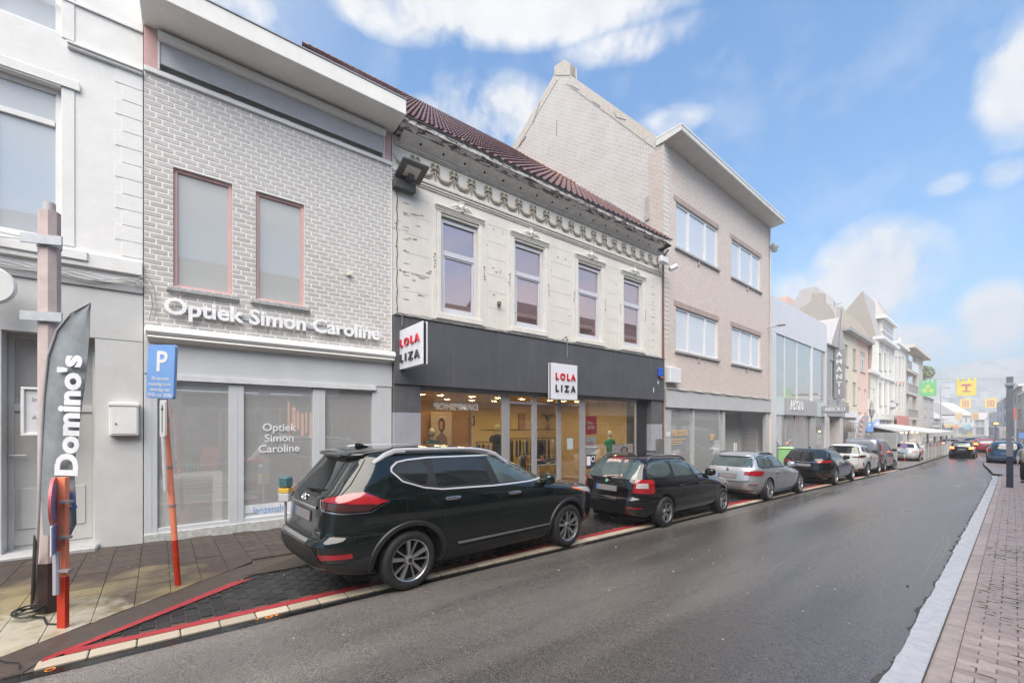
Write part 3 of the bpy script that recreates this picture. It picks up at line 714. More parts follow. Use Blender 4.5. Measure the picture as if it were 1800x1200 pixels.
# notice case and mailbox
q1=FL.q(38,680); q2=FL.q(97,765); 
nc=base_thing(FL,(q1[0]+q2[0])/2,-.02,'notice_case','white framed notice case on the grey wall by the brown post','notice case')
mb=MB(FL.M); frame(mb,q1[0],q2[0],q2[1],q1[1],.035,-.05,-.0); mb.build('frame',M_PALEFR,nc); B('notice',mat('notice_paper',(.7,.7,.71),.5),nc,FL,q1[0]+.03,q2[0]-.03,-.02,-.001,q2[1]+.03,q1[1]-.03)
text('lettering','Inga\n\n  TE\nAle\n  V',mat('notice_ink',(.33,.33,.34),.6),nc,FL.M@Matrix.Translation((q1[0]+.1,-.024,q1[1]-.2)),.085,.002)
q1=FL.q(193,707); q2=FL.q(245,765)
mbx=base_thing(FL,(q1[0]+q2[0])/2,-.08,'mailbox','flat white metal mailbox on the pale grey wall','mailbox')
mb=MB(FL.M); mb.box(q1[0],q2[0],-.12,-.001,q2[1],q1[1],c=.012); mb.build('body',M_PALEFR,mbx)
mb=MB(FL.M); mb.box(q1[0]+.03,q2[0]-.02,-.128,-.1205,q2[1]+.03,q1[1]-.07,c=.004); mb.build('door',M_PALEFR,mbx)
B('flap',M_PALEFR,mbx,FL,q1[0]-.01,q2[0]+.01,-.135,-.121,q1[1]-.055,q1[1]-.01)
MB(FL.M).lathe([(0,-.012),(.012,-.012),(.012,0)],10,'y',c=(q1[0]+.08,-.128,q1[1]-.33)).build('lock',mat('dark_lock',(.1,.1,.1),.4),mbx)
# round sign cut by the left edge of the picture
q1=FL.q(-22,500,-.35)
rs=thing('round_wall_sign','white round projecting sign high at the left edge','sign',FL.M@Matrix.Translation((q1[0],-.35,q1[1]))); 
mb=MB(FL.M@Matrix.Translation((q1[0],-.35,q1[1]))); mb.lathe([(0,-.05),(.24,-.05),(.26,-.03),(.26,.03),(.24,.05),(0,.05)],28,'y'); mb.build('disc',M_PALEFR,rs,smooth=True); mb=MB(FL.M); mb.tube([(q1[0],-.3,q1[1]),(q1[0],.0,q1[1])],.02); mb.build('bracket',M_PALEFR,rs)
# cables along the house
mb=MB(FL.M)
zc=FL.q(253,500)[1]
for k in range(3):
    pts=[(u0+.2+i*(uL-u0-.2)/40,-.045-.012*k,zc+.05-.03*k+.03*math.sin(i*1.3+k)-.04*abs(math.sin(i*.4))) for i in range(41)]
    mb.tube(pts,.008,5)
for k,(a,b) in enumerate(((240,487),(262,492),(275,520),(268,560),(272,600))): pass
pth=[(235,498),(250,488),(262,490),(272,510),(275,540),(272,562),(285,572)]
mb.tube([(FL.q(a,b)[0],-.06,FL.q(a,b)[1]) for a,b in pth],.008,5)
pth=[(235,500),(252,500),(266,515),(268,540),(262,565)]
mb.tube([(FL.q(a,b)[0],-.05,FL.q(a,b)[1]) for a,b in pth],.008,5)
o=mb.build('facade_cable',mat('pale_cable',(.36,.36,.37),.6),None,smooth=True); tag(o,'loose grey cables strung along the top of the grey shopfront','cable')
# === optician
O=base_thing(FL,uL+.01,0,'brick_shop','pale grey brick optician house with white lettering over its shop window','shop building')
a0,a1=uL+.01,3.135
M_BRICKP=mat('pale_brick',(.55,.515,.49),.85,.12,9,bump=.5,bscale=70,rnd=.10)
M_MORT=mat('pale_mortar',(.86,.85,.83),.9,.06,12,bump=.3,bscale=90)
W1=(-.62,.20,4.22,6.22); W2=(.56,1.37,4.22,6.22)
mb=MB(FL.M); wall(mb,a0,a1,3.40,7.62,[W1,W2],w0=.0075,reveal=.13); mb.build('wall',M_MORT,O)
bme=unit_box('brick',M_BRICKP,c=.045)
items=[];r=0;z=3.52
HR=[(W1[0]-.003,W1[1]+.003,W1[2]-.09,W1[3]+.005),(W2[0]-.003,W2[1]+.003,W2[2]-.09,W2[3]+.005)]
while z<7.58:
    u=a0+.004-(.0 if r%3==0 else .078 if r%3==1 else .156)
    while u<a1:
        s,e=max(u,a0+.004),min(u+.212,a1-.02)
        segs=[(s,e)]
        for (ha,hb,hc,hd) in HR:
            if z+.066>hc and z<hd:
                ns=[]
                for (p,q_) in segs:
                    if q_<=ha or p>=hb: ns.append((p,q_)); continue
                    if p<ha-.02: ns.append((p,ha))
                    if q_>hb+.02: ns.append((hb,q_))
                segs=ns
        for (p,q_) in segs:
            if q_-p<.02: continue
            items.append(FL.M@Matrix.Translation(((p+q_)/2,.012+random.uniform(-.001,.001),z+.033))@Matrix.Diagonal((q_-p,.018,.063,1)))
        u+=.234
    z+=.0855;r+=1
pieces('brick',M_BRICKP,O,items,bme)
M_RF=mat('veiled_red_frame',(.62,.38,.36),.5,.08)  # red-brown frame colour with the white veil mixed in
for (a,b,c,d) in (W1,W2):
    mb=MB(FL.M); frame(mb,a+.002,b-.002,c+.002,d-.002,.055,.055,.12); w_=mb.build('window',M_RF,O)
    MB(FL.M).box(a+.055,b-.055,.09,.098,c+.055,d-.055).build('pane',glassmat('pale_upper_glass',(.8,.82,.82),.12,(.95,.97,1),back=(.80,.81,.79),backfac=.50),w_)
    MB(FL.M).box(a+.055,b-.055,.125,.13,d-.45,d-.055).build('blind',mat('pale_blind',(.8,.8,.8),.8),w_)
    MB(FL.M).box(a-.09,b+.09,-.07,.055,c-.085,c-.004,c=.012).build('sill',mat('pale_worn_stone',(.42,.42,.42),.9,.35,25,bump=.6,bscale=50),w_)
B('interior',mat('pale_room',(.72,.72,.70),.9),O,FL,a0+.2,a1-.2,.6,.62,3.6,7.5)
# shutter storey and cornice
B('wall_band',M_PALEFR,O,FL,a0+.001,a1-.001,-.04,.3,7.62,7.70)
B('red_post',M_RF,O,FL,a0+.0,a0+.17,-.02,.3,7.701,8.34); B('red_post',M_RF,O,FL,a1-.17,a1-.02,-.02,.3,7.701,8.34)
B('shutter_glass',mat('pale_dark_gap',(.42,.42,.42),.5),O,FL,a0+.17,a1-.17,.10,.12,7.70,8.3)
for k in range(3): B('red_block',M_RF,O,FL,a0+.17+.95*(k+1)-.06,a0+.17+.95*(k+1)+.06,.06,.099,7.705,7.79)
M_SHUT=mat('shutter_slat',(.86,.86,.88),.45,.03)
for k in range(13):
    z=7.83+k*.0265; mb=MB(FL.M); mb.prism([(.01,z),(-.025,z+.003),(-.022,z+.018),(.01,z+.025)],(a0+.20,a1-.20),'x'); mb.build('slat',M_SHUT,O)
B('shutter_guide',M_PALEFR,O,FL,a0+.172,a0+.2,-.04,.09,7.71,8.169); B('shutter_guide',M_PALEFR,O,FL,a1-.2,a1-.172,-.04,.09,7.71,8.169)
MB(FL.M).prism([(.09,8.17),(-.10,8.17),(-.13,8.19),(-.13,8.27),(-.10,8.31),(.09,8.31)],(a0+.175,a1-.175),'x').build('shutter_box',mat('pale_box',(.78,.78,.76),.6,.04),O)
M_CORN=mat('cream_cornice',(.80,.785,.75),.7,.05,2,streak=.12)
mb=MB(FL.M); mb.box(a0-.02,a1+.03,-.72,.3,8.345,8.66,c=.012); mb.build('cornice',M_CORN,O)
B('cornice_cap',mat('zinc_edge',(.35,.36,.38),.4),O,FL,a0-.03,a1+.04,-.735,.3,8.661,8.685)
MB(FL.M).box(a0,a1,.3,9,8.4,8.6).box(a0,a0+.02,.3,9,0,8.4).box(a1-.02,a1,.301,9,0,8.4).build('roof',mat('pale_flat_roof',(.4,.4,.4),.9),O)
# lettering
qa=FL.q(288,553,-.06); qb=FL.q(667,600,-.06)
lt=text('lettering','Optiek Simon Caroline',mat('white_letters',(.90,.90,.92),.4),O,FL.M@Matrix.Translation((qa[0],-.075,qa[1]+.03)),.37,.05,bold=.010,split=True,fit=FL.u(667,-.07)-qa[0])
ws=[v for o_ in lt for v in ((WM[o_.name]@o_.data.vertices[0].co),)]
for s_ in ((320,380),(430,452),(540,610)): B('letter_rail',mat('pale_rail',(.42,.44,.46),.6),O,FL,FL.u(s_[0]-12),FL.u(s_[1]+12),-.035,-.02,qa[1]+.08,qa[1]+.15)
B('edge_strip',M_PALEFR,O,FL,a1-.018,a1-.001,-.03,.1,3.56,7.61)
# wall sensor
q1=FL.q(613,482); sn=thing('wall_sensor','tiny cream sensor box on the pale brick wall right of the windows','sensor',FL.M@Matrix.Translation((q1[0],0,q1[1]))); B('box',mat('cream_plastic',(.72,.7,.55),.5),sn,FL,q1[0]-.04,q1[0]+.04,-.07,-.01,q1[1]-.04,q1[1]+.04,c=.01); MB(FL.M).tube([(q1[0]-.05,-.02,q1[1]),(q1[0]-.12,-.01,q1[1]-.02)],.008).build('cable_end',M_PALEFR,sn)
# awning box
aw=base_thing(FL,1,-.1,'awning_box','long white rolled awning cassette above the optician window','awning')
zA=3.42
MB(FL.M).prism([(-.01,zA+.10),(-.12,zA+.10),(-.17,zA+.06),(-.18,zA),(-.15,zA-.04),(-.01,zA-.04)],(a0+.03,a1+.02),'x').build('cassette',mat('awning_white',(.82,.82,.82),.35,.02),aw)
MB(FL.M).prism([(-.0,zA-.042),(-.16,zA-.06),(-.165,zA-.09),(-.0,zA-.16)],(a0+.05,a1+.0),'x').build('front_bar',M_CORN,aw)
# optician shopfront
M_FRG=mat('pale_bluegrey_frame',(.56,.58,.60),.45,.04)
zf=FL.q(262,650)[1]
mb=MB(FL.M); mb.box(a0,a1,-.015,.28,2.76,3.395); mb.build('fascia',mat('pale_bluegrey_fascia',(.56,.58,.59),.55,.05,2),O)
B('light_bar',mat('pale_bar',(.66,.66,.68),.4),O,FL,FL.u(277),FL.u(660),-.05,-.0155,2.66,2.755)
cols=[(a0,FL.u(277)),(FL.u(402),FL.u(429)),(FL.u(550),FL.u(572)),(FL.u(655),a1)]
mb=MB(FL.M)
for a,b in cols:
    mb.box(a,b,.0,.12,.10,2.76,c=.006); mb.box((a+b)/2-.012,(a+b)/2+.012,-.004,-.0001,.2,2.7)
mb.box(a0,a1,.01,.11,.10,.235,c=.004) ; mb.build('frame',M_FRG,O)
B('base',mat('pale_worn_base',(.50,.50,.48),.8,.3,14,bump=.5,bscale=40),O,FL,a0,a1,-.03,.12,-.03,.16)
for (a,b) in ((cols[0][1],cols[1][0]),(cols[1][1],cols[2][0]),(cols[2][1],cols[3][0])):
    B('pane',M_PGLASS2,O,FL,a+.001,b-.001,.055,.063,.235,2.66,c=0)
mb=MB(FL.M); mb.box(a0+.05,a1-.05,3.2,3.22,.1,2.7); mb.box(a0+.05,a0+.07,.13,3.2,.1,2.7); mb.box(a1-.07,a1-.05,.13,3.2,.1,2.7); mb.build('room_wall',mat('pale_room_wall',(.80,.80,.78),.9,.1),O)
mb=MB(FL.M); mb.box(a0+.05,a1-.05,.13,3.2,.08,.1); mb.build('room_floor',mat('pale_room_floor',(.55,.55,.55),.7),O)
mb=MB(FL.M); mb.box(a0+.05,a1-.05,.13,3.2,2.72,2.74); mb.build('room_ceiling',mat('pale_room_ceiling',(.4,.4,.4),.7),O)
text('window_lettering','Optiek\nSimon\nCaroline',mat('glass_letter_white',(.78,.79,.8),.5),O,FL.M@Matrix.Translation((FL.u(492),.045,FL.q(492,757)[1])),.20,.003,align='CENTER',bold=.003)
qa=FL.q(430,889); qb=FL.q(430,912)
B('banner',mat('banner_white',(.72,.74,.77),.5),O,FL,FL.u(429.5)+.002,cols[2][0]-.002,.035,.045,qb[1],qa[1],c=0)
text('banner_lettering','www.',mat('banner_ink',(.3,.3,.3),.5),O,FL.M@Matrix.Translation((FL.u(430)+.01,.032,qb[1]+.06)),.085,.003)
text('banner_lettering','lenzensh',mat('banner_blue',(.28,.42,.70),.5),O,FL.M@Matrix.Translation((FL.u(445),.032,qb[1]+.065)),.20,.003,bold=.002,xs=.72)
# things inside the optician window
tb=base_thing(FL,0,.6,'display_table','pale green display table behind the optician glass','table')
ta,tb_=FL.u(283,.6),FL.u(388,.6); zt=FL.q(335,828,.6)[1]
tm=mat('pale_green_table',(.88,.92,.84),.5)
B('tabletop',tm,tb,FL,ta,tb_,.10,.5,zt-.07,zt,c=.006)
for a in (ta,tb_-.14): B('leg',tm,tb,FL,a,a+.14,.10,.5,.1,zt-.071,c=.006)
M_RBOX=mat('red_display_board',(.80,.16,.12),.5,.3,8)
q1=FL.q(352,785,.7);q2=FL.q(384,822,.7)
o=B('display_board',M_RBOX,None,FL,q1[0],q2[0],.68,.72,zt+.002,q1[1]); tag(o,'upright red display board on the optician table','display board')
o=B('red_box',M_RBOX,None,FL,FL.u(305,.6),FL.u(322,.6),.5,.75,zt+.002,zt+.06); tag(o,'low red box on the left half of the optician table','box')
o=B('red_bag',M_RBOX,None,FL,FL.u(312,.5),FL.u(334,.5),.45,.6,.102,.42,c=.02); tag(o,'red bag on the floor under the optician table','bag')
mb=MB(FL.M)
for i in range(5): mb.box(FL.u(323,.6)+i*.05,FL.u(323,.6)+i*.05+.04,.6,.68,zt+.002,zt+.1+.1*random.random())
mb.tube([(FL.u(322,.6),.58,zt+.28),(FL.u(340,.6),.58,zt+.28)],.01)
o=mb.build('eyewear_display',mat('teal_grey',(.2,.32,.34),.5),None); tag(o,'small teal eyewear stand in the middle of the optician table','display')
def chair(F,u,w,lab):
    t=base_thing(F,u,w,'chair',lab,'chair'); m=mat('pale_chair',(.6,.62,.52),.6)
    B('seat',m,t,F,u-.2,u+.2,w-.2,w+.2,.53,.56); B('backrest',m,t,F,u-.2,u+.2,w+.18,w+.2,.7,.95)
    for a in (-.18,.18):
        for b in (-.18,.18): MB(F.M).tube([(u+a,w+b,.1),(u+a*.9,w+b,.55 if b<0 else .9)],.012,6).build('leg',m,t)
chair(FL,FL.u(350,1.4),1.4,'pale chair behind the display table in the optician shop')
chair(FL,FL.u(445,1.2),1.2,'pale chair behind the right hand optician pane')
mb=MB(FL.M); ua_=FL.u(506,1.5)
for k in range(8): mb.box(ua_+k*.09,ua_+k*.09+random.uniform(.02,.07),1.5,1.52,1.62+random.uniform(0,.25),2.1+random.uniform(0,.35))
o=mb.build('orange_glow_strips',mat('warm_glow',(.85,.5,.36),.6,.3,9,emit=(1,.42,.22),estr=.22),None); tag(o,'orange strips giving a warm glow inside the optician shop','screen')  # emissive strips shaped to imitate an orange glow
mb=MB(FL.M); mb.box(FL.u(455,1.0),FL.u(475,1.0),1.0,1.03,.9,2.7); o=mb.build('roll_blind',mat('pale_roll_blind',(.6,.58,.52),.8),None); tag(o,'narrow beige blind hanging behind the optician pane','blind')
# === clothes shop
U0,U1=3.14,13.6
S_=base_thing(FL,U0,0,'clothes_shop','cream plaster shop house with grey fascia, garland frieze and red tiled roof','shop building')
def plaster():
    m=mat('cream_plaster',(.74,.70,.64),.8,.06,1.6,bump=.35,bscale=35,streak=.18,streakcol=(.52,.48,.42))
    t=m.node_tree; nd=t.nodes; l=t.links.new; b=nd['Principled BSDF']; old=b.inputs['Base Color'].links[0].from_socket
    g=nd.new('ShaderNodeTexCoord'); mp=nd.new('ShaderNodeMapping'); mp.inputs['Scale'].default_value=(1,1,2.6); l(g.outputs['Object'],mp.inputs[0])
    n=nd.new('ShaderNodeTexNoise'); n.inputs['Scale'].default_value=3.3; n.inputs['Detail'].default_value=9; n.inputs['Roughness'].default_value=.62; l(mp.outputs[0],n.inputs['Vector'])
    r=nd.new('ShaderNodeMapRange'); r.inputs[1].default_value=.715; r.inputs[2].default_value=.73; l(n.outputs[0],r.inputs[0])
    mx=nd.new('ShaderNodeMixRGB'); l(r.outputs[0],mx.inputs[0]); l(old,mx.inputs[1]); mx.inputs[2].default_value=(.30,.22,.155,1); l(mx.outputs[0],b.inputs['Base Color'])
    return m
M_PLAS=plaster()
M_TRIM=mat('cream_trim',(.75,.71,.65),.75,.07,6,bump=.3,bscale=60,streak=.15,streakcol=(.45,.40,.33))
ZW=(4.60,6.92); WIN=[(4.36,5.40),(6.58,7.63),(9.05,10.10),(11.25,12.29)]
mb=MB(FL.M); wall(mb,U0,U1,4.34,8.34,[(a,b)+ZW for a,b in WIN],reveal=.17); mb.build('wall',M_PLAS,S_)
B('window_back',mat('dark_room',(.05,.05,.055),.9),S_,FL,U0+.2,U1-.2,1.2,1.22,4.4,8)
M_LGL=glassmat('lilac_coated_glass',(.35,.33,.38),.74,(1,.68,.58),back=(.20,.13,.17),backfac=.8)  # coating tint; back colour adds the lilac of the reflected sky
for (a,b) in WIN:
    z0,z1=ZW
    mb=MB(FL.M); mb.box(a+.002,b-.002,.06,.165,z0+.002,z0+.10,c=.006); mb.box(a+.002,b-.002,.06,.165,z1-.13,z1-.04,c=.006); mb.box(a+.002,a+.085,.061,.164,z0+.101,z1-.131,c=.006); mb.box(b-.085,b-.002,.061,.164,z0+.101,z1-.131,c=.006)
    mb.box(a+.086,b-.086,.063,.16,6.02,6.13,c=.006)
    mb.box(a+.09,b-.09,.058,.10,6.005,6.03,c=.004)
    w_=mb.build('window',M_PVC,S_)
    mb=MB(FL.M); frame(mb,a+.087,b-.087,z0+.102,6.018,.055,.075,.15); mb.build('sash',M_PVC,w_)
    B('pane',M_LGL,w_,FL,a+.14,b-.14,.11,.118,z0+.155,5.965,c=0); B('pane',M_LGL,w_,FL,a+.087,b-.087,.11,.118,6.131,z1-.131,c=0)
    B('head_board',mat('wood_grey',(.32,.29,.26),.8,.3,20),w_,FL,a+.002,b-.002,.05,.16,z1-.039,z1-.002)
    mb=MB(FL.M)
    for s_,e_ in ((a-.13,a-.02),(b+.02,b+.13)):
        mb.box(s_,e_,-.03,-.0005,4.44,6.98,c=.008); 
    mb.box(a-.25,a-.135,-.016,-.0005,4.42,6.98,c=.006); mb.box(b+.135,b+.25,-.016,-.0005,4.42,6.98,c=.006)
    for k,(dz,pr) in enumerate(((0,.035),(.04,.05),(.08,.065),(.115,.085))): mb.box(a-.14-.012*k,b+.14+.012*k,-pr,-.0007,6.981+dz,7.019+dz,c=.006)
    mb.box(a-.14,b+.14,-.045,-.0006,4.445,4.585,c=.01)
    mb.build('window_surround',M_TRIM,S_)
    c_=(a+b)/2; mb=MB(FL.M)
    mb.ell((c_,-.09,7.22),(.075,.05,.085),12,8); mb.ell((c_,-.12,7.235),(.04,.03,.05),10,6); mb.tube([(c_-.1,-.08,7.3),(c_-.05,-.1,7.325),(c_+.05,-.1,7.325),(c_+.1,-.08,7.3)],.018,6); mb.ell((c_,-.09,7.13),(.05,.035,.03),10,6)
    for s_ in (-1,1):
        mb.tube([(c_+s_*.07,-.08,7.2),(c_+s_*.13,-.085,7.25),(c_+s_*.19,-.08,7.21),(c_+s_*.26,-.075,7.185),(c_+s_*.33,-.07,7.15)],[.03,.028,.026,.018,.006],7)
        mb.tube([(c_+s_*.08,-.08,7.17),(c_+s_*.16,-.08,7.16),(c_+s_*.24,-.08,7.145)],[.02,.018,.006],6); mb.ell((c_+s_*.14,-.09,7.2),(.03,.025,.02),8,6)
    mb.build('cartouche',M_TRIM,S_,smooth=True)
    # dangling broken stucco ornament on the jamb strips
    mb=MB(FL.M)
    for s_ in (a-.19,b+.19):
        for k in range(5): mb.ell((s_+random.uniform(-.015,.015),-.02,5.95-.075*k),(random.uniform(.012,.03),.012,random.uniform(.015,.03)),7,5)
    mb.build('jamb_ornament',mat('bare_stucco',(.36,.28,.21),.9,.4,30,bump=.6,bscale=60),S_)
# horizontal joints and bare patches
mb=MB(FL.M)
for z in (4.95,5.38,5.81,6.24,6.67,7.10):
    for (s_,e_) in ((U0+.3,4.05),(5.7,6.3),(7.9,8.75),(10.4,10.95),(12.6,U1-.35)):
        mb.box(s_,e_,-.0035,-.0008,z,z+.004)
mb.build('plaster_joint',mat('joint_grey_line',(.50,.48,.44),.9),S_,kind='stuff')  # thin grey lines for the plaster joints
M_BARE=mat('bare_patch',(.33,.25,.18),.95,.45,40,bump=.8,bscale=70)
pts=[(712,375),(728,377),(735,379),(742,379),(712,405),(735,398),(712,440),(695,392),(697,433),(720,419),(728,421),(731,421),(711,478),(736,485),(728,493),(741,489),(745,489),(738,519),(742,520),(703,474),(868,403),(883,408),(884,412),(867,471),(872,478),(879,480),(880,476),(881,516),(868,518),(906,550),(1083,500),(1090,505),(1086,512),(1092,521),(1089,540),(981,452),(994,456),(1001,555),(969,475),(855,430),(853,545),(846,470),(757,477),(753,480),(800,500)]
pts=[p for p in pts if not (776<p[0]<842)]
mb=MB(FL.M)
for (px,py) in pts:
    u,z=FL.q(px,py); n_=random.randint(6,9); rx=random.uniform(.015,.05)*(2.0 if px<760 and random.random()<.55 else 1); ry=random.uniform(.008,.022)
    poly=[(u+rx*math.cos(2*PI*k/n_)*random.uniform(.6,1.2),z+ry*math.sin(2*PI*k/n_)*random.uniform(.5,1.3)) for k in range(n_)]
    mb.prism(poly,(-.004,-.0005),'y')
for (xa,ya,xb,yb) in ((690,472,755,489),(705,372,745,380),(696,387,704,389),(690,400,704,404)):
    (ua,za),(ub,zb_)=FL.q(xa,ya),FL.q(xb,yb)
    for k in range(16):
        if random.random()<.35: continue
        u=ua+(ub-ua)*k/16; z=za+(zb_-za)*k/16; w_=(ub-ua)/16; mb.box(u,u+w_*.9,-.004,-.0006,z-random.uniform(.002,.012),z+.004)
mb.build('bare_patch',M_BARE,S_,kind='stuff')
for px in (714,1148): # quoin ticks
    mb=MB(FL.M); u=FL.u(px)
    for k in range(10): mb.box(u-.07,u+.07,-.006,-.0009,4.75+k*.27,4.757+k*.27)
    mb.build('quoin_joint',mat('tick_brown',(.2,.15,.11),.9),S_,kind='stuff')
# frieze mouldings
mb=MB(FL.M)
for (z,h,p) in ((7.40,.035,.03),(7.445,.05,.05),(7.505,.03,.075),(7.545,.06,.055)): mb.box(U0+.002,U1-.1,-p,-.0009,z,z+h,c=.01)
mb.build('frieze_moulding',M_TRIM,S_)
mb=MB(FL.M); mb.box(U0+.05,U1-.12,-.06,-.0009,8.145,8.198,c=.012); mb.box(U0+.05,U1-.12,-.035,-.0008,8.12,8.144); mb.build('bed_moulding',mat('grey_cream_trim',(.55,.51,.46),.85,.2,8,streak=.3),S_)  # mouldings below the soffit, darker than the other trim
# garlands
SWC=[729,765.2,797.9,829.4,859.7,887.7,914.5,940.2,963.6,986.8,1007.3,1027.8,1047,1065.7,1083,1099,1114.4,1128.5,1143.7,1156.7]
us=[FL.u(p) for p in SWC]; sp=(us[-1]-us[0])/19
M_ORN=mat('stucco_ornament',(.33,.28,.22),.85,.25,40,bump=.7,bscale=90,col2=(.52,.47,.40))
g=MB()
N_=15
for k in range(N_):
    t=k/(N_-1); x=-sp*(1-t)+.02*(1 if t<.5 else -1)*0; y=-.15*(1-(2*t-1)**2)
    r=.012+.03*math.sin(PI*t)
    for a in range(3): g.ell((x+random.uniform(-.008,.008),-.012-r*.5,.0+y+random.uniform(-.012,.012)),(r*.75,r*.6,r*.8),7,5)
for s_ in (-1,1):
    g.lathe([(.030,-.012),(.046,-.020),(.060,-.012),(.060,.0),(.030,.0)],12,'y',c=(s_*.062,-.012,.075),closed=True)
    g.tube([(0,-.02,.02),(s_*.05,-.025,.03),(s_*.10,-.02,.0),(s_*.12,-.012,-.04)],[.014,.014,.012,.005],6)
g.ell((0,-.03,.03),(.035,.03,.032),9,6)
for k in range(3): g.ell((0,-.022,-.03-.045*k),(.026-.004*k,.022,.030),8,6)
g.tube([(0,-.02,-.15),(0,-.015,-.19)],[.016,.004],6)
g.v=[Vector((p.x*1.0,p.y*1.35,p.z*1.22)) for p in g.v]
gme=g.mesh('garland',None,True,60); gme.materials.append(M_ORN)
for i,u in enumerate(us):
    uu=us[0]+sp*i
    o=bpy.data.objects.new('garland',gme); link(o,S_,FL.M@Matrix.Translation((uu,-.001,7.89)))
# gutter cornice
M_PEEL=mat('peeling_gutter_wood',(.11,.08,.065),.75,.3,6,bump=.7,bscale=30)
def peel():
    m=M_PEEL; t=m.node_tree; nd=t.nodes; l=t.links.new; b=nd['Principled BSDF']; old=b.inputs['Base Color'].links[0].from_socket
    g_=nd.new('ShaderNodeTexCoord'); mp=nd.new('ShaderNodeMapping'); mp.inputs['Scale'].default_value=(1,3,5); l(g_.outputs['Object'],mp.inputs[0])
    n=nd.new('ShaderNodeTexNoise'); n.inputs['Scale'].default_value=3.2; n.inputs['Detail'].default_value=9; n.inputs['Roughness'].default_value=.7; n.inputs['Distortion'].default_value=.8; l(mp.outputs[0],n.inputs['Vector'])
    r=nd.new('ShaderNodeMapRange'); r.inputs[1].default_value=.475; r.inputs[2].default_value=.50; l(n.outputs[0],r.inputs[0])
    mx=nd.new('ShaderNodeMixRGB'); l(r.outputs[0],mx.inputs[0]); l(old,mx.inputs[1]); mx.inputs[2].default_value=(.60,.565,.53,1); l(mx.outputs[0],b.inputs['Base Color'])
peel()
GU0,GU1=3.20,13.22
MB(FL.M).prism([(0,8.33),(-.30,8.36),(-.32,8.39),(-.35,8.42),(-.40,8.46),(-.40,8.56),(-.38,8.56),(0,8.56)],(GU0,GU1),'x').build('gutter',M_PEEL,S_)
B('gutter_lip',mat('zinc_dark',(.10,.10,.10),.4,.2,10,metal=.6),S_,FL,GU0-.01,GU1+.02,-.425,-.38,8.562,8.59)
MB(FL.M).prism([(-.001,8.20),(-.05,8.20),(-.28,8.345),(-.28,8.36),(-.001,8.30)],(GU0+.1,GU1-.15),'x').build('soffit',mat('soffit_paint',(.74,.71,.67),.75,.12,5,streak=.25),S_)
vm=MB().lathe([(0,-.006),(.028,-.006),(.028,.004)],10,'z').mesh('vent'); vm.materials.append(mat('vent_black',(.01,.01,.01),.9))
for i in range(17):
    u=3.75+i*.58; o=bpy.data.objects.new('vent',vm); link(o,S_,FL.M@Matrix.Translation((u,-.165,8.268))@Matrix.Rotation(-.56,4,'X'))
# roof : ridge height and depth from the gable it meets
def plane_q(u_,px,py):
    k=(px-900)/f_px; dx=FW.x+RT.x*k; dy=FW.y+RT.y*k; o0=FL.W(u_,0,0); n=FL.n
    # D*d = o0 + w*n
    det=-dx*n[1]+n[0]*dy; D=(-o0.x*n[1]+n[0]*o0.y)/det; w=(D*dy-o0.y)/n[1] if abs(n[1])>abs(n[0]) else (D*dx-o0.x)/n[0]
    return w,CH+(746-py)/f_px*D
rw,rz=plane_q(U1,902,264)
M_RT=mat('red_roof_tile',(.135,.066,.060),.3,.25,9,bump=.3,bscale=60,rnd=.22,rvar=.1)
e0=(-.36,8.585); sl=math.hypot(rw-e0[0],rz-e0[1]); ang=math.atan2(rz-e0[1],rw-e0[0])
mb=MB(FL.M); mb.prism([(e0[0],e0[1]-.12),(rw,rz-.10),(rw+4,rz-.10-3.0),(e0[0]+.5,e0[1]-.2)],(U0,U1),'x'); rf=mb.build('roof',mat('roof_underlay',(.05,.03,.03),.9),S_)
tw,tl=.235,.31
tv=[];n_=9
tp=[(-.5,0.0),(-.36,.012),(-.22,.0),(0,-.012),(.18,-.004),(.30,.028),(.40,.042),(.5,.03),(.56,.004)]
tmb=MB()
vs=[];
for (yy,zz) in ((0,.0),(tl+.05,.0)):
    for a,b in tp: vs.append((a*tw,yy,b+(.058 if yy==0 else 0)))
for a,b in tp: vs.append((a*tw,0,b+.006))
fs=[(i,i+1,n_+i+1,n_+i) for i in range(n_-1)]+[(2*n_+i,2*n_+i+1,i+1,i) for i in range(n_-1)]
tmb.add(vs,fs); tme=tmb.mesh('roof_tile',None,True,50); tme.materials.append(M_RT)
items=[]; RS=Matrix.Translation((0,e0[0],e0[1]))@Matrix.Rotation(ang,4,'X')
nr=int(sl/tl); ncol=int((U1-U0-.02)/tw)
for r in range(nr+1):
    for c_ in range(ncol):
        items.append(FL.M@Matrix.Translation((U0+.13+c_*tw,0,0))@RS@Matrix.Translation((random.uniform(-.003,.003),r*tl-.03,.01+random.uniform(-.002,.004)))@Matrix.Rotation(random.uniform(-.012,.012),4,'Z'))
pieces('roof_tile',M_RT,rf,items,tme)
mb=MB(FL.M)
rmsh=MB().lathe([(.10,0),(.115,.02),(.10,.36)],10,'x',seg=(0,.5)).mesh('ridge_tile',None,True); rmsh.materials.append(M_RT)
k=0
while U0+k*.34<U1-.3:
    o=bpy.data.objects.new('ridge_tile',rmsh); link(o,rf,FL.M@Matrix.Translation((U0+k*.34,rw,rz+.0))@Matrix.Rotation(0,4,'X')); k+=1
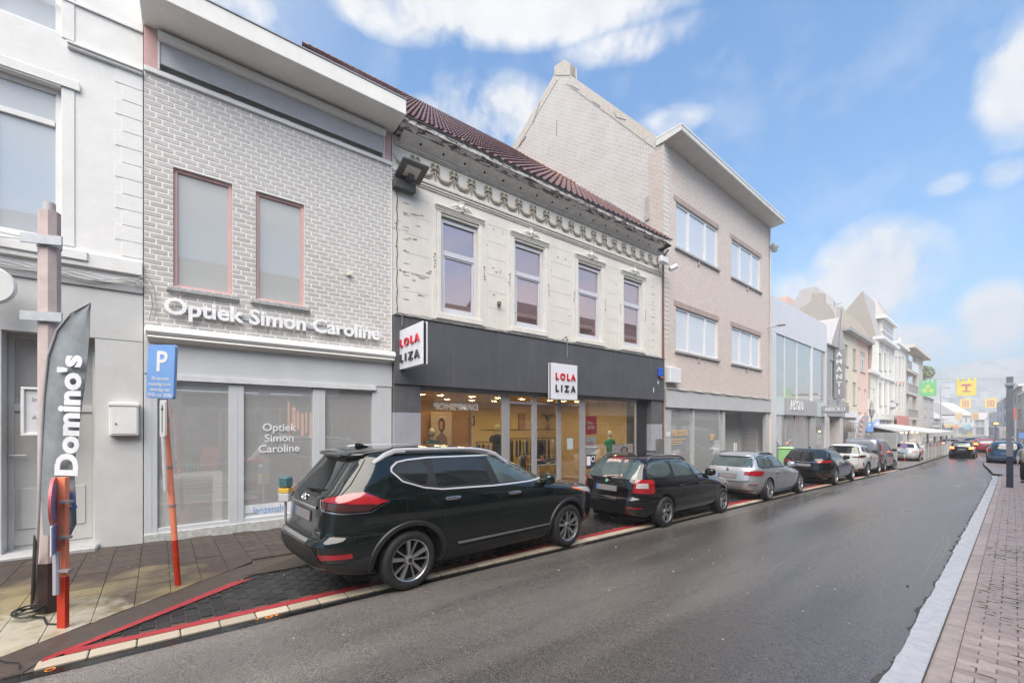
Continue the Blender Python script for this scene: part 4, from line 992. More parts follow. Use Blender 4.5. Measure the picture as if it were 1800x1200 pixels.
# lead flashing against the gable
mb=MB(FL.M@RS) if False else MB(FL.M)
mb.prism([(e0[0]+.2,e0[1]+.26),(rw*.62,e0[1]+(rz-e0[1])*(rw*.62-e0[0])/(rw-e0[0])+.34),(rw*.62,e0[1]+(rz-e0[1])*(rw*.62-e0[0])/(rw-e0[0])+.03),(e0[0]+.2,e0[1]+.02)],(U1-.06,U1-.03),'x'); mb.build('flashing',mat('lead_flashing',(.36,.38,.43),.5,.1),rf)
MB(FL.M).box(U0+.01,U0+.03,.31,8,0,8.3).box(U1-.06,U1-.04,.31,8,0,8.3).build('side_wall',M_PLAS,S_)
# fascia
M_FAS=mat('grey_fascia',(.085,.088,.098),.55,.12,1.4,bump=.15,bscale=20,streak=.4,streakcol=(.15,.14,.135))
fb=[U0+.002,4.55,6.9,8.85,10.75,12.75,U1-.14]
for a,b in zip(fb,fb[1:]): B('fascia_panel',M_FAS,S_,FL,a+.002,b-.002,-.14,-.02,2.82,4.315,c=.004)
B('fascia_core',mat('fascia_core',(.03,.03,.03),.8),S_,FL,U0+.004,U1-.15,-.0195,.3,2.83,4.33)
B('fascia_cap',mat('cap_dark',(.06,.06,.06),.5),S_,FL,U0,U1-.13,-.16,-.0,4.316,4.345)
mb=MB(FL.M)
for k in range(3):
    mb.tube([(U0+.05+i*.1,-.10-.02*k,4.365+.012*k+.01*math.sin(i*.7+k*2)+.006*math.sin(i*2.1)) for i in range(int((U1-U0-.3)/.1))],.0065,5)
mb.tube([(FL.u(702),-.155,4.36),(FL.u(702),-.16,4.1)],.012,6); mb.tube([(FL.u(990),-.155,4.5),(FL.u(990),-.17,3.9)],.014,6); mb.tube([(FL.u(988)-.05,-.05,4.42),(FL.u(990),-.12,4.52),(FL.u(991)+.06,-.1,4.42)],.02,6)
o=mb.build('facade_cable',mat('cable_grey',(.22,.21,.2),.6),None,smooth=True); tag(o,'thin cables clipped along the top edge of the dark grey fascia','cable')
mb=MB(FL.M); q1=FL.q(1148,685,-.14); 
for (px,py,sx,sz) in ((1149,685,.045,.11),(1157,672,.05,.08)):
    u,z=FL.q(px,py,-.145); mb.prism([(u-sx*.6,z-sz*.3),(u,z-sz),(u+sx*.5,z-sz*.4),(u+sx*.6,z+sz*.2),(u-.0,z+sz)],(-.146,-.1405),'y')
mb.build('torn_poster_scrap',mat('scrap_white',(.75,.75,.78),.7),S_)
# drain pipe at right and left cable
mb=MB(FL.M); u=U1-.10
mb.tube([(u,-.06,.1),(u,-.06,8.1),(u-.05,-.3,8.3)],.035,9); mb.build('downpipe',mat('rust_brown_pipe',(.20,.09,.065),.7,.3,8),S_,smooth=True)
mb=MB(FL.M); u=FL.u(697.5)
mb.tube([(u+.01*math.sin(k*1.7),-.012,4.4+k*.11) for k in range(29)],.008,5)
for k in range(8): mb.ell((u,-.012,4.5+k*.38),(.014,.014,.014),6,4)
o=mb.build('facade_cable',mat('cable_black',(.05,.045,.045),.6),None,smooth=True); tag(o,'black cable running down the cream plaster under the floodlight','cable')
# small items on the wall
q1=FL.q(876,534); o=B('wall_sensor',mat('brown_plastic',(.18,.13,.10),.5),None,FL,q1[0]-.05,q1[0]+.04,-.09,-.001,q1[1]-.06,q1[1]+.05,c=.015); tag(o,'small brown sensor between the first two upper windows','sensor')
# floodlight
q1=FL.q(700,312,-.02); fl=thing('floodlight','dark square floodlight on the cream wall below the frieze','lamp',FL.M@Matrix.Translation((U0+.06,-.02,q1[1])))
mg=mat('lamp_dark_metal',(.09,.095,.09),.5,.15,12)
zz=FL.q(700,318,-.2)[1]
B('bracket',mg,fl,FL,U0-.0,U0+.50,-.16,-.001,zz-.10,zz+.09,c=.008)
MM=FL.M@Matrix.Translation((U0+.33,-.34,zz+.24))@Matrix.Rotation(-.30,4,'X')
mb=MB(MM); mb.box(-.31,.29,-.26,.28,-.02,.035,c=.01); mb.build('housing',mg,fl)
mb=MB(MM); mb.box(-.17,.15,-.14,.15,-.028,-.0205); mb.build('lens',mat('lamp_glass',(.62,.6,.55),.3),fl)
MB(FL.M).box(U0+.26,U0+.40,-.30,-.06,zz+.092,zz+.215,c=.01).build('arm',mg,fl)
# projecting and flat signs
M_SGN=mat('sign_white',(.78,.78,.83),.3,.02); M_SR=mat('sign_red',(.55,.02,.03),.35); M_SK=mat('sign_charcoal',(.04,.045,.05),.35); M_SEDGE=mat('sign_edge_dark',(.02,.02,.025),.4)
# first one stands at right angles to the wall
us_=3.26; Ms=FL.M@Matrix.Translation((us_,0,0))
def perp_q(u_,px,py):
    w,z=plane_q(u_,px,py); return w,z
wa,za=perp_q(us_,701,582); wb,zb_=perp_q(us_,743,577); _,zc1=perp_q(us_,701,650)
sg=thing('projecting_sign','white square shop sign sticking out at right angles from the left end of the fascia','sign',FL.M@Matrix.Translation((us_,(wa+wb)/2,zc1)))
wlo,whi=min(wa,wb),max(wa,wb)
mb=MB(FL.M); mb.box(us_,us_+.022,wlo,whi,zc1,za,c=.004); mb.build('face',M_SGN,sg)
B('core',M_SEDGE,sg,FL,us_+.0225,us_+.085,wlo+.02,whi-.02,zc1+.02,za-.02)
B('face',M_SGN,sg,FL,us_+.0855,us_+.11,wlo,whi,zc1,za)
mb=MB(FL.M); mb.tube([(us_+.05,whi-.03,za-.1),(us_+.05,-.1,za-.1)],.02); mb.tube([(us_+.05,whi-.03,zc1+.1),(us_+.05,-.1,zc1+.1)],.02); mb.build('bracket',M_SEDGE,sg)
# text frame: local x = -inward (towards the street), facing -u
fx=Matrix(((0,1,0,0),(-1,0,0,0),(0,0,1,0),(0,0,0,1)))
Wd=whi-wlo; Hh=za-zc1
for s_,m_,fz in (('LOLA',M_SR,.56),('LIZA',M_SK,.18)):
    text('letter',s_,m_,sg,FL.M@Matrix.Translation((us_-.016,whi-Wd*.10,zc1+Hh*fz))@fx,Hh*.265,.03,bold=.006,split=True,space=1.45 if s_=='LOLA' else 1.6,fit=Wd*.80)
w2=-.30
(ua,z1_),(ub,_)=FL.q(969,637,w2),FL.q(1015,645,w2); z0_=FL.q(969,701,w2)[1]
sg=thing('fascia_sign','white square shop sign fixed flat in front of the fascia above the door','sign',FL.M@Matrix.Translation(((ua+ub)/2,w2,z0_)))
B('face',M_SGN,sg,FL,ua,ub,w2,w2+.02,z0_,z1_); B('core',mat('sign_edge_grey',(.3,.3,.33),.4),sg,FL,ua+.01,ub-.01,w2+.0205,w2+.10,z0_+.01,z1_-.01); B('back',M_SGN,sg,FL,ua,ub,w2+.1005,w2+.13,z0_,z1_); B('bracket',M_SEDGE,sg,FL,ua+.2,ub-.2,w2+.1305,-.141,z0_+.2,z1_-.2)
Wd=ub-ua;Hh=z1_-z0_
for s_,m_,fz in (('LOLA',M_SR,.56),('LIZA',M_SK,.23)):
    text('letter',s_,m_,sg,FL.M@Matrix.Translation((ua+Wd*.15,w2-.014,z0_+Hh*fz)),Hh*.245,.026,bold=.008,split=True,space=1.5 if s_=='LOLA' else 1.75,fit=Wd*.76)
# alarm box
q1=FL.q(1162,655,-.2); al=thing('alarm_box','small blue alarm box at the right end of the grey fascia','alarm',FL.M@Matrix.Translation((q1[0],-.2,q1[1])))
B('body',mat('alarm_blue',(.02,.10,.55),.35),al,FL,q1[0]-.13,q1[0]+.13,-.22,-.141,q1[1]-.14,q1[1]+.17,c=.02); B('lens',mat('alarm_orange',(.8,.18,.03),.3),al,FL,q1[0]-.02,q1[0]+.14,-.225,-.150,q1[1]-.18,q1[1]-.141,c=.01)
0 and text('lettering','M',mat('alarm_white',(.8,.8,.8),.4),al,FL.M@Matrix.Translation((q1[0]-.02,-.226,q1[1]-.08)),.12,.004,bold=.004)
# ---- shopfront
M_ALU=mat('aluminium_frame',(.40,.39,.41),.38,.06,8,metal=.25)
M_PIL=mat('pillar_grey',(.12,.12,.125),.6,.2,4,streak=.3,streakcol=(.05,.05,.05)); M_PIL2=mat('pillar_pale',(.38,.38,.42),.6,.08,4,streak=.2)
sw0,sw1=FL.u(737),FL.u(1118,.1)
B('pillar',M_PIL,S_,FL,U0+.01,sw0-.01,-.1,.5,2.2,2.815,label='dark upper half of the left pillar'); B('pillar',M_PIL2,S_,FL,U0+.01,sw0-.01,-.1,.5,-.35,2.198,label='pale lower half of the left pillar')
ur0,ur1=FL.u(1142),FL.u(1161)
B('pillar',M_PIL,S_,FL,ur0,ur1,-.08,.5,1.95,2.815); B('pillar',M_PIL2,S_,FL,ur0,ur1,-.08,.5,1.0,1.948); B('pillar',M_PIL,S_,FL,ur0,ur1,-.08,.5,-.45,.998)
B('side_panel',mat('jamb_black',(.03,.03,.032),.5),S_,FL,sw1,ur0-.002,.12,.5,-.4,2.815)
zs=2.72; w0_=.08
frs=[(sw0,sw0+.02),(FL.u(883.5,w0_),FL.u(896,w0_)),(FL.u(936,w0_),FL.u(944,w0_)),(FL.u(980,w0_),FL.u(986.7,w0_)),(FL.u(1020,w0_),FL.u(1029,w0_)),(sw1-.03,sw1)]
mb=MB(FL.M)
for a,b in frs: mb.box(a,b,w0_,w0_+.08,-.2,zs,c=.006)
mb.box(sw0,sw1,w0_-.005,w0_+.085,zs+.001,2.82); mb.build('frame',M_ALU,S_)
mb=MB(FL.M)
for i,(p,q_) in enumerate(zip(frs,frs[1:])):
    zb=.25 if i in (0,4) else -.12
    B('rail',M_ALU,S_,FL,p[1],q_[0],w0_+.002,w0_+.078,zb-.12,zb)
    if i in (1,2,3): B('rail',M_ALU,S_,FL,p[1],q_[0],w0_+.002,w0_+.078,2.50,2.56)
M_SG=glassmat('shop_glass',(.93,.95,.93),.12,(.95,.95,.98))
for i,(p,q_) in enumerate(zip(frs,frs[1:])):
    zb=.25 if i in (0,4) else -.12
    nm='pane' if i!=3 else 'door'
    d_=B(nm,M_SG,S_,FL,p[1]+.001,q_[0]-.001,w0_+.035,w0_+.043,zb,2.50 if i in (1,2,3) else zs,c=0)
    if i==3:
        mb=MB(FL.M); zz=.98-.25; zz=FL.q(985,857,w0_)[1]; mb.tube([(p[1]+.03,w0_-.01,zz),(p[1]+.03,w0_-.05,zz),(p[1]+.16,w0_-.05,zz)],.011,8); mb.build('handle',mat('chrome',(.7,.7,.72),.12,0,metal=1),d_,smooth=True)
# interior
M_IW=mat('shop_cream_wall',(.66,.52,.27),.8,.04); M_IF=mat('shop_floor',(.28,.21,.15),.4,.15,6); M_IC=mat('shop_ceiling',(.55,.42,.24),.8)
D=5.2
mb=MB(FL.M); mb.box(sw0-.3,sw1+.5,D,D+.05,-.3,2.82); mb.box(sw0-.35,sw0-.3,.2,D,-.3,2.82); mb.box(sw1+.45,sw1+.5,.5,D,-.3,2.82); mb.build('shop_interior_wall',M_IW,S_)
B('shop_floor',M_IF,S_,FL,sw0-.3,sw1+.5,.17,D,-.40,-.20,c=0); B('shop_ceiling',M_IC,S_,FL,sw0-.3,sw1+.5,.17,D,2.80,2.84,c=0)
B('display_floor',M_IF,S_,FL,sw0,frs[1][0],.17,1.6,-.199,.26); B('display_floor',M_IF,S_,FL,frs[4][1],sw1,.17,1.6,-.199,.2)
# partition with wardrobe panel behind first window
B('partition',mat('orange_brown_panel',(.50,.26,.08),.5,.12,2),S_,FL,sw0+.15,FL.u(825,1.7),1.7,1.76,-.19,2.30,label='warm brown display partition')
B('partition_frame',mat('panel_frame_grey',(.3,.25,.2),.5),S_,FL,FL.u(825,1.7),FL.u(825,1.7)+.05,1.66,1.78,-.19,2.34)
# ceiling lights
M_EM=mat('spot_emitter',(1,.8,.5),.5,0,emit=(1,.72,.38),estr=30)
n=0
for u in (4.3,4.9,5.5,6.6,7.6,8.6,9.9,10.6,11.3):
    for w in (.6,2.2,3.8):
        cl_=thing('ceiling_spot','round warm ceiling spot lit inside the clothes shop','ceiling spot',FL.M@Matrix.Translation((u,w,2.79)),'ceiling spots in the clothes shop')
        MB(FL.M).lathe([(.09,0),(.11,-.012),(.11,.008)],14,c=(u,w,2.786)).build('trim',M_ALU,cl_); MB(FL.M).lathe([(0,-.002),(.088,-.002)],14,c=(u,w,2.786)).build('lens',M_EM,cl_); n+=1
# clothes rails
M_SGN2=mat('table_white',(.6,.58,.55),.5)
GC=[(.03,.03,.04),(.05,.05,.06),(.35,.32,.28),(.02,.02,.03),(.08,.10,.16),(.30,.08,.05),(.5,.45,.38),(.12,.10,.09)]
def rail(u,w,wd,lab,z=1.35,grp=None):
    t=base_thing(FL,u,w,'clothes_rail',lab,'clothes rail'); m=mat('rail_black',(.02,.02,.02),.4)
    mb=MB(FL.M)
    for s_ in (-1,1): mb.tube([(u+s_*wd/2,w,-.2),(u+s_*wd/2,w,z)],.015,6)
    mb.tube([(u-wd/2,w,z),(u+wd/2,w,z)],.015,6); mb.build('frame',m,t)
    k=0; x=u-wd/2+.08
    while x<u+wd/2-.05:
        c_=GC[random.randrange(len(GC))]; L_=random.uniform(.55,.95); sh=random.uniform(.17,.21)
        mb=MB(FL.M@Matrix.Translation((x,w,z-.06))@Matrix.Rotation(random.uniform(.5,1.0),4,'Z'))
        mb.prism([(-sh,-.06),(-.05,0),(.05,0),(sh,-.06),(sh+.04,-.45),(sh-.04,-.46),(sh-.02,-L_),(-sh+.02,-L_),(-sh+.04,-.46),(-sh-.04,-.45)],(-.03,.03),'y'); mb.tube([(0,0,0),(0,0,.05)],.005,4)
        mb.build('garment',mat('cloth_%d'%GC.index(c_),c_,.9,.25,10),t); x+=random.uniform(.12,.2); k+=1
rail(FL.u(862,2.6),2.6,1.1,'clothes rail with dark coats seen through the widest shop pane')
rail(FL.u(915,2.4),2.4,.9,'clothes rail with jackets seen between the first door posts',1.45)
rail(FL.u(960,2.4),2.4,.9,'clothes rail with dark and patterned tops left of the shop door',1.45)
rail(FL.u(925,1.4),1.4,.6,'low clothes rail standing close behind the narrow pane',1.0)
for (px_,w_,nn,lb) in ((800,1.1,5,'folded clothes on a low white table behind the first shop pane'),(1095,1.2,4,'folded clothes on a low white table behind the right shop pane'),(955,.9,4,'folded tops stacked on a low table just inside the narrow pane')):
    u_=FL.u(px_,w_); t=base_thing(FL,u_,w_,'sale_table',lb,'table'); B('tabletop',M_SGN2,t,FL,u_-.45,u_+.45,w_-.25,w_+.25,.68,.71)
    for a in (-.4,.38):
        for b in (-.22,.2): B('leg',M_SGN2,t,FL,u_+a,u_+a+.03,w_+b,w_+b+.03,-.19,.679)
    for k in range(nn):
        for j in range(3): c_=GC[(k*3+j)%len(GC)]; B('folded_garment',mat('cloth_%d'%GC.index(c_),c_,.9),t,FL,u_-.42+k*.2,u_-.25+k*.2,w_-.2,w_+.15,.712+j*.05,.755+j*.05,c=.02)
for (pa,ya,pb,yb,w_,lb) in ((825,730,835,748,4.9,'small dark framed print on the shop back wall left of the coats'),(1092,738,1106,750,4.9,'framed notice on the back wall behind the right shop pane')):
    (a,z1),(b,z0)=FL.q(pa,ya,w_),FL.q(pb,yb,w_); t=thing('framed_print',lb,'picture',FL.M@Matrix.Translation((a,w_,z0))); mb=MB(FL.M); frame(mb,a,b,z0,z1,.05,w_,w_+.04); mb.build('frame',M_SK,t); B('print',mat('print_tan',(.45,.33,.2),.6,.4,6),t,FL,a+.05,b-.05,w_+.01,w_+.03,z0+.05,z1-.05)
o=B('display_shelf',mat('shelf_black',(.02,.02,.02),.4),None,FL,FL.u(850,3.4),FL.u(975,3.4),3.3,3.6,1.72,1.75); tag(o,'long black wall shelf at the back of the clothes shop','shelf')
o=B('picture',mat('picture_brown',(.40,.22,.11),.6,.5,7),None,FL,FL.u(913,5.1),FL.u(925,5.1),D-.05,D-.005,1.75,2.4); tag(o,'brown figure picture on the shop back wall over the shelf','picture')
# plant in a vase
pl=base_thing(FL,FL.u(962,3.4),3.4,'vase_plant','vase with drooping palm leaves on the black wall shelf','plant')
pu=FL.u(962,3.4); mb=MB(FL.M); mb.lathe([(0,0),(.07,0),(.09,.1),(.05,.22),(.04,.28)],12,c=(pu,3.4,1.752)); mb.build('vase',mat('vase_brown',(.2,.1,.06),.4),pl,smooth=True)
mb=MB(FL.M)
for k in range(9):
    a=k*.75; mb.tube([(pu,3.4,2.02),(pu+.12*math.cos(a),3.4+.05*math.sin(a),2.3),(pu+.32*math.cos(a),3.4+.1*math.sin(a),2.36),(pu+.45*math.cos(a),3.4+.1*math.sin(a),2.2)],[.01,.022,.02,.004],5)
mb.build('leaf',mat('leaf_dark',(.04,.05,.02),.6),pl)
# framed poster with a woman: generic portrait print
def portrait(px0,py0,px1,py1,w,lab,skin,hair,shirt,bgc):
    (a,z1),(b,z0)=FL.q(px0,py0,w),FL.q(px1,py1,w)
    t=thing('poster',lab,'poster',FL.M@Matrix.Translation(((a+b)/2,w,z0)))
    B('board',mat('poster_bg_%d'%int(px0),bgc,.5,.08,3),t,FL,a,b,w,w+.02,z0,z1,c=0)
    c_=(a+b)/2;W_=b-a;H_=z1-z0
    def blob(nm,cx,cz,rx,rz,col,k): 
        mb=MB(FL.M); mb.lathe([(0,0),(1,0)],20,'y'); mb.v=[FL.M@Vector((cx+ (FL.M.inverted()@v).x*rx, w-.002*k, cz+(FL.M.inverted()@v).z*rz)) for v in mb.v]; mb.build(nm,mat('print_'+nm+str(int(px0)),col,.6,.2,9),t)
    zh=z0+H_*.70
    blob('printed_hair',c_,zh,W_*.17,H_*.16,hair,1); blob('printed_face',c_-.01,zh-.01,W_*.10,H_*.105,skin,2)
    mb=MB(FL.M); mb.prism([(c_-W_*.35,z0),(c_-W_*.26,z0+H_*.42),(c_-W_*.06,z0+H_*.52),(c_-W_*.05,zh-H_*.08),(c_+W_*.05,zh-H_*.08),(c_+W_*.06,z0+H_*.52),(c_+W_*.26,z0+H_*.42),(c_+W_*.35,z0)],(w-.0015,w-.0005),'y'); mb.build('printed_body',mat('print_shirt%d'%int(px0),shirt,.6,.3,12),t)
portrait(758,723,794,800,1.5,'tall poster of a woman in a patterned top behind the first shop pane',(.42,.22,.14),(.05,.03,.02),(.26,.16,.16),(.60,.47,.36))
portrait(1077,781,1117,812,.22,'small framed poster of a dark haired woman at the foot of the right shop pane',(.62,.30,.22),(.03,.02,.02),(.6,.35,.3),(.60,.50,.55))
# mannequins
def mannequin(px,pyh,w,lab,dress,arms=True):
    u,zh=FL.q(px,pyh,w)
    t=base_thing(FL,u,w,'mannequin',lab,'mannequin'); ms=mat('mannequin_cream',(.66,.58,.40),.4); md=dress
    T=FL.M@Matrix.Translation((u,w,zh))
    mb=MB(T); mb.ell((0,0,0),(.075,.09,.115),14,10); mb.tube([(0,.01,-.09),(0,.01,-.19)],[.04,.05],10); mb.build('head',ms,t,smooth=True)
    mb=MB(T); mb.lathe([(.04,-.17),(.10,-.20),(.17,-.24),(.185,-.30),(.16,-.45),(.13,-.58),(.17,-.74),(.21,-1.2),(.20,-1.22)],16); mb.v=[T@Vector((p.x,p.y*.62,p.z)) for p in [(T.inverted()@v) for v in mb.v]]
    for s_ in (-1,1): mb.tube([(s_*.15,0,-.24),(s_*.21,.0,-.32),(s_*.225,0,-.42)],[.06,.062,.06],8)
    mb.build('dress',md,t,smooth=True)
    if arms:
        for s_ in (-1,1): MB(T).tube([(s_*.22,0,-.41),(s_*.24,.02,-.6),(s_*.24,-.03,-.85)],[.042,.035,.025],8).build('arm',ms,t,smooth=True)
    mb=MB(T); mb.tube([(0,0,-1.2),(0,0,-zh-.0+.25)],.02,8); mb.lathe([(0,0),(.17,0),(.17,.015),(0,.015)],18,c=(0,0,-zh+.25)); mb.build('stand',M_ALU,t)
mannequin(759,760,.7,'cream headed mannequin in a dark teal top behind the first shop pane',mat('teal_cloth',(.02,.07,.10),.8,.2))
mannequin(1072,762,.6,'mannequin in a bright green dress behind the right shop pane',mat('green_cloth',(.005,.19,.065),.8,.25,12,bump=.5,bscale=12))
mannequin(874,752,1.4,'cream headed mannequin in dark clothes at the right end of the first pane',mat('dark_cloth',(.03,.03,.04),.8,.2))
# red sale posters on glass
(a,z1),(b,z0)=FL.q(1030,731,.2),FL.q(1049,763,.2)
t=thing('sale_poster','red sale poster with white letters hanging behind the right shop pane','poster',FL.M@Matrix.Translation(((a+b)/2,.2,z0)))
B('sheet',mat('poster_red',(.48,.015,.03),.5),t,FL,a,b,.2,.206,z0,z1,c=0); text('lettering','MAL\nIJZEN',mat('poster_white',(.85,.8,.8),.5),t,FL.M@Matrix.Translation((a+.06,.197,z0+(z1-z0)*.55)),.14,.002)
(a,z1),(b,z0)=FL.q(1030,767,.2),FL.q(1048,797,.2)
t=thing('discount_poster','pale lilac poster with a red fifty percent figure under the red one','poster',FL.M@Matrix.Translation(((a+b)/2,.2,z0)))
B('sheet',mat('poster_lilac',(.55,.52,.6),.5),t,FL,a,b,.2,.206,z0,z1,c=0); text('lettering','50%',M_SR,t,FL.M@Matrix.Translation((a+.03,.197,z0+(z1-z0)*.45)),.2,.002)
(a,z1),(b,z0)=FL.q(1030,799,.12),FL.q(1046,822,.12)
t=thing('parking_sticker','dark blue sticker with a white ring on the right shop pane','sticker',FL.M@Matrix.Translation(((a+b)/2,.1,z0)))
B('sheet',mat('sticker_navy',(.02,.03,.07),.5),t,FL,a,b,.105,.11,z0,z1,c=0); B('white_panel',M_SGN,t,FL,a+.02,a+(b-a)*.45,.102,.1045,z0+.1,z1-.05,c=0)
MB(FL.M).lathe([(.07,0),(.10,0)],20,'y',c=(a+(b-a)*.74,.103,z1-.14)).build('ring',M_SGN,t)
(a,z1),(b,z0)=FL.q(998,770,w0_),FL.q(1008,789,w0_); o=B('door_notice',mat('notice_pale',(.45,.52,.55),.5),None,FL,a,b,w0_+.02,w0_+.03,z0,z1,c=0); tag(o,'small pale notice taped to the glass shop door','notice')
o=B('meter_box',mat('meter_grey',(.16,.16,.16),.6,.2),None,FL,FL.u(1149),FL.u(1160),-.16,-.081,.6,1.42,c=.01); tag(o,'dark grey meter box on the right shop pillar','meter box')
# ------------------------------------------------------------------ buildings beyond the clothes shop
FB=Fac(-8.4,14.4,1773)
def pq(F,u_,px,py):
    "point on the plane square to facade F at distance u_: (w, z)"
    k=(px-900)/f_px; dx=FW.x+RT.x*k; dy=FW.y+RT.y*k; o0=F.W(u_,0,0); n=F.n
    D=(-o0.x*n[1]+o0.y*n[0])/(-dx*n[1]+dy*n[0]); w=(D*dx-o0.x)/n[0] if abs(n[0])>abs(n[1]) else (D*dy-o0.y)/n[1]
    return w,CH+(746-py)/f_px*D
M_W2=mat('pale_white_frame2',(.78,.78,.80),.35,.03)
M_BR2=brickmat('pale_rose_brick',(.50,.385,.335),(.60,.49,.44),(.76,.69,.64),.22,.075,.016,blotch=.18,patch=(.62,.56,.53))
def gable_mat():
    return brickmat('whitewashed_brick',(.40,.34,.31),(.50,.44,.40),(.66,.635,.60),.235,.088,.026,blotch=.75,patch=(.66,.635,.60),bump=.9,axis='yz')
M_GAB=gable_mat()
G_=Fac(-8.4,14.44,t=(-1,0))
BBt=base_thing(FB,0.05,0,'brick_building','three storey pale rose brick building with whitewashed gable and wide white windows','building')
UB1=10.75
WA=[(.91,4.56),(5.98,9.51)]; ZR=[(4.80,6.50),(8.80,10.56)]
holes=[(a,b,c,d) for a,b in WA for c,d in ZR]
mb=MB(FB.M); wall(mb,.06,UB1,3.26,12.46,holes,reveal=.14); mb.build('wall',M_BR2,BBt)
for (a,b) in WA:
    for (c,d) in ZR:
        wf=MB(FB.M); frame(wf,a+.002,b-.002,c+.002,d-.002,.09,.05,.13)
        n3=(b-a)/3
        for k,cut_ in enumerate((.30,.70)): 
            x=a+(b-a)*cut_; wf.box(x-.085,x+.085,.048,.13,c+.095,d-.095,c=.006)
        w_=wf.build('window',M_W2,BBt)
        ed=[a+.09,a+(b-a)*.30,a+(b-a)*.70,b-.09]
        for p,q_ in zip(ed,ed[1:]): B('pane',glassmat('pale_flat_glass',(.85,.87,.9),.16,(.95,.97,1),back=(.86,.87,.88),backfac=.74),w_,FB,p+(.086 if p!=ed[0] else .002),q_-(.086 if q_!=ed[-1] else .002),.09,.098,c+.095,d-.095,c=0)
        B('roller_blind',mat('pale_blind2',(.62,.63,.66),.9),w_,FB,a+.1,b-.1,.25,.27,c+.1,d-.1)
        B('sill',mat('pale_sill_stone',(.40,.38,.37),.8,.15,12),w_,FB,a-.10,b+.10,-.08,.05,c-.10,c-.003,c=.01)
        B('sill_block',mat('pale_sill_stone',(.4,.4,.4)),w_,FB,(a+b)/2-.06,(a+b)/2+.06,-.05,-.002,c-.3,c-.101)
        sb=unit_box('lintel_brick',mat('pale_lintel_brick',(.43,.34,.31),.85,.15,20,rnd=.12),c=.04)
        n=int((b-a+.3)/.075)
        for k in range(n):
            o=bpy.data.objects.new('lintel_brick',sb); link(o,w_,FB.M@Matrix.Translation((a-.13+k*.075,-.004,d+.115))@Matrix.Diagonal((.065,.02,.21,1)))
cu0=FB.q(1162,228)[1]
MB(FB.M).prism([(.0,12.45),(-.70,12.52),(-.72,12.56),(-.72,12.70),(.3,12.72),(.3,12.45)],(-.02,UB1+.06),'x').build('cornice',mat('cornice_stained',(.66,.65,.62),.75,.08,3,streak=.2,streakcol=(.42,.40,.37)),BBt)
B('cornice_cap',M_PALEFR,BBt,FB,-.03,UB1+.07,-.74,.3,12.701,12.76)
for k in range(16):
    B('soffit_stain',mat('soffit_stain',(.42,.40,.37),.9,.3,9),BBt,FB,.5+k*.66,.72+k*.66,-.42,-.05,12.448,12.4575) if False else None
# gable wall against the clothes shop
pts=[(1163,430),(1162.5,228),(1003,132.5),(1002,111.5),(992.5,105),(975,117.5),(974.5,132.5),(899.5,261.5),(870,330)]
gp=[]
for (x,y) in pts: gp.append(G_.q(x,y))
gp2=[(max(a,.0),b) for a,b in gp]
ext=gp2[-2]; 
poly=[(.0,5.0)]+[(0.0,12.5)]+gp2[2:8]+[(gp2[7][0]+1.2,gp2[7][1]-2.0),(gp2[7][0]+1.2,5.0)]
mb=MB(G_.M); mb.prism(poly,(-.32,.0),'y'); 
MB(G_.M).prism(poly,(-.36,0),'y').build('gable_wall',M_GAB,BBt)
# render coping up both rakes and on the chimney stub
M_COP=mat('gable_coping_render',(.56,.51,.45),.9,.14,7,bump=.5,bscale=40)
def cop(p,q_,th,name='coping'):
    d=Vector((q_[0]-p[0],q_[1]-p[1])); n=Vector((-d.y,d.x)).normalized(); 
    if n.y>0: n=-n
    P=[p,q_,(q_[0]+n.x*th,q_[1]+n.y*th),(p[0]+n.x*th,p[1]+n.y*th)]
    P=[(a,b) for a,b in P]; MB(G_.M).prism(P,(-.375,.018),'y').build(name,M_COP,BBt)
cop((.0,12.5),gp2[2],.34); cop(gp2[7],gp2[6],.42)
MB(G_.M).prism([gp2[2],gp2[3],gp2[4],gp2[5],gp2[6]],(-.45,.022),'y').build('chimney',M_COP,BBt)
# anchors and marks on the gable
mb=MB(G_.M)
for (x0,y0,x1,y1) in ((950,180,938,215),(979,212,979,238),(1004,150,1018,158),(1080,195,1085,206),(1085,206,1101,211),(1043,178,1056,187),(925,240,912,258)):
    a=G_.q(x0,y0); b=G_.q(x1,y1); mb.tube([(a[0],.02,a[1]),(b[0],.02,b[1])],.022,5)
o=mb.build('wall_anchor',mat('anchor_grey',(.33,.32,.31),.7),BBt)
q1=G_.q(1138,367); B('meter_niche',mat('niche_grey',(.42,.40,.38),.8),BBt,G_,q1[0]-.12,q1[0]+.08,.0,.05,q1[1]-.45,q1[1]+.45)
# strip of red bricks down the front edge
B('corner_strip',brickmat('corner_brick',(.46,.32,.27),(.56,.44,.40),(.62,.56,.52),.235,.088,.02,blotch=.5,patch=(.6,.56,.52),axis='yz'),BBt,G_,.002,.62,.001,.022,7.9,12.3)
# roof behind the gable
rp_=[(.32,12.7),(gp2[2][0],gp2[2][1]-.25),(gp2[6][0],gp2[6][1]-.25),(gp2[7][0]+1,gp2[7][1]-2)]
MB(FB.M).prism(rp_,(.38,UB1),'x').build('roof',mat('pale_roof_tile',(.36,.33,.32),.8,.2,8),BBt)
MB(FB.M).box(UB1-.02,UB1,.3,9,0,12.4).build('side_wall',M_BR2,BBt)
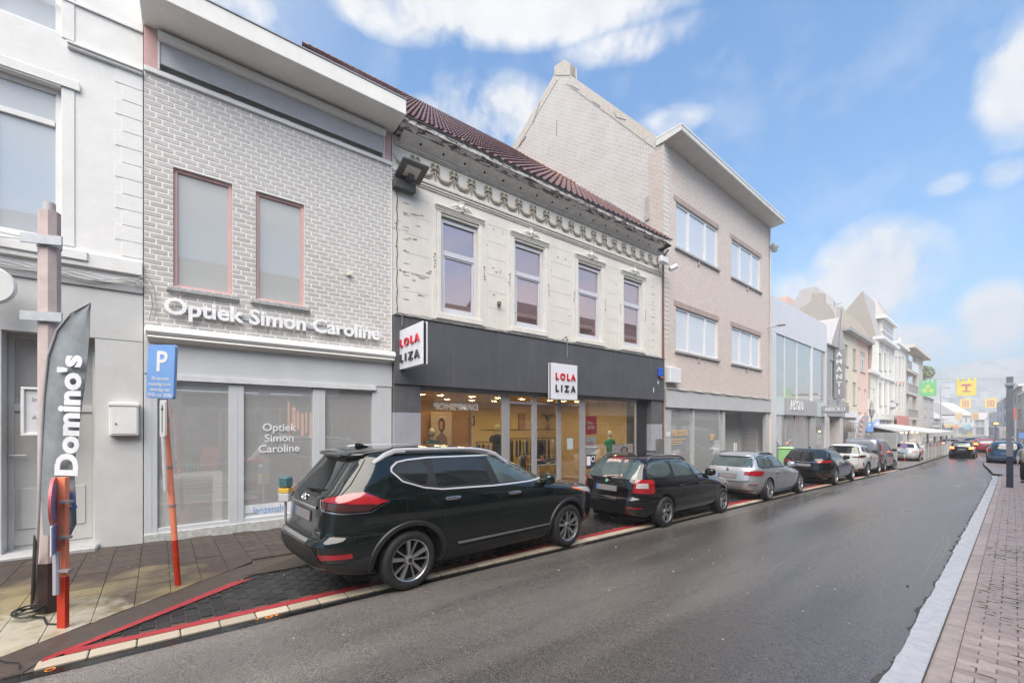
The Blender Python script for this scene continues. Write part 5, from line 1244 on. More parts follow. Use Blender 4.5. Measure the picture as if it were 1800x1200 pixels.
# ragged red brick edge above the neighbour's tiles
mb=MB(G_.M)
(ua,za),(ub,zb)=G_.q(902,262),G_.q(1012,322)
n=60
for k in range(n):
    u=ua+(ub-ua)*k/n; z=za+(zb-za)*k/n
    mb.box(u-.06,u+.06,.0,random.uniform(.05,.14),z-.09+random.uniform(-.03,.03),z-.02+random.uniform(-.03,.03))
mb.build('broken_brick_edge',mat('broken_red_brick',(.26,.12,.08),.9,.4,30,bump=.5,bscale=60),BBt,kind='stuff')
# ground floor of the brick building
mb=MB(FB.M); mb.box(.06,UB1-.02,-.10,.25,2.58,3.235); mb.build('fascia',mat('pale_steel_fascia',(.54,.54,.54),.6,.06,2,streak=.15),BBt)
MB(FB.M).tube([(k*.3+.1,-.12,3.27+.015*math.sin(k*1.3)) for k in range(36)],.03,6).build('fascia_conduit',mat('pale_conduit',(.38,.37,.35),.7),BBt)
M_SH3=glassmat('pale_grey_shop_glass',(.9,.92,.92),.22,(.88,.90,.92),back=(.56,.56,.55),backfac=.7)
fx_=[(FB.u(1166),FB.u(1179)),(FB.u(1217),FB.u(1220)),(FB.u(1270),FB.u(1274)),(FB.u(1346),UB1-.03)]
mb=MB(FB.M)
for a,b in fx_: mb.box(a,b,-.02,.15,-.5,2.579)
mb.box(fx_[0][0],UB1-.03,-.015,.14,-.55,-.1); mb.build('frame',mat('pale_shop_frame',(.50,.50,.49),.6),BBt)
B('pane',M_SH3,BBt,FB,fx_[0][1],fx_[1][0],.05,.058,-.1,2.57,c=0); B('pane',M_SH3,BBt,FB,fx_[1][1],fx_[2][0],.05,.058,-.1,2.57,c=0)
B('porch_wall',mat('pale_porch',(.52,.52,.51),.8,.05),BBt,FB,fx_[2][1],fx_[3][0],1.2,1.25,-.5,2.57); B('room_wall',M_PDARK,BBt,FB,.2,fx_[2][0],3,3.05,-.5,2.57)
B('porch_door',mat('pale_door2',(.50,.50,.51),.6),BBt,FB,FB.u(1275),FB.u(1286),.3,.34,-.4,FB.q(1275,765)[1],c=.01)
mb=MB(FB.M); 
for px in (1290,1293): 
    u=FB.u(px); mb.tube([(u,-.02,FB.q(px,778)[1]),(u,-.02,FB.q(px,800)[1])],.03,6)
mb.build('door_handle',M_W2,BBt)
for (s_,px,py,sz) in (('PPERSSON',1180,766,.32),):
    text('window_lettering',s_,mat('pale_orange_letters',(.72,.50,.30),.6),BBt,FB.M@Matrix.Translation((FB.u(px),.04,FB.q(px,py)[1])),sz,.004,bold=.012,xs=.9 if 1 else .85)
for k in range(3): B('window_line',mat('pale_orange_letters',(.7,.5,.3)),BBt,FB,FB.u(1249)+.03*k,FB.u(1258)-.08*k,.036,.044,FB.q(1250,762+4*k)[1]-.10,FB.q(1250,762+4*k)[1]-.02,c=0)
for k in range(3): B('window_line',mat('pale_orange_letters',(.7,.5,.3)),BBt,FB,FB.u(1180),FB.u(1180)+1.15-.15*k,.036,.044,FB.q(1180,771+4*k)[1]-.06,FB.q(1180,771+4*k)[1]-.02,c=0)
B('notice',M_W2,BBt,FB,FB.u(1170),FB.u(1177),-.03,-.0205,FB.q(1170,767)[1],FB.q(1170,759)[1],c=0)
q1=FB.q(1337,748,.6); mb=MB(FB.M); mb.tube([(FB.u(1331,.6),.6,-.4),(FB.u(1331,.6),.6,q1[1]-.25)],.04,8); mb.tube([(FB.u(1331,.6),.6,q1[1]-.25),(q1[0],.5,q1[1])],.02,6); mb.tube([(FB.u(1331,.6),.6,-.4),(FB.u(1331,.6),.6,.55)],.12,8)
o=mb.build('porch_post',M_W2,None,smooth=True); tag(o,'pale post with a small bracket standing in the open porch of the brick building','post')
# boxes and cameras on the brick front
q1=FB.q(1176,660,-.12); o=B('cabinet',M_W2,None,FB,.10,.92,-.22,-.001,FB.q(1168,672)[1],FB.q(1168,645)[1],c=.015); tag(o,'white cabinet hanging above the fascia at the left corner of the brick building','cabinet')
q1=FB.q(1170,459,-.3); cm=thing('security_camera','white security camera high beside the downpipe of the cream shop','camera',FB.M@Matrix.Translation((q1[0],-.3,q1[1])))
mb=MB(FB.M); mb.box(q1[0]-.35,q1[0]+.12,-.36,-.2,q1[1]-.10,q1[1]+.13,c=.03); mb.build('body',M_W2,cm); MB(FB.M).tube([(q1[0]+.3,-.3,q1[1]-.22),(q1[0]+.5,-.45,q1[1]-.1)],.09,10).build('lens_hood',M_W2,cm,smooth=True); MB(FB.M).tube([(q1[0],-.2,q1[1]),(q1[0],.0,q1[1])],.03,6).build('bracket',M_W2,cm)
q1=FB.q(1354,430,-.25); ln=thing('wall_lantern','grey wall lantern under the cornice at the right corner of the brick building','lamp',FB.M@Matrix.Translation((UB1-.1,-.25,q1[1]))); mb=MB(FB.M); mb.lathe([(0,.22),(.16,.10),(.20,.05),(.12,-.2),(0,-.22)],8,c=(UB1+.0,-.25,q1[1])); mb.build('head',mat('pale_lantern',(.36,.35,.34),.6),ln); MB(FB.M).tube([(UB1-.1,0,q1[1]+.1),(UB1-.1,-.25,q1[1]+.2)],.03,6).build('arm',mat('pale_lantern',(.4,.4,.4)),ln)
q1=FB.q(1357,568,-.5); ln=thing('wall_lamp','flat grey street lamp arm halfway up the right corner of the brick building','lamp',FB.M@Matrix.Translation((UB1-.1,0,q1[1]))); MB(FB.M).tube([(UB1-.3,0,q1[1]-.05),(UB1-.15,-.45,q1[1]+.03)],.025,6).build('arm',mat('pale_lantern',(.4,.4,.4)),ln); B('head',mat('pale_lantern',(.4,.4,.4)),ln,FB,UB1-.28,UB1-.02,-.80,-.42,q1[1]+.0,q1[1]+.08,c=.03)
mb=MB(FB.M); mb.tube([(UB1-.06,-.05,-.4),(UB1-.06,-.05,2.3)],.06,8); mb.tube([(UB1-.06,-.05,2.3),(UB1-.06,-.05,8.8),(UB1-.06,-.05,12.4)],.03,8); mb.build('downpipe',mat('pale_cream_pipe',(.66,.60,.52),.6,.1),BBt,smooth=True)
# === generic pale house
def gmat(nm,c,**k): return mat(nm,c,k.pop('rough',.8),k.pop('var',.07),k.pop('scale',2.5),bump=.2,bscale=30,**k)
FGL=glassmat('far_pale_glass',(.8,.84,.88),.12,(.95,.97,1),back=(.50,.52,.55),backfac=.7)
def win(H,F,a,b,c,d,fm,mull=1,depth=.12,proud=False,gm=None,sill=None,trans=0.):
    mb=MB(F.M); t=min(.07,(b-a)*.1); frame(mb,a,b,c,d,t,depth-.05,depth)
    for k in range(mull): x=a+(b-a)*(k+1)/(mull+1); mb.box(x-t/2,x+t/2,depth-.052,depth-.001,c+t,d-t)
    if trans: z=c+(d-c)*trans; mb.box(a+t,b-t,depth-.054,depth-.002,z-t/2,z+t/2)
    w_=mb.build('window',fm,H); MB(F.M).box(a+t*.5,b-t*.5,depth-.03,depth-.022,c+t*.5,d-t*.5).build('pane',gm or FGL,w_)
    if sill: MB(F.M).box(a-.06,b+.06,-.07,depth-.05,c-.09,c-.003).build('sill',sill,w_)
    return w_
def house(F,u0,u1,z0,z1,label,wm,wins,zs=2.6,name='house',roof=None,rm=None,cat='house',fm=None,sill=None,shopm=None,corn=None,dpt=9,mull=1,trans=.7,w0=0.,shopwin=True,shoppane=None):
    p=F.W(u0,w0,0); H=thing(name,label,cat,frameM(p.x,p.y,gz(p.y),F.t))
    Fx=F if w0==0 else Fac(p.x-F.t[0]*u0,p.y-F.t[1]*u0,t=F.t)
    mb=MB(Fx.M); wall(mb,u0+.005,u1-.005,zs,z1,wins,reveal=.12); mb.build('wall',wm,H)
    MB(Fx.M).box(u0+.006,u0+.03,.301,dpt,z0,z1).box(u1-.03,u1-.006,.301,dpt,z0,z1).build('side_wall',wm,H)
    for h in wins: win(H,Fx,h[0]+.002,h[1]-.002,h[2]+.002,h[3]-.002,fm or M_W2,mull,.12,sill=sill,trans=trans)
    MB(Fx.M).box(u0+.05,u1-.05,.4,.42,z0,z1-.1).build('room_back',mat('pale_room_back',(.42,.43,.44),.9),H)
    if corn:
        MB(Fx.M).box(u0-.05,u1+.05,-corn[0],.3,z1,z1+corn[1]).build('cornice',corn[2],H)
    if roof:
        ztop=z1+(corn[1] if corn else 0); MB(Fx.M).prism([(-.1,ztop+.003),(dpt/2,ztop+roof),(dpt,ztop+.003)],(u0,u1),'x').build('roof',rm,H)
    if zs>z0+.5:
        sm_=shopm or wm
        if shopwin:
            a,b=u0+.25,u1-.25; n=max(1,int((b-a)/2.2))
            mb=MB(Fx.M); wall(mb,u0+.005,u1-.005,z0-.3,zs,[(a,b,z0+.35,zs-.5)],reveal=.2); mb.build('shopfront',sm_,H)
            win(H,Fx,a+.002,b-.002,z0+.352,zs-.502,fm or M_W2,n,.2,gm=shoppane or FGL,trans=0)
        else: mb=MB(Fx.M); wall(mb,u0+.005,u1-.005,z0-.3,zs,[],reveal=.2); mb.build('shopfront',sm_,H)
    return H
gY=lambda F,u: gz(F.W(u,0,0).y)
# fashion store with glass front
ua,ub=FB.u(1355),FB.u(1453); za=8.95
AB=base_thing(FB,ua,0,'glass_store','pale panel clad fashion store with a two storey glass front','shop building')
zg=FB.q(1364,585)[1]; zf1=FB.q(1364,697)[1]; zf0=FB.q(1380,729)[1]; g0=gY(FB,ua)
n=6
for k in range(n): B('panel',mat('pale_metal_panel',(.66,.66,.69),.4,.03,3),AB,FB,ua+(ub-ua)*k/n+.01,ua+(ub-ua)*(k+1)/n-.01,-.02,.1,zg+.003,za,c=.006)
B('panel',mat('pale_metal_panel',(.66,.66,.7)),AB,FB,ua,FB.u(1364),-.018,.1,g0-.3,zg-.003); B('panel',mat('pale_metal_panel',(.66,.66,.7)),AB,FB,FB.u(1450),ub,-.018,.1,g0-.3,zg-.003)
MG=glassmat('pale_tall_glass',(.85,.9,.9),.22,(.93,.96,.97),back=(.62,.63,.60),backfac=.62)
ms=[1364,1380,1401.5,1427.5,1450]
for p,q_ in zip(ms,ms[1:]): B('pane',MG,AB,FB,FB.u(p)+.03,FB.u(q_)-.03,.05,.058,zf1,zg,c=0)
for p in ms[1:3]: B('mullion',M_W2,AB,FB,FB.u(p)-.03,FB.u(p)+.03,.0,.07,zf1,zg)
B('mullion',M_W2,AB,FB,FB.u(1427)-.14,FB.u(1427)+.14,-.02,.08,zf1,zg)
B('fascia',mat('pale_charcoal_fascia',(.42,.42,.42),.5,.04),AB,FB,FB.u(1380),FB.u(1432.5),-.12,.1,zf0,zf1-.003,c=.01)
for a,b in ((1364,1379.5),(1433,1450)): B('glass_panel',mat('pale_aqua_panel',(.58,.67,.68),.2,.06,2),AB,FB,FB.u(a),FB.u(b)-.02,.0,.05,zf0,zf1-.01,c=0)
text('lettering','ABSOLU',M_W2,AB,FB.M@Matrix.Translation((FB.u(1385),-.14,FB.q(1386,720)[1])),.80,.03,bold=.004,split=True,space=1.15,fit=FB.u(1407)-FB.u(1385))
ms=[1364,1384,1400,1425,1434,1450]
for i,(p,q_) in enumerate(zip(ms,ms[1:])):
    if i==3: B('pillar',mat('pale_charcoal_fascia',(.3,.3,.3)),AB,FB,FB.u(p),FB.u(q_),.0,.1,g0-.2,zf0-.003); continue
    B('pane',glassmat('pale_lit_glass',(.9,.92,.9),.12,(.95,.97,1),back=(.56,.55,.53),backfac=.55),AB,FB,FB.u(p)+.05,FB.u(q_)-.05,.1,.108,g0,zf0-.003,c=0)
    B('door_post',mat('pale_charcoal_fascia',(.3,.3,.3)),AB,FB,FB.u(p)-.05,FB.u(p)+.05,.05,.12,g0,zf0-.003)
mb=MB(FB.M); mb.box(ua,ub,4,4.05,g0,za-.2); mb.build('room_wall',mat('pale_warm_room',(.55,.52,.46),.9,.2,1),AB)
mb=MB(FB.M); mb.box(ua,ub,.12,4,3.6,3.7); mb.build('upper_floor',M_PALEFR,AB)
MB(FB.M).box(ua,ua+.02,.1,9,g0,za).box(ub-.02,ub,.11,9,g0,za).box(ua,ub,.1,9,za-.1,za-.05).build('side_wall',mat('pale_metal_panel',(.6,.6,.6)),AB)
for k in range(7):
    u=ua+1+k*1.35; o=B('garment_display',mat('pale_cloth_%d'%k,[(.55,.3,.3),(.3,.35,.55),(.7,.6,.4),(.7,.7,.7),(.35,.35,.38),(.75,.55,.4),(.6,.3,.35)][k],.9),None,FB,u,u+.5,1.6,1.9,g0+.3,g0+1.6,c=.1); tag(o,['pale red','pale blue','sand coloured','white','grey','apricot','dusty pink'][k]+' clothes on display behind the glass store front','clothes display')  # cloth colours are lightened by a painted white veil
# light green bin
q1=WG(1387,806,.06); bn=thing('green_bin','bright light green bin standing before the glass store','bin',Matrix.Translation((-7.6,FB.W(FB.u(1384),0,0).y-2,gz(30)+.04))); T=WM[bn.name]
c_=FB.q(1384,794,-1.2); T=FB.M@Matrix.Translation((c_[0],-1.2,gY(FB,c_[0])+.05)); bn.matrix_basis=T; WM[bn.name]=T.copy()
MB(T).box(-.4,.4,-.3,.3,0,1.25,c=.04).build('body',mat('bin_lime',(.36,.68,.28),.5,.05),bn); MB(T).box(-.42,.42,-.32,.32,1.251,1.33,c=.03).build('lid',mat('bin_lime_light',(.5,.75,.4),.5),bn)
B('green_display',mat('lime_upper',(.5,.72,.45),.6),AB,FB,FB.u(1371),FB.u(1386),.4,.9,zf1+.15,zf1+1.0,c=.03)
# dark narrow store
ua,ub=FB.u(1454),FB.u(1481)
MD=gmat('pale_slate_front',(.36,.36,.37)); zt=FB.q(1456,607)[1]
AM=house(FB,ua,ub,gY(FB,ua),zt,'narrow slate grey shop house with a tall vertical black sign','',[],zs=3.4) if False else None
p=FB.W(ua,0,0); AM=thing('narrow_shop','narrow slate grey shop house with a steep gable roof and tall vertical sign','shop building',frameM(p.x,p.y,gz(p.y),FB.t))
wn=[(FB.u(1459),FB.u(1467),FB.q(1459,698)[1],FB.q(1459,632)[1])]
mb=MB(FB.M); wall(mb,ua,ub-.01,FB.q(1456,732)[1],zt,wn,reveal=.1); mb.build('wall',MD,AM)
win(AM,FB,wn[0][0],wn[0][1],wn[0][2],wn[0][3],mat('pale_slate_frame',(.5,.47,.47),.6),1,.1,trans=0)
g0=gY(FB,ua); zf=FB.q(1456,732)[1]
B('shop_recess',mat('pale_shop_recess',(.42,.41,.40),.8),AM,FB,ua,ub-.01,.6,.65,g0,zf); B('fascia',mat('pale_charcoal2',(.37,.37,.375),.5),AM,FB,ua+.1,ub-.05,-.18,-.001,zf+.03,FB.q(1456,700)[1]-.05); B('pillar',mat('pale_pillar',(.62,.58,.56),.8),AM,FB,ub-1.0,ub-.02,-.05,.6,g0-.3,zf); B('pillar',mat('pale_pillar',(.6,.6,.6)),AM,FB,ua,ua+.4,-.05,.6,g0-.3,zf)
MB(FB.M).prism([(ua+.1,zt),(ub-.1,zt),(ub-1.9,zt+2.3)],(-.2,8),'y').build('gable',mat('pale_slate_roof',(.42,.40,.40),.7,.15,8),AM)
MB(FB.M).prism([(ub-2.6,zt),(ub-2.2,zt),(ub-1.3,zt+3.0),(ub-1.6,zt+3.0)],(-.25,-.19),'y').build('gable_board',mat('pale_board_dark',(.28,.28,.29),.6),AM)
MB(FB.M).box(ua-.01,ub,-.12,.3,zt+.003,zt+.12).build('gutter',mat('pale_board_dark',(.3,.3,.3)),AM)
(u1_,z1_),(u2_,z2_)=FB.q(1470,613,-1.0),FB.q(1485,700,-1.0)
vs_=thing('vertical_sign','tall dark vertical sign with white letters down its face','sign',FB.M@Matrix.Translation((u1_,-1,z2_)))
# sign seen from the side of the street walker: stands at right angles
su=FB.u(1471,-.2)
def pqz(px,py): return pq(FB,su,px,py)
(wa,z1_),(wb,_)=pqz(1471,614),pqz(1485,618); z2_=pqz(1471,700)[1]
wl_,wh_=min(wa,wb),max(wa,wb); wl_=max(wl_,-1.4)
B('board',mat('pale_black_sign',(.30,.30,.315),.5,.04),vs_,FB,su,su+.2,wl_,-.02,z2_,z1_,c=.02)
Wv=-wl_
for k,ch in enumerate('AMANTI'):
    text('letter',ch,M_W2,vs_,FB.M@Matrix.Translation((su-.02,wl_*.5,z1_-(k+1)*(z1_-z2_)/6.6))@fx,.48,.02,align='CENTER',bold=.02)
s2=FB.u(1450,-.2); (wa,z1_),(wb,_)=pq(FB,s2,1450,713),pq(FB,s2,1470,713); z2_=pq(FB,s2,1450,726)[1]; 
ps=thing('small_projecting_sign','small dark sign with white letters projecting between the glass store and the narrow shop','sign',FB.M@Matrix.Translation((s2,-.7,z2_)))
B('board',mat('pale_black_sign',(.3,.3,.3)),ps,FB,s2,s2+.12,-1.5,-.03,z2_,z1_,c=.02); text('lettering','ABSOLU',M_W2,ps,FB.M@Matrix.Translation((s2-.02,-.18,z2_+.14))@fx,.36,.02,bold=.01,xs=.85)
# beige and pink brick pair
bs=mat('pale_sill_dark',(.42,.39,.37),.8)
def hz(px0,px1,rows,F=FB): 
    return [(F.u(px0),F.u(px1),F.q(px0,y1)[1],F.q(px0,y0)[1]) for (y0,y1) in rows]
ua,ub=FB.u(1481),FB.u(1507); zt=FB.q(1489,586)[1]
w_=hz(1484.5,1490.5,[(604,642),(667,707)])+hz(1499,1505,[(612,648),(671,710)])
house(FB,ua,ub,gY(FB,ua),zt,'beige brick house with dark slim windows right of the vertical sign',brickmat('pale_beige_brick',(.70,.60,.45),(.76,.67,.52),(.70,.67,.6),.22,.075,.012),w_,zs=FB.q(1489,722)[1],sill=bs,shopm=M_W2,corn=(.5,.25,mat('pale_dark_gutter',(.40,.39,.39),.6)),roof=2.5,rm=mat('pale_brown_roof',(.42,.37,.34),.8,.2,6),fm=mat('pale_beige_frame',(.55,.5,.44),.6),shoppane=glassmat('pale_lit_glass2',(.9,.9,.85),.1,(1,1,1),back=(.66,.62,.55),backfac=.5))
ua,ub=FB.u(1507),FB.u(1526)
w_=hz(1512.5,1520.5,[(617,652)])+hz(1508.8,1512.6,[(681,723)])+hz(1519,1523,[(684,724)])
house(FB,ua,ub,gY(FB,ua),zt,'salmon pink brick house with white windows beside the beige one',brickmat('pale_salmon_brick',(.74,.44,.34),(.80,.52,.42),(.72,.62,.56),.22,.075,.012),w_,zs=FB.q(1509,729)[1],sill=bs,shopm=gmat('pale_pink_shop',(.72,.60,.58)),corn=(.5,.25,mat('pale_dark_gutter',(.4,.4,.4))),roof=2.5,rm=mat('pale_brown_roof',(.4,.4,.4)))
ua,ub=FB.u(1526),FB.u(1540.5); zt=FB.q(1527,655)[1]
w_=hz(1528,1531.5,[(680,722)])+hz(1534,1538,[(682,722)])
house(FB,ua,ub,gY(FB,ua),zt,'low cream house between the salmon house and the tall white one',gmat('pale_cream_front',(.72,.69,.62)),w_,zs=FB.q(1527,735)[1],sill=bs,corn=(.35,.3,M_PALEFR),roof=1.6,rm=mat('pale_brown_roof',(.4,.4,.4)),fm=M_PALEFR)
# tall white house with turret and brick gable
ua,um,ub=FB.u(1541),FB.u(1571),FB.u(1592); zt=FB.q(1541,596)[1]
TW=gmat('pale_ivory_front',(.74,.72,.66)); 
w_=[]
for (p,q_) in ((1545,1549.5),(1553,1557),(1561,1565)): w_+=hz(p,q_,[(620,650),(672,712)])
H=house(FB,ua,um,gY(FB,ua),zt,'tall ivory house with louvred shutters and white cornice under a big brick gable',TW,w_,zs=FB.q(1541,728)[1],corn=(.55,.3,M_W2),trans=.5,fm=mat('pale_louvre',(.52,.50,.48),.6),sill=mat('pale_brown_sill',(.4,.38,.36),.8))  # sills in a darker grey brown
for k in range(4):
    px=1542+k*9.3; B('pilaster',M_PALEFR,H,FB,FB.u(px)-.12,FB.u(px)+.12,-.12,-.001,FB.q(px,728)[1],zt-.05)
for zz in (690,655): pass
B('ledge',M_PALEFR,H,FB,ua,um,-.2,-.121,FB.q(1541,662)[1],FB.q(1541,657)[1])
w_=[]
for (p,q_) in ((1574,1577),(1580,1584),(1586.5,1589)): w_+=hz(p,q_,[(626,668),(676,722)])
zt2=FB.q(1571,604)[1]
H2=house(FB,um,ub,gY(FB,um),zt2,'narrow ivory house with red panels between its windows beside the louvred one',gmat('pale_ivory_front2',(.76,.73,.66)),w_,zs=FB.q(1571,730)[1],corn=(.4,.35,M_PALEFR),trans=.6,roof=2.0,rm=mat('pale_slate_roof',(.4,.4,.4)),shopm=gmat('pale_shop3',(.55,.55,.54)))
for (p,q_) in ((1574,1577),(1580,1584),(1586.5,1589)): B('red_panel',mat('pale_red_panel',(.68,.42,.34),.7),H2,FB,FB.u(p),FB.u(q_),-.03,-.001,FB.q(p,675)[1],FB.q(p,669)[1])
MB(FB.M).lathe([(0,0),(.9,0),(1.0,-.06),(1.0,.06),(.9,.1)],24,'y',c=(FB.u(1582),-.05,zt2+.2),seg=(0,.5)).build('round_pediment',M_PALEFR,H2)
# brick gable peak : square to the front at its left side
M_GB=brickmat('pale_brown_gable',(.36,.31,.265),(.43,.38,.33),(.52,.47,.42),.25,.10,.02,axis='yz')
def gplane(u_,pts,name,m,par,th=.3):
    P=[pq(FB,u_,x,y) for x,y in pts]; MB(FB.M).prism(P,(u_,u_+th),'x').build(name,m,par); return P
P=gplane(ua+.05,[(1541,740),(1541,592),(1516,510.7),(1484,549),(1484,740)],'gable',M_GB,H)
pk=P[2]; ev=(0.1,zt)
MB(FB.M).prism([(ev[0],ev[1]),(pk[0],pk[1]),(P[3][0],P[3][1])],(ua+.36,um+1),'x').build('roof',mat('pale_slate_roof',(.4,.4,.4)),H)
# turret
tu0,tu1=FB.u(1556),FB.u(1575); ztu=FB.q(1557,560)[1]
H3=thing('turret','cream stone dormer tower with a steep pyramid slate roof above the ivory houses','tower',FB.M@Matrix.Translation(((tu0+tu1)/2,.2,zt)))
B('tower_wall',gmat('pale_turret_stone',(.66,.62,.54)),H3,FB,tu0,tu1,.25,3.4,zt-.2,ztu); 
for k in range(3): B('string_course',M_PALEFR,H3,FB,tu0-.05,tu1+.05,.15,3.5,zt+.5+k*1.0,zt+.62+k*1.0)
B('cornice',M_W2,H3,FB,tu0-.45,tu1+.45,-.15,3.85,ztu+.003,ztu+.3)
B('window',mat('pale_turret_window',(.40,.40,.42),.4),H3,FB,tu0+.6,tu1-.6,.2,.249,zt+1.2,ztu-.6)
c_=(tu0+tu1)/2; zp=FB.q(1556,531)[1]+.2
zp+=1.0
MB(FB.M).add([(FB.u(1545),3.0,ztu-.6),(FB.u(1545)+.1,9,ztu-.6),(tu1,9,ztu-.6),(tu1,3.0,ztu-.6),(FB.u(1545)+1.2,5.5,zp+1.4),(FB.u(1545)+1.3,7,zp+1.4),(tu1-2.2,7,zp+1.4),(tu1-2.2,5.5,zp+1.4)],[(0,3,7,4),(3,2,6,7),(2,1,5,6),(1,0,4,5),(4,7,6,5)]).build('rear_roof',mat('pale_turret_slate',(.40,.37,.36),.7,.15,9),H3)
MB(FB.M).add([(tu0-.35,0,ztu+.31),(tu1+.35,0,ztu+.31),(tu1+.35,3.7,ztu+.31),(tu0-.35,3.7,ztu+.31),(c_-.5,1.2,zp),(c_+.5,1.2,zp),(c_+.5,3.2,zp),(c_-.5,3.2,zp)],[(0,1,5,4),(1,2,6,5),(2,3,7,6),(3,0,4,7),(4,5,6,7),(0,3,2,1)]).build('roof',mat('pale_turret_slate',(.40,.37,.36),.7,.15,9),H3)
# brown gable walls rising over the beige pair (chimney, ridge)
u_=FB.u(1481)+.1
BGt=thing('gable_house','pale brown gable wall and chimney rising behind the narrow slate shop','house',FB.M@Matrix.Translation((u_,3,gY(FB,u_))))
gplane(u_,[(1481,700),(1481,590),(1462,542),(1450,529),(1449.5,515),(1427,515),(1425,530),(1404,543),(1404,700)],'wall',M_GB,BGt)
u_=FB.u(1526)+.05
BG2=thing('gable_house','lower pale brown gable wall stepping down behind the beige and salmon houses','house',FB.M@Matrix.Translation((u_,3,gY(FB,u_))))
gplane(u_,[(1527,700),(1533,604),(1510,568),(1486,548),(1481,538),(1470,540),(1470,700)],'wall',M_GB,BG2)
# antenna
a=WP(1467,537,30); an=MB(); an.tube([WP(1467,541,31),WP(1467,528,31)],.03,5); an.box(a.x-.4,a.x+.4,a.y-.02,a.y+.02,a.z+.05,a.z+.1); o=an.build('antenna',mat('antenna_grey',(.35,.35,.36),.5),None); tag(o,'small grey aerial on the ridge between two brown gables','antenna')
o=MB(FB.M).box(FB.u(1383,9),FB.u(1405,9),9,10,8,FB.q(1390,524,9)[1]).build('chimney_stack',mat('pale_salmon_brick',(.6,.4,.3)),None); tag(o,'pale orange brick chimney peeping over the glass store roof','chimney')  # white veil sits in the brick colour
# white tower wall behind store
# apartment with balconies
ua,ub=FB.u(1592.5),FB.u(1622); zt=FB.q(1592.5,612)[1]
AP=thing('apartment_building','beige apartment block with stacked balconies at the far end of the ivory row','building',FB.M@Matrix.Translation((ua,0,gY(FB,ua))))
uc=FB.u(1611); mA=gmat('pale_beige_flats',(.62,.57,.51)); mD=mat('pale_balcony_recess',(.34,.34,.34),.8,.1)
rowsz=[FB.q(1594,y)[1] for y in (777,735,690,650,612)]
B('wall',mA,AP,FB,uc,ub,.0,.4,gY(FB,uc)-1,zt); B('side_wall',mA,AP,FB,ua,ua+.4,-.02,9,gY(FB,ua)-1,zt); B('back_wall',mD,AP,FB,ua+.4,uc,2.2,2.3,gY(FB,ua)-1,zt)
for k in range(4):
    z0=rowsz[k]; B('slab',mA,AP,FB,ua,uc,-.2,2.2,z0-.15,z0+.15,label=None)
    if k>0:
        mb=MB(FB.M)
        for i in range(16): u=ua+.2+i*(uc-ua-.4)/15; mb.box(u-.03,u+.03,-.2,-.15,z0+.15,z0+1.1)
        mb.box(ua,uc,-.21,-.14,z0+1.1,z0+1.18); mb.build('railing',mat('pale_rail_dark',(.38,.38,.38),.6),AP)
    B('post',M_W2,AP,FB,(ua+uc)/2-.2,(ua+uc)/2+.2,.3,.5,z0+.16,rowsz[k+1]-.16)
B('balcony_screen',M_W2,AP,FB,ua+3,uc,-.25,-.19,rowsz[3]+.1,rowsz[3]+1.3)
B('cornice',mA,AP,FB,ua-.3,ub+.5,-.9,.5,zt+.003,zt+.45)
# houses further on, along a line bending away; each from two pixels and depths
def F2(px0,d0,px1,d1):
    a=WP(px0,746,d0); b=WP(px1,746,d1); t=(b-a); t.z=0; L_=t.length; t.normalize(); return Fac(a.x,a.y,t=(t.x,t.y)),L_
def fhouse(px0,d0,px1,d1,pytop,label,c,floors=2,cols=2,name='house',roof=1.5,rc=(.5,.47,.46),fm=None,bricks=False,shop=True,dpt=8):
    F,L_=F2(px0,d0,px1,d1); g=gz(F.A[1]); zt=F.q(px0,pytop)[1]; zs=g+3.0 if shop else g
    hs=(zt-zs)/floors; ws=[]
    for k in range(floors):
        for j in range(cols):
            w=L_/cols; ws.append((j*w+w*.28,j*w+w*.72,zs+k*hs+hs*.22,zs+k*hs+hs*.80))
    return house(F,0,L_,g,zt,label,gmat('far_'+'_'.join(str(int(x*100)) for x in c),c),ws,zs=zs if shop else g-.3,corn=(.3,.25,M_PALEFR),roof=roof,rm=gmat('far_roof_'+str(int(rc[0]*100)),rc),name=name,dpt=dpt)
fhouse(1622,66,1641,76,696,'grey brown house with a bay just past the beige apartment block',(.56,.53,.50),3,2)
fhouse(1641,78,1662,90,736,'low off white house behind the street lamp on the left',(.68,.66,.63),1,2,roof=3.2,rc=(.5,.44,.43))
fhouse(1662,92,1684,108,752,'small white gabled house at the far left bend',(.74,.74,.74),1,2,roof=1.4,shop=False)
fhouse(1684,110,1712,118,730,'white house with a steep pale roof closing the street view',(.78,.78,.78),1,3,roof=3.5,rc=(.55,.53,.53),shop=True)
fhouse(1712,122,1732,120,738,'pale grey house at the far bend right of the white one',(.66,.66,.66),2,2,roof=2)
def rhouse(px0,d0,px1,d1,*a,**k): return fhouse(px0,d0,px1,d1,*a,**k)
rhouse(1738,112,1752,92,728,'far off white house on the right side near the lit sign',(.70,.70,.70),2,2,roof=1.2)
rhouse(1752,90,1763,76,712,'white flat fronted house on the right side of the far street',(.74,.74,.75),2,2,roof=.8)
rhouse(1763,74,1781,58,705,'cream house on the right side behind the red banner',(.68,.66,.62),2,2,roof=1)
rhouse(1781,57,1797,47,690,'pale stone house with a cornice on the right side',(.64,.62,.58),2,2,roof=.8)
rhouse(1797,46,1830,38,694,'white house cut by the right edge of the picture',(.74,.74,.76),2,3,roof=.8)
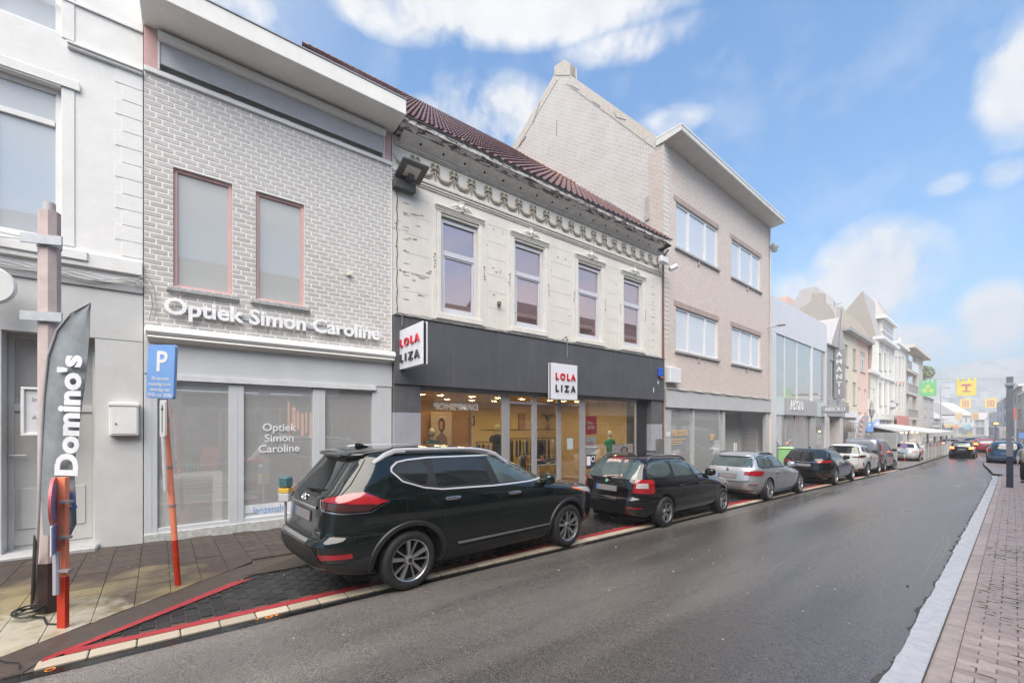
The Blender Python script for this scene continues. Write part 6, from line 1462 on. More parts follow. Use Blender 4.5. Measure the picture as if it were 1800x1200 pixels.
# ------------------------------------------------------------------ cars
import bisect as _bs
def pchip(tab):
    xs=[a for a,b in tab]; ys=[b for a,b in tab]; n=len(xs)
    h=[xs[i+1]-xs[i] for i in range(n-1)]; d=[(ys[i+1]-ys[i])/h[i] for i in range(n-1)]; m=[0]*n
    m[0]=d[0]; m[-1]=d[-1]
    for i in range(1,n-1):
        if d[i-1]*d[i]<=0: m[i]=0
        else:
            w1=2*h[i]+h[i-1]; w2=h[i]+2*h[i-1]; m[i]=(w1+w2)/(w1/d[i-1]+w2/d[i])
    def f(x):
        if x<=xs[0]: return ys[0]
        if x>=xs[-1]: return ys[-1]
        i=_bs.bisect_right(xs,x)-1; t=(x-xs[i])/h[i]; t2=t*t;t3=t2*t
        return (2*t3-3*t2+1)*ys[i]+(t3-2*t2+t)*h[i]*m[i]+(-2*t3+3*t2)*ys[i+1]+(t3-t2)*h[i]*m[i+1]
    return f
def paint(name,c,rough=.12,metal=0.,coat=1.,flake=0.):
    if name in MC: return MC[name]
    m=mat(name,c,.38 if metal else rough,0,metal=metal,coat=coat,spec=.5 if metal or max(c)>.1 else .15); t=m.node_tree; nd=t.nodes; b=nd['Principled BSDF']; l=t.links.new
    # water beads and run-off film: fine bump and coat roughness patches
    tcn=nd.new('ShaderNodeTexCoord'); n=nd.new('ShaderNodeTexNoise'); n.inputs['Scale'].default_value=55; n.inputs['Detail'].default_value=3; l(tcn.outputs['Object'],n.inputs['Vector'])
    bp=nd.new('ShaderNodeBump'); bp.inputs['Strength'].default_value=.05; bp.inputs['Distance'].default_value=.004; l(n.outputs[0],bp.inputs['Height']); l(bp.outputs[0],b.inputs['Coat Normal']); l(bp.outputs[0],b.inputs['Normal'])
    n2=nd.new('ShaderNodeTexNoise'); n2.inputs['Scale'].default_value=3.5; n2.inputs['Detail'].default_value=6; mp=nd.new('ShaderNodeMapping'); mp.inputs['Scale'].default_value=(3,3,.6); l(tcn.outputs['Object'],mp.inputs[0]); l(mp.outputs[0],n2.inputs['Vector'])
    mr=nd.new('ShaderNodeMapRange'); mr.inputs[1].default_value=.4; mr.inputs[2].default_value=.7; mr.inputs[3].default_value=.02; mr.inputs[4].default_value=.06; l(n2.outputs[0],mr.inputs[0]); l(mr.outputs[0],b.inputs['Coat Roughness'])
    # road film towards the sills
    sp=nd.new('ShaderNodeSeparateXYZ'); l(tcn.outputs['Object'],sp.inputs[0]); mr2=nd.new('ShaderNodeMapRange'); mr2.inputs[1].default_value=.25; mr2.inputs[2].default_value=.75; mr2.inputs[3].default_value=.45; mr2.inputs[4].default_value=0; l(sp.outputs[2],mr2.inputs[0])
    mu=nd.new('ShaderNodeMath'); mu.operation='MULTIPLY'; l(mr2.outputs[0],mu.inputs[0]); l(n2.outputs[0],mu.inputs[1]); mx=nd.new('ShaderNodeMixRGB'); l(mu.outputs[0],mx.inputs[0]); mx.inputs[1].default_value=tuple(c)+(1,); mx.inputs[2].default_value=(.12,.105,.09,1) if max(c)>.03 else (.04,.036,.03,1); l(mx.outputs[0],b.inputs['Base Color'])
    return m
M_TYRE=mat('tyre_rubber',(.018,.018,.019),.65,.2,30,bump=.4,bscale=120)
M_CARBLK=mat('black_trim_plastic',(.022,.022,.024),.45,.15,30)
M_WELL=mat('wheel_well_black',(.006,.006,.006),.9)
M_CHR=mat('chrome',(.7,.7,.72),.12,0,metal=1)
M_SAT=mat('satin_silver_trim',(.62,.62,.64),.3,0,metal=.45)
M_RIM=mat('alloy_silver',(.50,.50,.51),.28,.08,20,metal=.85); M_RIMD=mat('alloy_black',(.02,.02,.022),.3)
M_CGL=mat('dark_car_glass',(.012,.015,.016),.03,0,spec=.9); M_CGL2=mat('clear_car_glass',(.06,.085,.085),.03,.25,3,spec=1.0)
M_TRED=mat('tail_lamp_red',(.30,.006,.010),.12,.25,9,spec=.7,coat=.6); M_TDK=mat('tail_lamp_dark',(.06,.02,.02),.1,coat=.6); M_TCL=mat('tail_lamp_clear',(.45,.42,.42),.12,.2,20,coat=.6); M_LRED=mat('tail_lamp_lit',(.9,.05,.02),.2,0,emit=(1,.10,.02),estr=6)
M_PLATE=mat('blurred_plate',(.22,.20,.21),.45,.12,6); M_EU=mat('plate_blue',(.02,.12,.50),.4); M_GAP=mat('panel_gap_black',(.003,.003,.003),.8)
M_AMB=mat('amber_lens',(.7,.16,.04),.2,coat=.5)
class Car:
    def __init__(s,rear,front,width,nr=6.,nf=4.):
        s.r=pchip(rear); s.f=pchip(front); s.w=pchip(width); s.nr=nr; s.nf=nf; s.z0=max(rear[0][0],0); s.z1=width[-1][0]
        ks=sorted(set([a for a,b in rear]+[a for a,b in front]+[a for a,b in width])); zs=[]
        for a,b in zip(ks,ks[1:]):
            n=max(1,int(round((b-a)/.035))) if b<s.z1-.12 else 2
            zs+=[a+(b-a)*i/n for i in range(n)]
        s.zs=zs+[ks[-1]]; s.cache={}
    def P(s,z):
        hl=(s.f(z)-s.r(z))/2; return (s.f(z)+s.r(z))/2,hl,s.w(z)
    def sx(s,y,z):
        yc,hl,w=s.P(z); t=(y-yc)/hl; n=s.nf if t>0 else s.nr; return w*(max(0,1-min(1,abs(t))**n))**(1/n)
    def quarter(s,z,rear=True):
        "polyline from centre (x=0) round the corner to the side middle"
        key=(round(z,4),rear)
        if key in s.cache: return s.cache[key]
        yc,hl,w=s.P(z); n=s.nr if rear else s.nf; sg=-1 if rear else 1; pts=[]
        for i in range(18): 
            x=w*.9*i/18; pts.append((x,yc+sg*hl*(1-(x/w)**n)**(1/n)))
        t1=(1-.9**n)**(1/n)
        for i in range(31):
            e=i/30; t=t1*(1-e); x=w*(1-t**n)**(1/n); pts.append((x,yc+sg*hl*t))
        L_=[0]
        for a,b in zip(pts,pts[1:]): L_.append(L_[-1]+math.hypot(a[0]-b[0],a[1]-b[1]))
        s.cache[key]=(pts,L_); return pts,L_
    def arc(s,a,z,rear=True,off=0.):
        pts,L_=s.quarter(z,rear); sg=1 if a>=0 else -1; a=abs(a); i=min(max(_bs.bisect_right(L_,a)-1,0),len(pts)-2); t=(a-L_[i])/max(1e-9,(L_[i+1]-L_[i])); t=min(t,1)
        x=pts[i][0]+(pts[i+1][0]-pts[i][0])*t; y=pts[i][1]+(pts[i+1][1]-pts[i][1])*t
        dx,dy=pts[i+1][0]-pts[i][0],pts[i+1][1]-pts[i][1]; l=math.hypot(dx,dy) or 1; nx,ny=-dy/l*1,dx/l
        if rear: nx,ny=dy/l,-dx/l
        else: nx,ny=-dy/l,dx/l
        return (sg*(x+nx*off),y+ny*off,z)
    def side(s,y,z,sg=1,off=0.): return (sg*(s.sx(y,z)+off),y,z)
    def topz(s,x,y):
        lo,hi=s.z0,s.z1
        lo=.5
        for _ in range(24):
            m=(lo+hi)/2; yc,hl,w=s.P(m); t=(y-yc)/hl; n=s.nf if t>0 else s.nr
            ins=abs(t)<1 and w>0 and (abs(x)/w)**n+abs(t)**n<1
            if ins: lo=m
            else: hi=m
        return lo
    def body(s,mb):
        rings=[]
        for z in s.zs:
            yc,hl,w=s.P(z); q=[]
            for (n,sg) in ((s.nf,1),(s.nr,-1)):
                pts=[];
                for i in range(9): x=w*.88*i/9; pts.append((x,yc+sg*hl*(1-(x/w)**n)**(1/n)))
                t1=(1-.88**n)**(1/n)
                for i in range(23): t=t1*(1-i/22)**1.0; pts.append((w*(1-t**n)**(1/n),yc+sg*hl*t))
                q.append(pts)
            fr_,re=q
            ring=[(x,y) for x,y in fr_]+[(x,y) for x,y in reversed(re[:-1])]+[(-x,y) for x,y in re[1:]]+[(-x,y) for x,y in reversed(fr_[1:-1])]
            rings.append([(x,y,z) for x,y in ring])
        n=len(rings[0]); vs=[p for r in rings for p in r]; fs=[]
        for j in range(len(rings)-1):
            for k in range(n): fs.append((j*n+k,j*n+(k+1)%n,(j+1)*n+(k+1)%n,(j+1)*n+k))
        fs.append(tuple(range(n-1,-1,-1))); fs.append(tuple((len(rings)-1)*n+k for k in range(n))); mb.add(vs,fs)
def patch(mb,poly,fmap,off=.004,step=.07,th=.012,stepv=None):
    "poly in (a,z); cut to a grid, mapped on the surface by fmap(a,z,off)"
    bm=bmesh.new(); vs=[bm.verts.new((a,b,0)) for a,b in poly]
    try: bm.faces.new(vs)
    except Exception: bm.free(); return
    xs_=[p[0] for p in poly]; zs_=[p[1] for p in poly]
    for axis,lo,hi,st in ((0,min(xs_),max(xs_),step),(1,min(zs_),max(zs_),stepv or step)):
        n=int((hi-lo)/st)+1
        for i in range(1,n):
            c=lo+(hi-lo)*i/n; co=(c,0,0) if axis==0 else (0,c,0); no=(1,0,0) if axis==0 else (0,1,0)
            bmesh.ops.bisect_plane(bm,geom=bm.verts[:]+bm.edges[:]+bm.faces[:],plane_co=co,plane_no=no,dist=1e-5)
    bm.verts.index_update(); P=[(v.co.x,v.co.y) for v in bm.verts]; fs=[[v.index for v in f.verts] for f in bm.faces]
    bd=[[v.index for v in e.verts] for e in bm.edges if len(e.link_faces)==1]; bm.free(); n=len(P)
    mb.add([fmap(a,b,off) for a,b in P]+[fmap(a,b,off-th) for a,b in P],[tuple(f) for f in fs]+[(a,b,b+n,a+n) for a,b in bd])
def strip_on(mb,pts,wd,fmap,off=.003,th=.006,closed=False):
    "thin band of width wd following pts on the surface"
    P=[Vector(p) for p in pts]; Q=[]
    for a,b in zip(P,P[1:]+([P[0]] if closed else [])):
        n=max(1,int((b-a).length/.06)); Q+=[a+(b-a)*i/n for i in range(n)]
    if not closed: Q.append(P[-1])
    L_=[];N_=len(Q)
    for i,p in enumerate(Q):
        a=Q[(i-1)%N_] if closed or i>0 else p; b=Q[(i+1)%N_] if closed or i<N_-1 else p; d=(b-a); d=d.normalized() if d.length>0 else Vector((1,0)); n=Vector((-d.y,d.x)); L_.append((p+n*wd/2,p-n*wd/2))
    vs=[];
    for a,b in L_: vs+=[fmap(a.x,a.y,off),fmap(b.x,b.y,off),fmap(b.x,b.y,off-th),fmap(a.x,a.y,off-th)]
    fs=[]
    for i in range(N_ if closed else N_-1):
        k=4*i;j=4*((i+1)%N_)
        for q in range(4): fs.append((k+q,j+q,j+(q+1)%4,k+(q+1)%4))
    mb.add(vs,fs)
def smooth_poly(pts,r=2):
    "chaikin corner cutting on a closed polygon"
    for _ in range(r):
        o=[]
        for a,b in zip(pts,pts[1:]+pts[:1]): o+=[(a[0]*.75+b[0]*.25,a[1]*.75+b[1]*.25),(a[0]*.25+b[0]*.75,a[1]*.25+b[1]*.75)]
        pts=o
    return pts
def wheel(t,T,x,y,R,rr,wd,sg,style='twin',m=None,front=False,full=True,steer=0):
    WT=T@Matrix.Translation((x,y,R))@Matrix.Diagonal((1/T.to_scale()[0],1/T.to_scale()[1],1,1))@Matrix.Rotation(steer,4,'Z')@Matrix.Diagonal((sg,1,1,1))
    mb=MB(WT); h=wd/2
    mb.lathe([(rr-.005,-h),(R-.045,-h-.004),(R-.012,-h+.02),(R,-h+.05),(R,h-.05),(R-.010,h-.018),(R-.045,h+.004),(rr+.02,h),(rr,h-.015),(rr-.01,0)],44,'x')
    w_=mb.build('wheel',M_TYRE,t,smooth=True,ang=60)
    if not full:
        MB(WT).lathe([(0,h-.03),(rr*.98,h-.02)],20,'x').build('rim',m or M_RIM,w_); return
    MB(WT).lathe([(rr-.02,h-.10),(0.02,h-.10)],30,'x').build('brake_disc',M_WELL,w_)
    mb=MB(WT); mb.lathe([(rr*.93,h-.06),(rr*.965,h-.012),(rr*1.0,h-.004),(rr*1.012,h-.012),(rr*1.0,h-.05)],44,'x',closed=True)
    mb.lathe([(0,h-.018),(.028,h-.018),(.055,h-.03),(.07,h-.07)],16,'x')
    def spoke(a,w0,w1,r0,r1,dz=0.):
        ca,sa=math.cos(a),math.sin(a); vs=[]
        for r,w,xx in ((r0,w0,h-.035),(r1,w1,h-.012+dz)):
            for s_,dx in ((-1,0),(1,0)): vs.append((xx,r*ca-s_*w/2*sa,r*sa+s_*w/2*ca))
            for s_ in (1,-1): vs.append((xx-.035,r*ca-s_*w/2*1.1*sa,r*sa+s_*w/2*1.1*ca))
        mb.add(vs,[(0,1,2,3),(7,6,5,4),(0,4,5,1),(1,5,6,2),(2,6,7,3),(3,7,4,0)])
    R1=rr*.96
    if style=='rogue':
        for k in range(5):
            a=2*PI*k/5+.35
            # thick bent arm and a thin blade beside it
            spoke(a+.10,.034,.046,.06,R1); spoke(a-.40,.012,.016,.06,R1)
        m2=m or M_RIM
    elif style=='twin':
        for k in range(5):
            a=2*PI*k/5+PI/2; spoke(a+.16,.030,.030,.05,R1); spoke(a-.16,.030,.030,.05,R1)
    elif style=='five':
        for k in range(5): a=2*PI*k/5+.2; spoke(a,.05,.075,.04,R1); spoke(a+.32,.014,.02,.05,R1)
    elif style=='star':
        for k in range(5): a=2*PI*k/5+PI/2; spoke(a+.22,.026,.04,.05,R1); spoke(a-.22,.026,.04,.05,R1)
    else:
        for k in range(10): a=2*PI*k/10; spoke(a,.02,.026,.05,R1)
    mb.build('rim',m or M_RIM,w_)
    MB(WT).lathe([(0,h-.012),(.03,h-.016),(.031,h-.03)],14,'x').build('hub_cap',M_CARBLK,w_,smooth=True)
def boolean_wells(o,cutters):
    for i,c in enumerate(cutters):
        md=o.modifiers.new('b%d'%i,'BOOLEAN'); md.operation='DIFFERENCE'; md.object=c; md.solver='EXACT'
        try: md.material_mode='TRANSFER'
        except Exception: pass
    dg=bpy.context.evaluated_depsgraph_get(); dg.update(); me=bpy.data.meshes.new_from_object(o.evaluated_get(dg)); o.modifiers.clear(); old=o.data; o.data=me
    bpy.data.meshes.remove(old)
    for c in cutters: bpy.data.objects.remove(c)
    me.polygons.foreach_set('use_smooth',[True]*len(me.polygons))
    try: me.set_sharp_from_angle(angle=math.radians(38))
    except Exception: pass
def build_car(name,label,cat,X,Y,yaw,C,o,pm,group='vehicles parked along the red lined bays'):
    "o: dict of options; car origin = ground point under the middle of the rear axle"
    T=Matrix.Translation((X,Y,gz(Y)+o.get('dz',0)))@Matrix.Rotation(yaw,4,'Z')@Matrix.Rotation(-.024 if Y<32 else -.004,4,'X')
    sxx,syy=o.get('scale',(1,1)); T=T@Matrix.Diagonal((sxx,syy,1,1))
    t=thing(name,label,cat,T,group)
    mb=MB(T); C.body(mb); b=mb.build('body',pm,t,smooth=True,ang=38); b.data.materials.append(M_WELL)
    wb,R,tr=o['wb'],o['R'],o['track']; Ra=o.get('Ra',R+.055); cut=[]
    for yy in (0,wb):
        for sg in (-1,1):
            m_=MB(T); m_.lathe([(0,-.5),(Ra,-.5),(Ra,.42),(0,.42)],40,'x',c=(sg*(tr+.02),yy,R+.0)) if False else m_.lathe([(0,-.17),(Ra,-.17),(Ra,.40),(0,.40)],40,'x')
            m_.v=[T@(Matrix.Translation((sg*tr,yy,R+.01))@Matrix.Diagonal((sg,1,1,1)))@(T.inverted()@v) for v in m_.v]
            c=m_.build('cutter',M_WELL,t); cut.append(c)
    boolean_wells(b,cut)
    wd=o.get('tw',.225)
    for yy in (0,wb):
        for sg in (-1,1): wheel(t,T,sg*(tr-.005),yy,R,o['rim'],wd,sg,o.get('style','twin'),o.get('rimm'),full=(sg>0 or o.get('allfull',False)),steer=o.get('steer',0) if yy>0 else 0)
    S_=lambda sg: (lambda a,z,off: C.side(a,z,sg,off)); RA=lambda a,z,off: C.arc(a,z,True,off); FA=lambda a,z,off: C.arc(a,z,False,off)
    for sg in (1,-1):
        for i,w in enumerate(o.get('sidewin',[])):
            mb=MB(T); patch(mb,w['poly'],S_(sg),.0035); mb.build('window',w.get('m',M_CGL),t,smooth=True)
        if o.get('winband') : mb=MB(T); patch(mb,o['winband'],S_(sg),.0015); mb.build('window_surround',M_CARBLK,t,smooth=True)
        if o.get('chrome'): mb=MB(T); strip_on(mb,o['chrome'],o.get('chrome_w',.02),S_(sg),.008,.008,True); mb.build('window_trim',o.get('chrome_m',M_CHR),t,smooth=True)
        mb=MB(T)
        for l_ in o.get('gaps',[]): strip_on(mb,l_,.007,S_(sg),.0016,.004)
        mb.build('door_gap',M_GAP,t)
        for cl in o.get('cladding',[]): mb=MB(T); patch(mb,cl,S_(sg),.010,stepv=.05); mb.build('sill_cladding',M_CARBLK,t,smooth=True)
        for sl in o.get('side_chrome',[]): mb=MB(T); patch(mb,sl,S_(sg),.018); mb.build('side_trim',M_CHR,t,smooth=True)
        for (hy,hz) in o.get('handles',[]):
            x=C.sx(hy,hz); Mh=Matrix.Identity(3)
            mb=MB(T); mb.ell((sg*(x-.004),hy,hz-.012),(.012,.105,.035),14,8,.8); mb.build('handle_recess',M_GAP if o.get('hdark',False) else pm,t,smooth=True)
            mb=MB(T); mb.ell((sg*(x+.024),hy,hz),(.018,.112,.024),14,8,.6); mb.build('handle',o.get('hm',M_CHR),t,smooth=True)
        if o.get('arch_trim'):
            for yy in (0,wb):
                mb=MB(T); a0,a1=o.get('arch_ang',(-.08,1.08)); n=30; vs=[];rin=Ra-.003; rout=Ra+o.get('arch_w',.055)
                for k in range(n+1):
                    a=PI*(a0+(a1-a0)*k/n); 
                    for r,of in ((rin,.014),(rout-.012,.017),(rout,-.002),(rin,-.03)):
                        y=yy+r*math.cos(a); z=max(C.z0+.0,R+.01+r*math.sin(a)); vs.append((sg*(C.sx(y,z)+of),y,z))
                fs=[(k*4+q,(k+1)*4+q,(k+1)*4+(q+1)%4,k*4+(q+1)%4) for k in range(n) for q in range(4)]
                mb.add(vs,fs); mb.build('arch_trim',o.get('arch_m',M_CARBLK),t,smooth=True)
        # mirror
        if o.get('mirror'):
            my,mz=o['mirror']; x=C.sx(my,mz)
            mb=MB(T); mb.ell((sg*(x+.135),my,mz+.055),(.125,.09,.088),14,10,.75); mb.build('mirror',o.get('mirm',pm),t,smooth=True)
            MB(T).ell((sg*(x+.13),my-.062,mz+.045),(.095,.02,.058),12,8,.7).build('mirror_glass',M_CGL,t,smooth=True) if False else None
            MB(T).tube([(sg*(x-.03),my,mz-.01),(sg*(x+.07),my,mz+.01)],.022,8).build('mirror_arm',M_CARBLK,t,smooth=True)
        if o.get('rails'):
            rx,y0,y1,hh=o['rails']; n=16; pts=[]
            for k in range(n+1):
                y=y0+(y1-y0)*k/n; e=min(1,min(k,n-k)/2.0); xx=rx; pts.append((sg*xx,y,C.topz(xx,y)+ -.012+(hh+.012)*e))
            mb=MB(T); mb.tube(pts,[.012+.012*min(1,min(k,n-k)/1.5) for k in range(n+1)],8); 
            if o.get('railfill'):
                for a,b in ((0,3),(n-3,n)): mb.tube([(p[0],p[1],p[2]-.02) for p in pts[a:b+1]],.026,8)
            mb.build('roof_rail',o.get('railm',M_RIM),t,smooth=True)
    for nm,mm,pl,off in o.get('rear',[]):
        for p in pl: mb=MB(T); patch(mb,p,RA,off); mb.build(nm,mm,t,smooth=True)
    mb=MB(T)
    for l_ in o.get('rgaps',[]): strip_on(mb,l_,.009,RA,.0016,.004)
    mb.build('tailgate_gap',M_GAP,t)
    for l_,w_,m_,nm in o.get('rstrips',[]): mb=MB(T); strip_on(mb,l_,w_,RA,.012,.014); mb.build(nm,m_,t,smooth=True)
    for nm,mm,pl,off in o.get('frontp',[]):
        for p in pl: mb=MB(T); patch(mb,p,FA,off); mb.build(nm,mm,t,smooth=True)
    if o.get('plate'):
        z,off=o['plate']; mb=MB(T); y=C.arc(0,z)[1]; sl=(C.arc(0,z+.05)[1]-C.arc(0,z-.05)[1])/.1; 
        PM=T@Matrix.Translation((0,y-off,z))@Matrix.Rotation(-math.atan(sl),4,'X')
        pf=MB(PM).box(-.268,.268,.002,.03,-.064,.064,c=.008).build('plate_frame',M_CARBLK,t); MB(PM).box(-.26,.26,-.004,.0015,-.055,.055,c=.003).build('plate',M_PLATE,t); MB(PM).box(-.258,-.218,-.006,-.0045,-.053,.053,c=.001).build('plate_band',M_EU,t)
        # lit recess lip above
    if o.get('spoiler'):
        z,hw,dy,thk=o['spoiler']; 
        mb=MB(T); n=14; vs=[]
        for k in range(n+1):
            a=-hw+2*hw*k/n; e=1-(abs(a)/hw)**6*.6
            p=C.arc(a,z+.0); top=C.topz(p[0]*.96,p[1]+.22)
            for (yy,zz) in ((p[1]+.22,top+.006),(p[1]-dy*e*.75,z+.022+.006),(p[1]-dy*e,z+.006),(p[1]-dy*e*.9,z-thk),(p[1]+.03,z-thk-.015)): vs.append((p[0],yy,zz))
        fs=[(k*5+q,(k+1)*5+q,(k+1)*5+(q+1)%5,k*5+(q+1)%5) for k in range(n) for q in range(5)]; fs+=[tuple(range(5)),tuple(n*5+q for q in range(4,-1,-1))]
        mb.add(vs,fs); mb.build('spoiler',o.get('spm',pm),t,smooth=True)
    if o.get('wiper'):
        z,l_=o['wiper']; p=C.arc(0,z); q=C.arc(l_,z+.03); mb=MB(T); mb.tube([(p[0],p[1]-.035,p[2]),(q[0]*.5,(p[1]+q[1])/2-.05,z+.025),(q[0],q[1]-.02,q[2])],[.02,.014,.006],6); mb.build('wiper',M_CARBLK,t,smooth=True)
    if o.get('fin'):
        y=o['fin']; z=C.topz(0,y); MB(T).prism([(y-.09,z-.01),(y-.075,z+.06),(y-.03,z+.055),(y+.12,z-.01)],(-.018,.018),'x').build('aerial_fin',o.get('finm',pm),t)
    if o.get('badge'):
        z,r=o['badge']; p=C.arc(0,z); sl=(C.arc(0,z+.05)[1]-C.arc(0,z-.05)[1])/.1; PM=T@Matrix.Translation((0,p[1]-.008,z))@Matrix.Rotation(-math.atan(sl),4,'X'); 
        bk=o.get('badgek','ring')
        if bk=='ring':
            mb=MB(PM); mb.lathe([(r*.72,-.006),(r*.9,-.014),(r,-.004),(r*.95,.01),(r*.7,.01)],24,'y',closed=True); mb.box(-r*1.12,r*1.12,-.016,-.002,-r*.2,r*.2,c=.004); mb.build('badge',M_CHR,t,smooth=True)
        elif bk=='disc':
            MB(PM).lathe([(0,-.012),(r*.75,-.012),(r*.8,-.004)],20,'y').build('badge',o.get('badgem',M_CHR),t); MB(PM).lathe([(r*.76,-.006),(r*.9,-.015),(r,-.004),(r,.01)],24,'y').build('badge_ring',M_CHR,t,smooth=True)
        elif bk=='wing':
            mb=MB(PM); mb.lathe([(r*.85,-.006),(r*.92,-.012),(r,-.004),(r*.9,.01)],24,'y',closed=True); mb.tube([(-r*.85,-.01,r*.25),(-r*.35,-.012,r*.2),(0,-.012,-r*.35),(r*.35,-.012,r*.2),(r*.85,-.01,r*.25)],.008,6); mb.build('badge',M_CHR,t,smooth=True)
    for (s_,a,z,sz) in o.get('letters',[]):
        p=C.arc(a,z,True,.006); text('lettering',s_,M_CHR,t,T@Matrix.Translation(p),sz,.006,bold=.002)
    for (yy,xx) in o.get('exhaust',[]):
        p=C.arc(xx,C.z0+.06); MB(T).tube([(xx,p[1]+.15,C.z0+.02),(xx,p[1]-.03,C.z0+.02)],.04,12).build('exhaust',M_CHR,t,smooth=True)
    ub=MB(T); ub.box(-tr+.18,tr-.18,C.r(C.z0)+.05,C.f(C.z0)-.1,C.z0-.08,C.z0+.02,c=.02); ub.build('underbody',M_WELL,t)
    return t,T
# --- dark green SUV
SUV=Car(rear=[(.24,-.62),(.30,-.80),(.40,-.91),(.52,-.955),(.63,-.965),(.69,-.93),(.74,-.875),(.86,-.865),(1.0,-.86),(1.12,-.84),(1.22,-.765),(1.36,-.665),(1.50,-.565),(1.60,-.50),(1.645,-.44),(1.68,-.20),(1.70,.15),(1.715,.75)],
 front=[(.24,3.40),(.34,3.60),(.5,3.69),(.72,3.70),(.86,3.66),(.95,3.57),(1.01,3.38),(1.06,3.05),(1.10,2.75),(1.135,2.52),(1.17,2.42),(1.35,2.05),(1.50,1.72),(1.60,1.48),(1.66,1.25),(1.70,1.02),(1.715,.85)],
 width=[(.24,.78),(.32,.85),(.46,.895),(.62,.905),(.80,.912),(.95,.908),(1.05,.895),(1.12,.875),(1.17,.850),(1.30,.805),(1.50,.715),(1.58,.675),(1.63,.62),(1.665,.54),(1.69,.42),(1.705,.27),(1.715,.12)],nr=5.8,nf=4.2)
so=dict(railm=M_SAT,wb=2.705,R=.355,rim=.247,track=.782,style='rogue',Ra=.415,
 sidewin=[dict(poly=smooth_poly([(-.15,1.42),(-.05,1.51),(.26,1.545),(.23,1.235),(.12,1.255),(-.02,1.32)],1)),
  dict(poly=[(.36,1.215),(.35,1.25),(.33,1.55),(1.06,1.555),(1.16,1.195)],m=M_CGL),
  dict(poly=[(1.29,1.185),(1.20,1.55),(1.40,1.535),(1.68,1.445),(2.12,1.235),(2.14,1.185)],m=M_CGL2)],
 winband=[(-.17,1.42),(-.08,1.52),(.3,1.562),(1.2,1.566),(1.5,1.53),(1.9,1.37),(2.30,1.19),(1.2,1.165),(.4,1.185),(.15,1.225),(-.05,1.31)],
 chrome=[(-.19,1.42),(-.18,1.465),(-.11,1.525),(.02,1.55),(.3,1.57),(1.2,1.574),(1.5,1.54),(1.9,1.375),(2.34,1.185),(1.9,1.165),(1.2,1.155),(.4,1.172),(.17,1.21),(-.08,1.30)],chrome_w=.019,chrome_m=M_SAT,
 gaps=[[(.27,1.60),(.22,1.30),(.20,1.15),(.38,.86),(.56,.62),(.60,.44)],[(1.13,1.60),(1.25,1.16),(1.27,.9),(1.27,.42)],[(2.30,1.17),(2.36,1.0),(2.33,.42)],[(.62,.42),(2.33,.42)],[(-.30,1.03),(-.30,1.09),(-.26,1.11),(-.10,1.11),(-.06,1.09),(-.06,.96),(-.10,.94),(-.26,.94),(-.30,.97),(-.30,1.03)],[(-.45,.72),(-.55,.74)],[(2.42,1.15),(2.9,1.09),(3.28,1.0)]],
 cladding=[[(.47,.24),(.47,.40),(2.24,.40),(2.24,.24)],[(-.80,.24),(-.80,.42),(-.43,.50),(-.43,.24)],[(3.14,.24),(3.14,.42),(3.5,.42),(3.45,.24)]],
 side_chrome=[[(.62,.445),(.60,.480),(2.24,.480),(2.24,.455)]],
 handles=[(.52,1.055),(1.52,1.03)],arch_trim=True,mirror=(2.16,1.13),rails=(.645,-.36,1.62,.06),railfill=True,
 rear=[('rear_window',M_CGL,[[(-.66,1.175),(-.60,1.50),(-.52,1.58),(.52,1.58),(.60,1.50),(.66,1.175)]],.003),
  ('tail_lamp',M_TRED,[[(s_*.50,1.11),(s_*.56,1.14),(s_*.80,1.205),(s_*.90,1.21),(s_*1.24,1.10),(s_*1.14,1.07)] for s_ in (1,-1)],.010),
  ('tail_lamp_clear',M_TDK,[[(s_*.51,1.10),(s_*.56,1.03),(s_*.80,1.0),(s_*1.04,1.005),(s_*1.16,1.065)] for s_ in (1,-1)],.009),
  ('reflector',M_TRED,[[(s_*.66,.49),(s_*.64,.545),(s_*.98,.55),(s_*.98,.50)] for s_ in (1,-1)],.012),
  ('bumper_trim',M_CARBLK,[[(-.92,.24),(-.92,.43),(-.66,.44),(-.55,.60),(.55,.60),(.66,.44),(.92,.43),(.92,.24)]],.010),
  ('bumper_step',mat('bumper_step_silver',(.35,.35,.36),.35,.2,40,metal=.6),[[(-.42,.655),(-.42,.685),(.42,.685),(.42,.655)]],.006)],
 rgaps=[[(-.60,.70),(-.56,.98),(-.70,1.16),(-.70,1.3),(-.60,1.62)],[(.60,.70),(.56,.98),(.70,1.16),(.70,1.3),(.60,1.62)],[(-.60,.70),(.60,.70)],[(.62,.74),(1.25,.72)]],
 rstrips=[([(-.42,1.02),(.42,1.02)],.028,M_CHR,'plate_trim'),([(-.66,.38),(-.42,.36),(.42,.36),(.66,.38)],.03,mat('skid_silver',(.28,.28,.29),.4,metal=.5),'skid_plate'),([(.485,1.115),(.55,1.005),(.80,.982),(1.07,.987),(1.25,1.095)],.016,M_CHR,'lamp_trim')],
 plate=(.905,.012),spoiler=(1.60,.60,.10,.02),wiper=(1.20,.42),fin=-.22,badge=(1.105,.052),letters=[('SL AWD',.40,.735,.055)],
 frontp=[('head_lamp',mat('head_lamp_clear',(.4,.42,.44),.1,.2,12,coat=.8),[[(s_*.62,.92),(s_*.98,.97),(s_*1.18,1.0),(s_*1.10,.90),(s_*.8,.84)] for s_ in (1,-1)],.008),('indicator',M_AMB,[[(s_*1.16,1.0),(s_*1.30,.985),(s_*1.22,.93),(s_*1.08,.90)] for s_ in (1,-1)],.012)])
P_SUV=paint('dark_green_paint',(.0035,.0075,.0065),metal=0)
so['scale']=(1.03,1.10)
build_car('suv','dark green black SUV with silver roof rails, nearest car at the kerb','car',-5.56,2.26,math.radians(3.2),SUV,so,P_SUV)
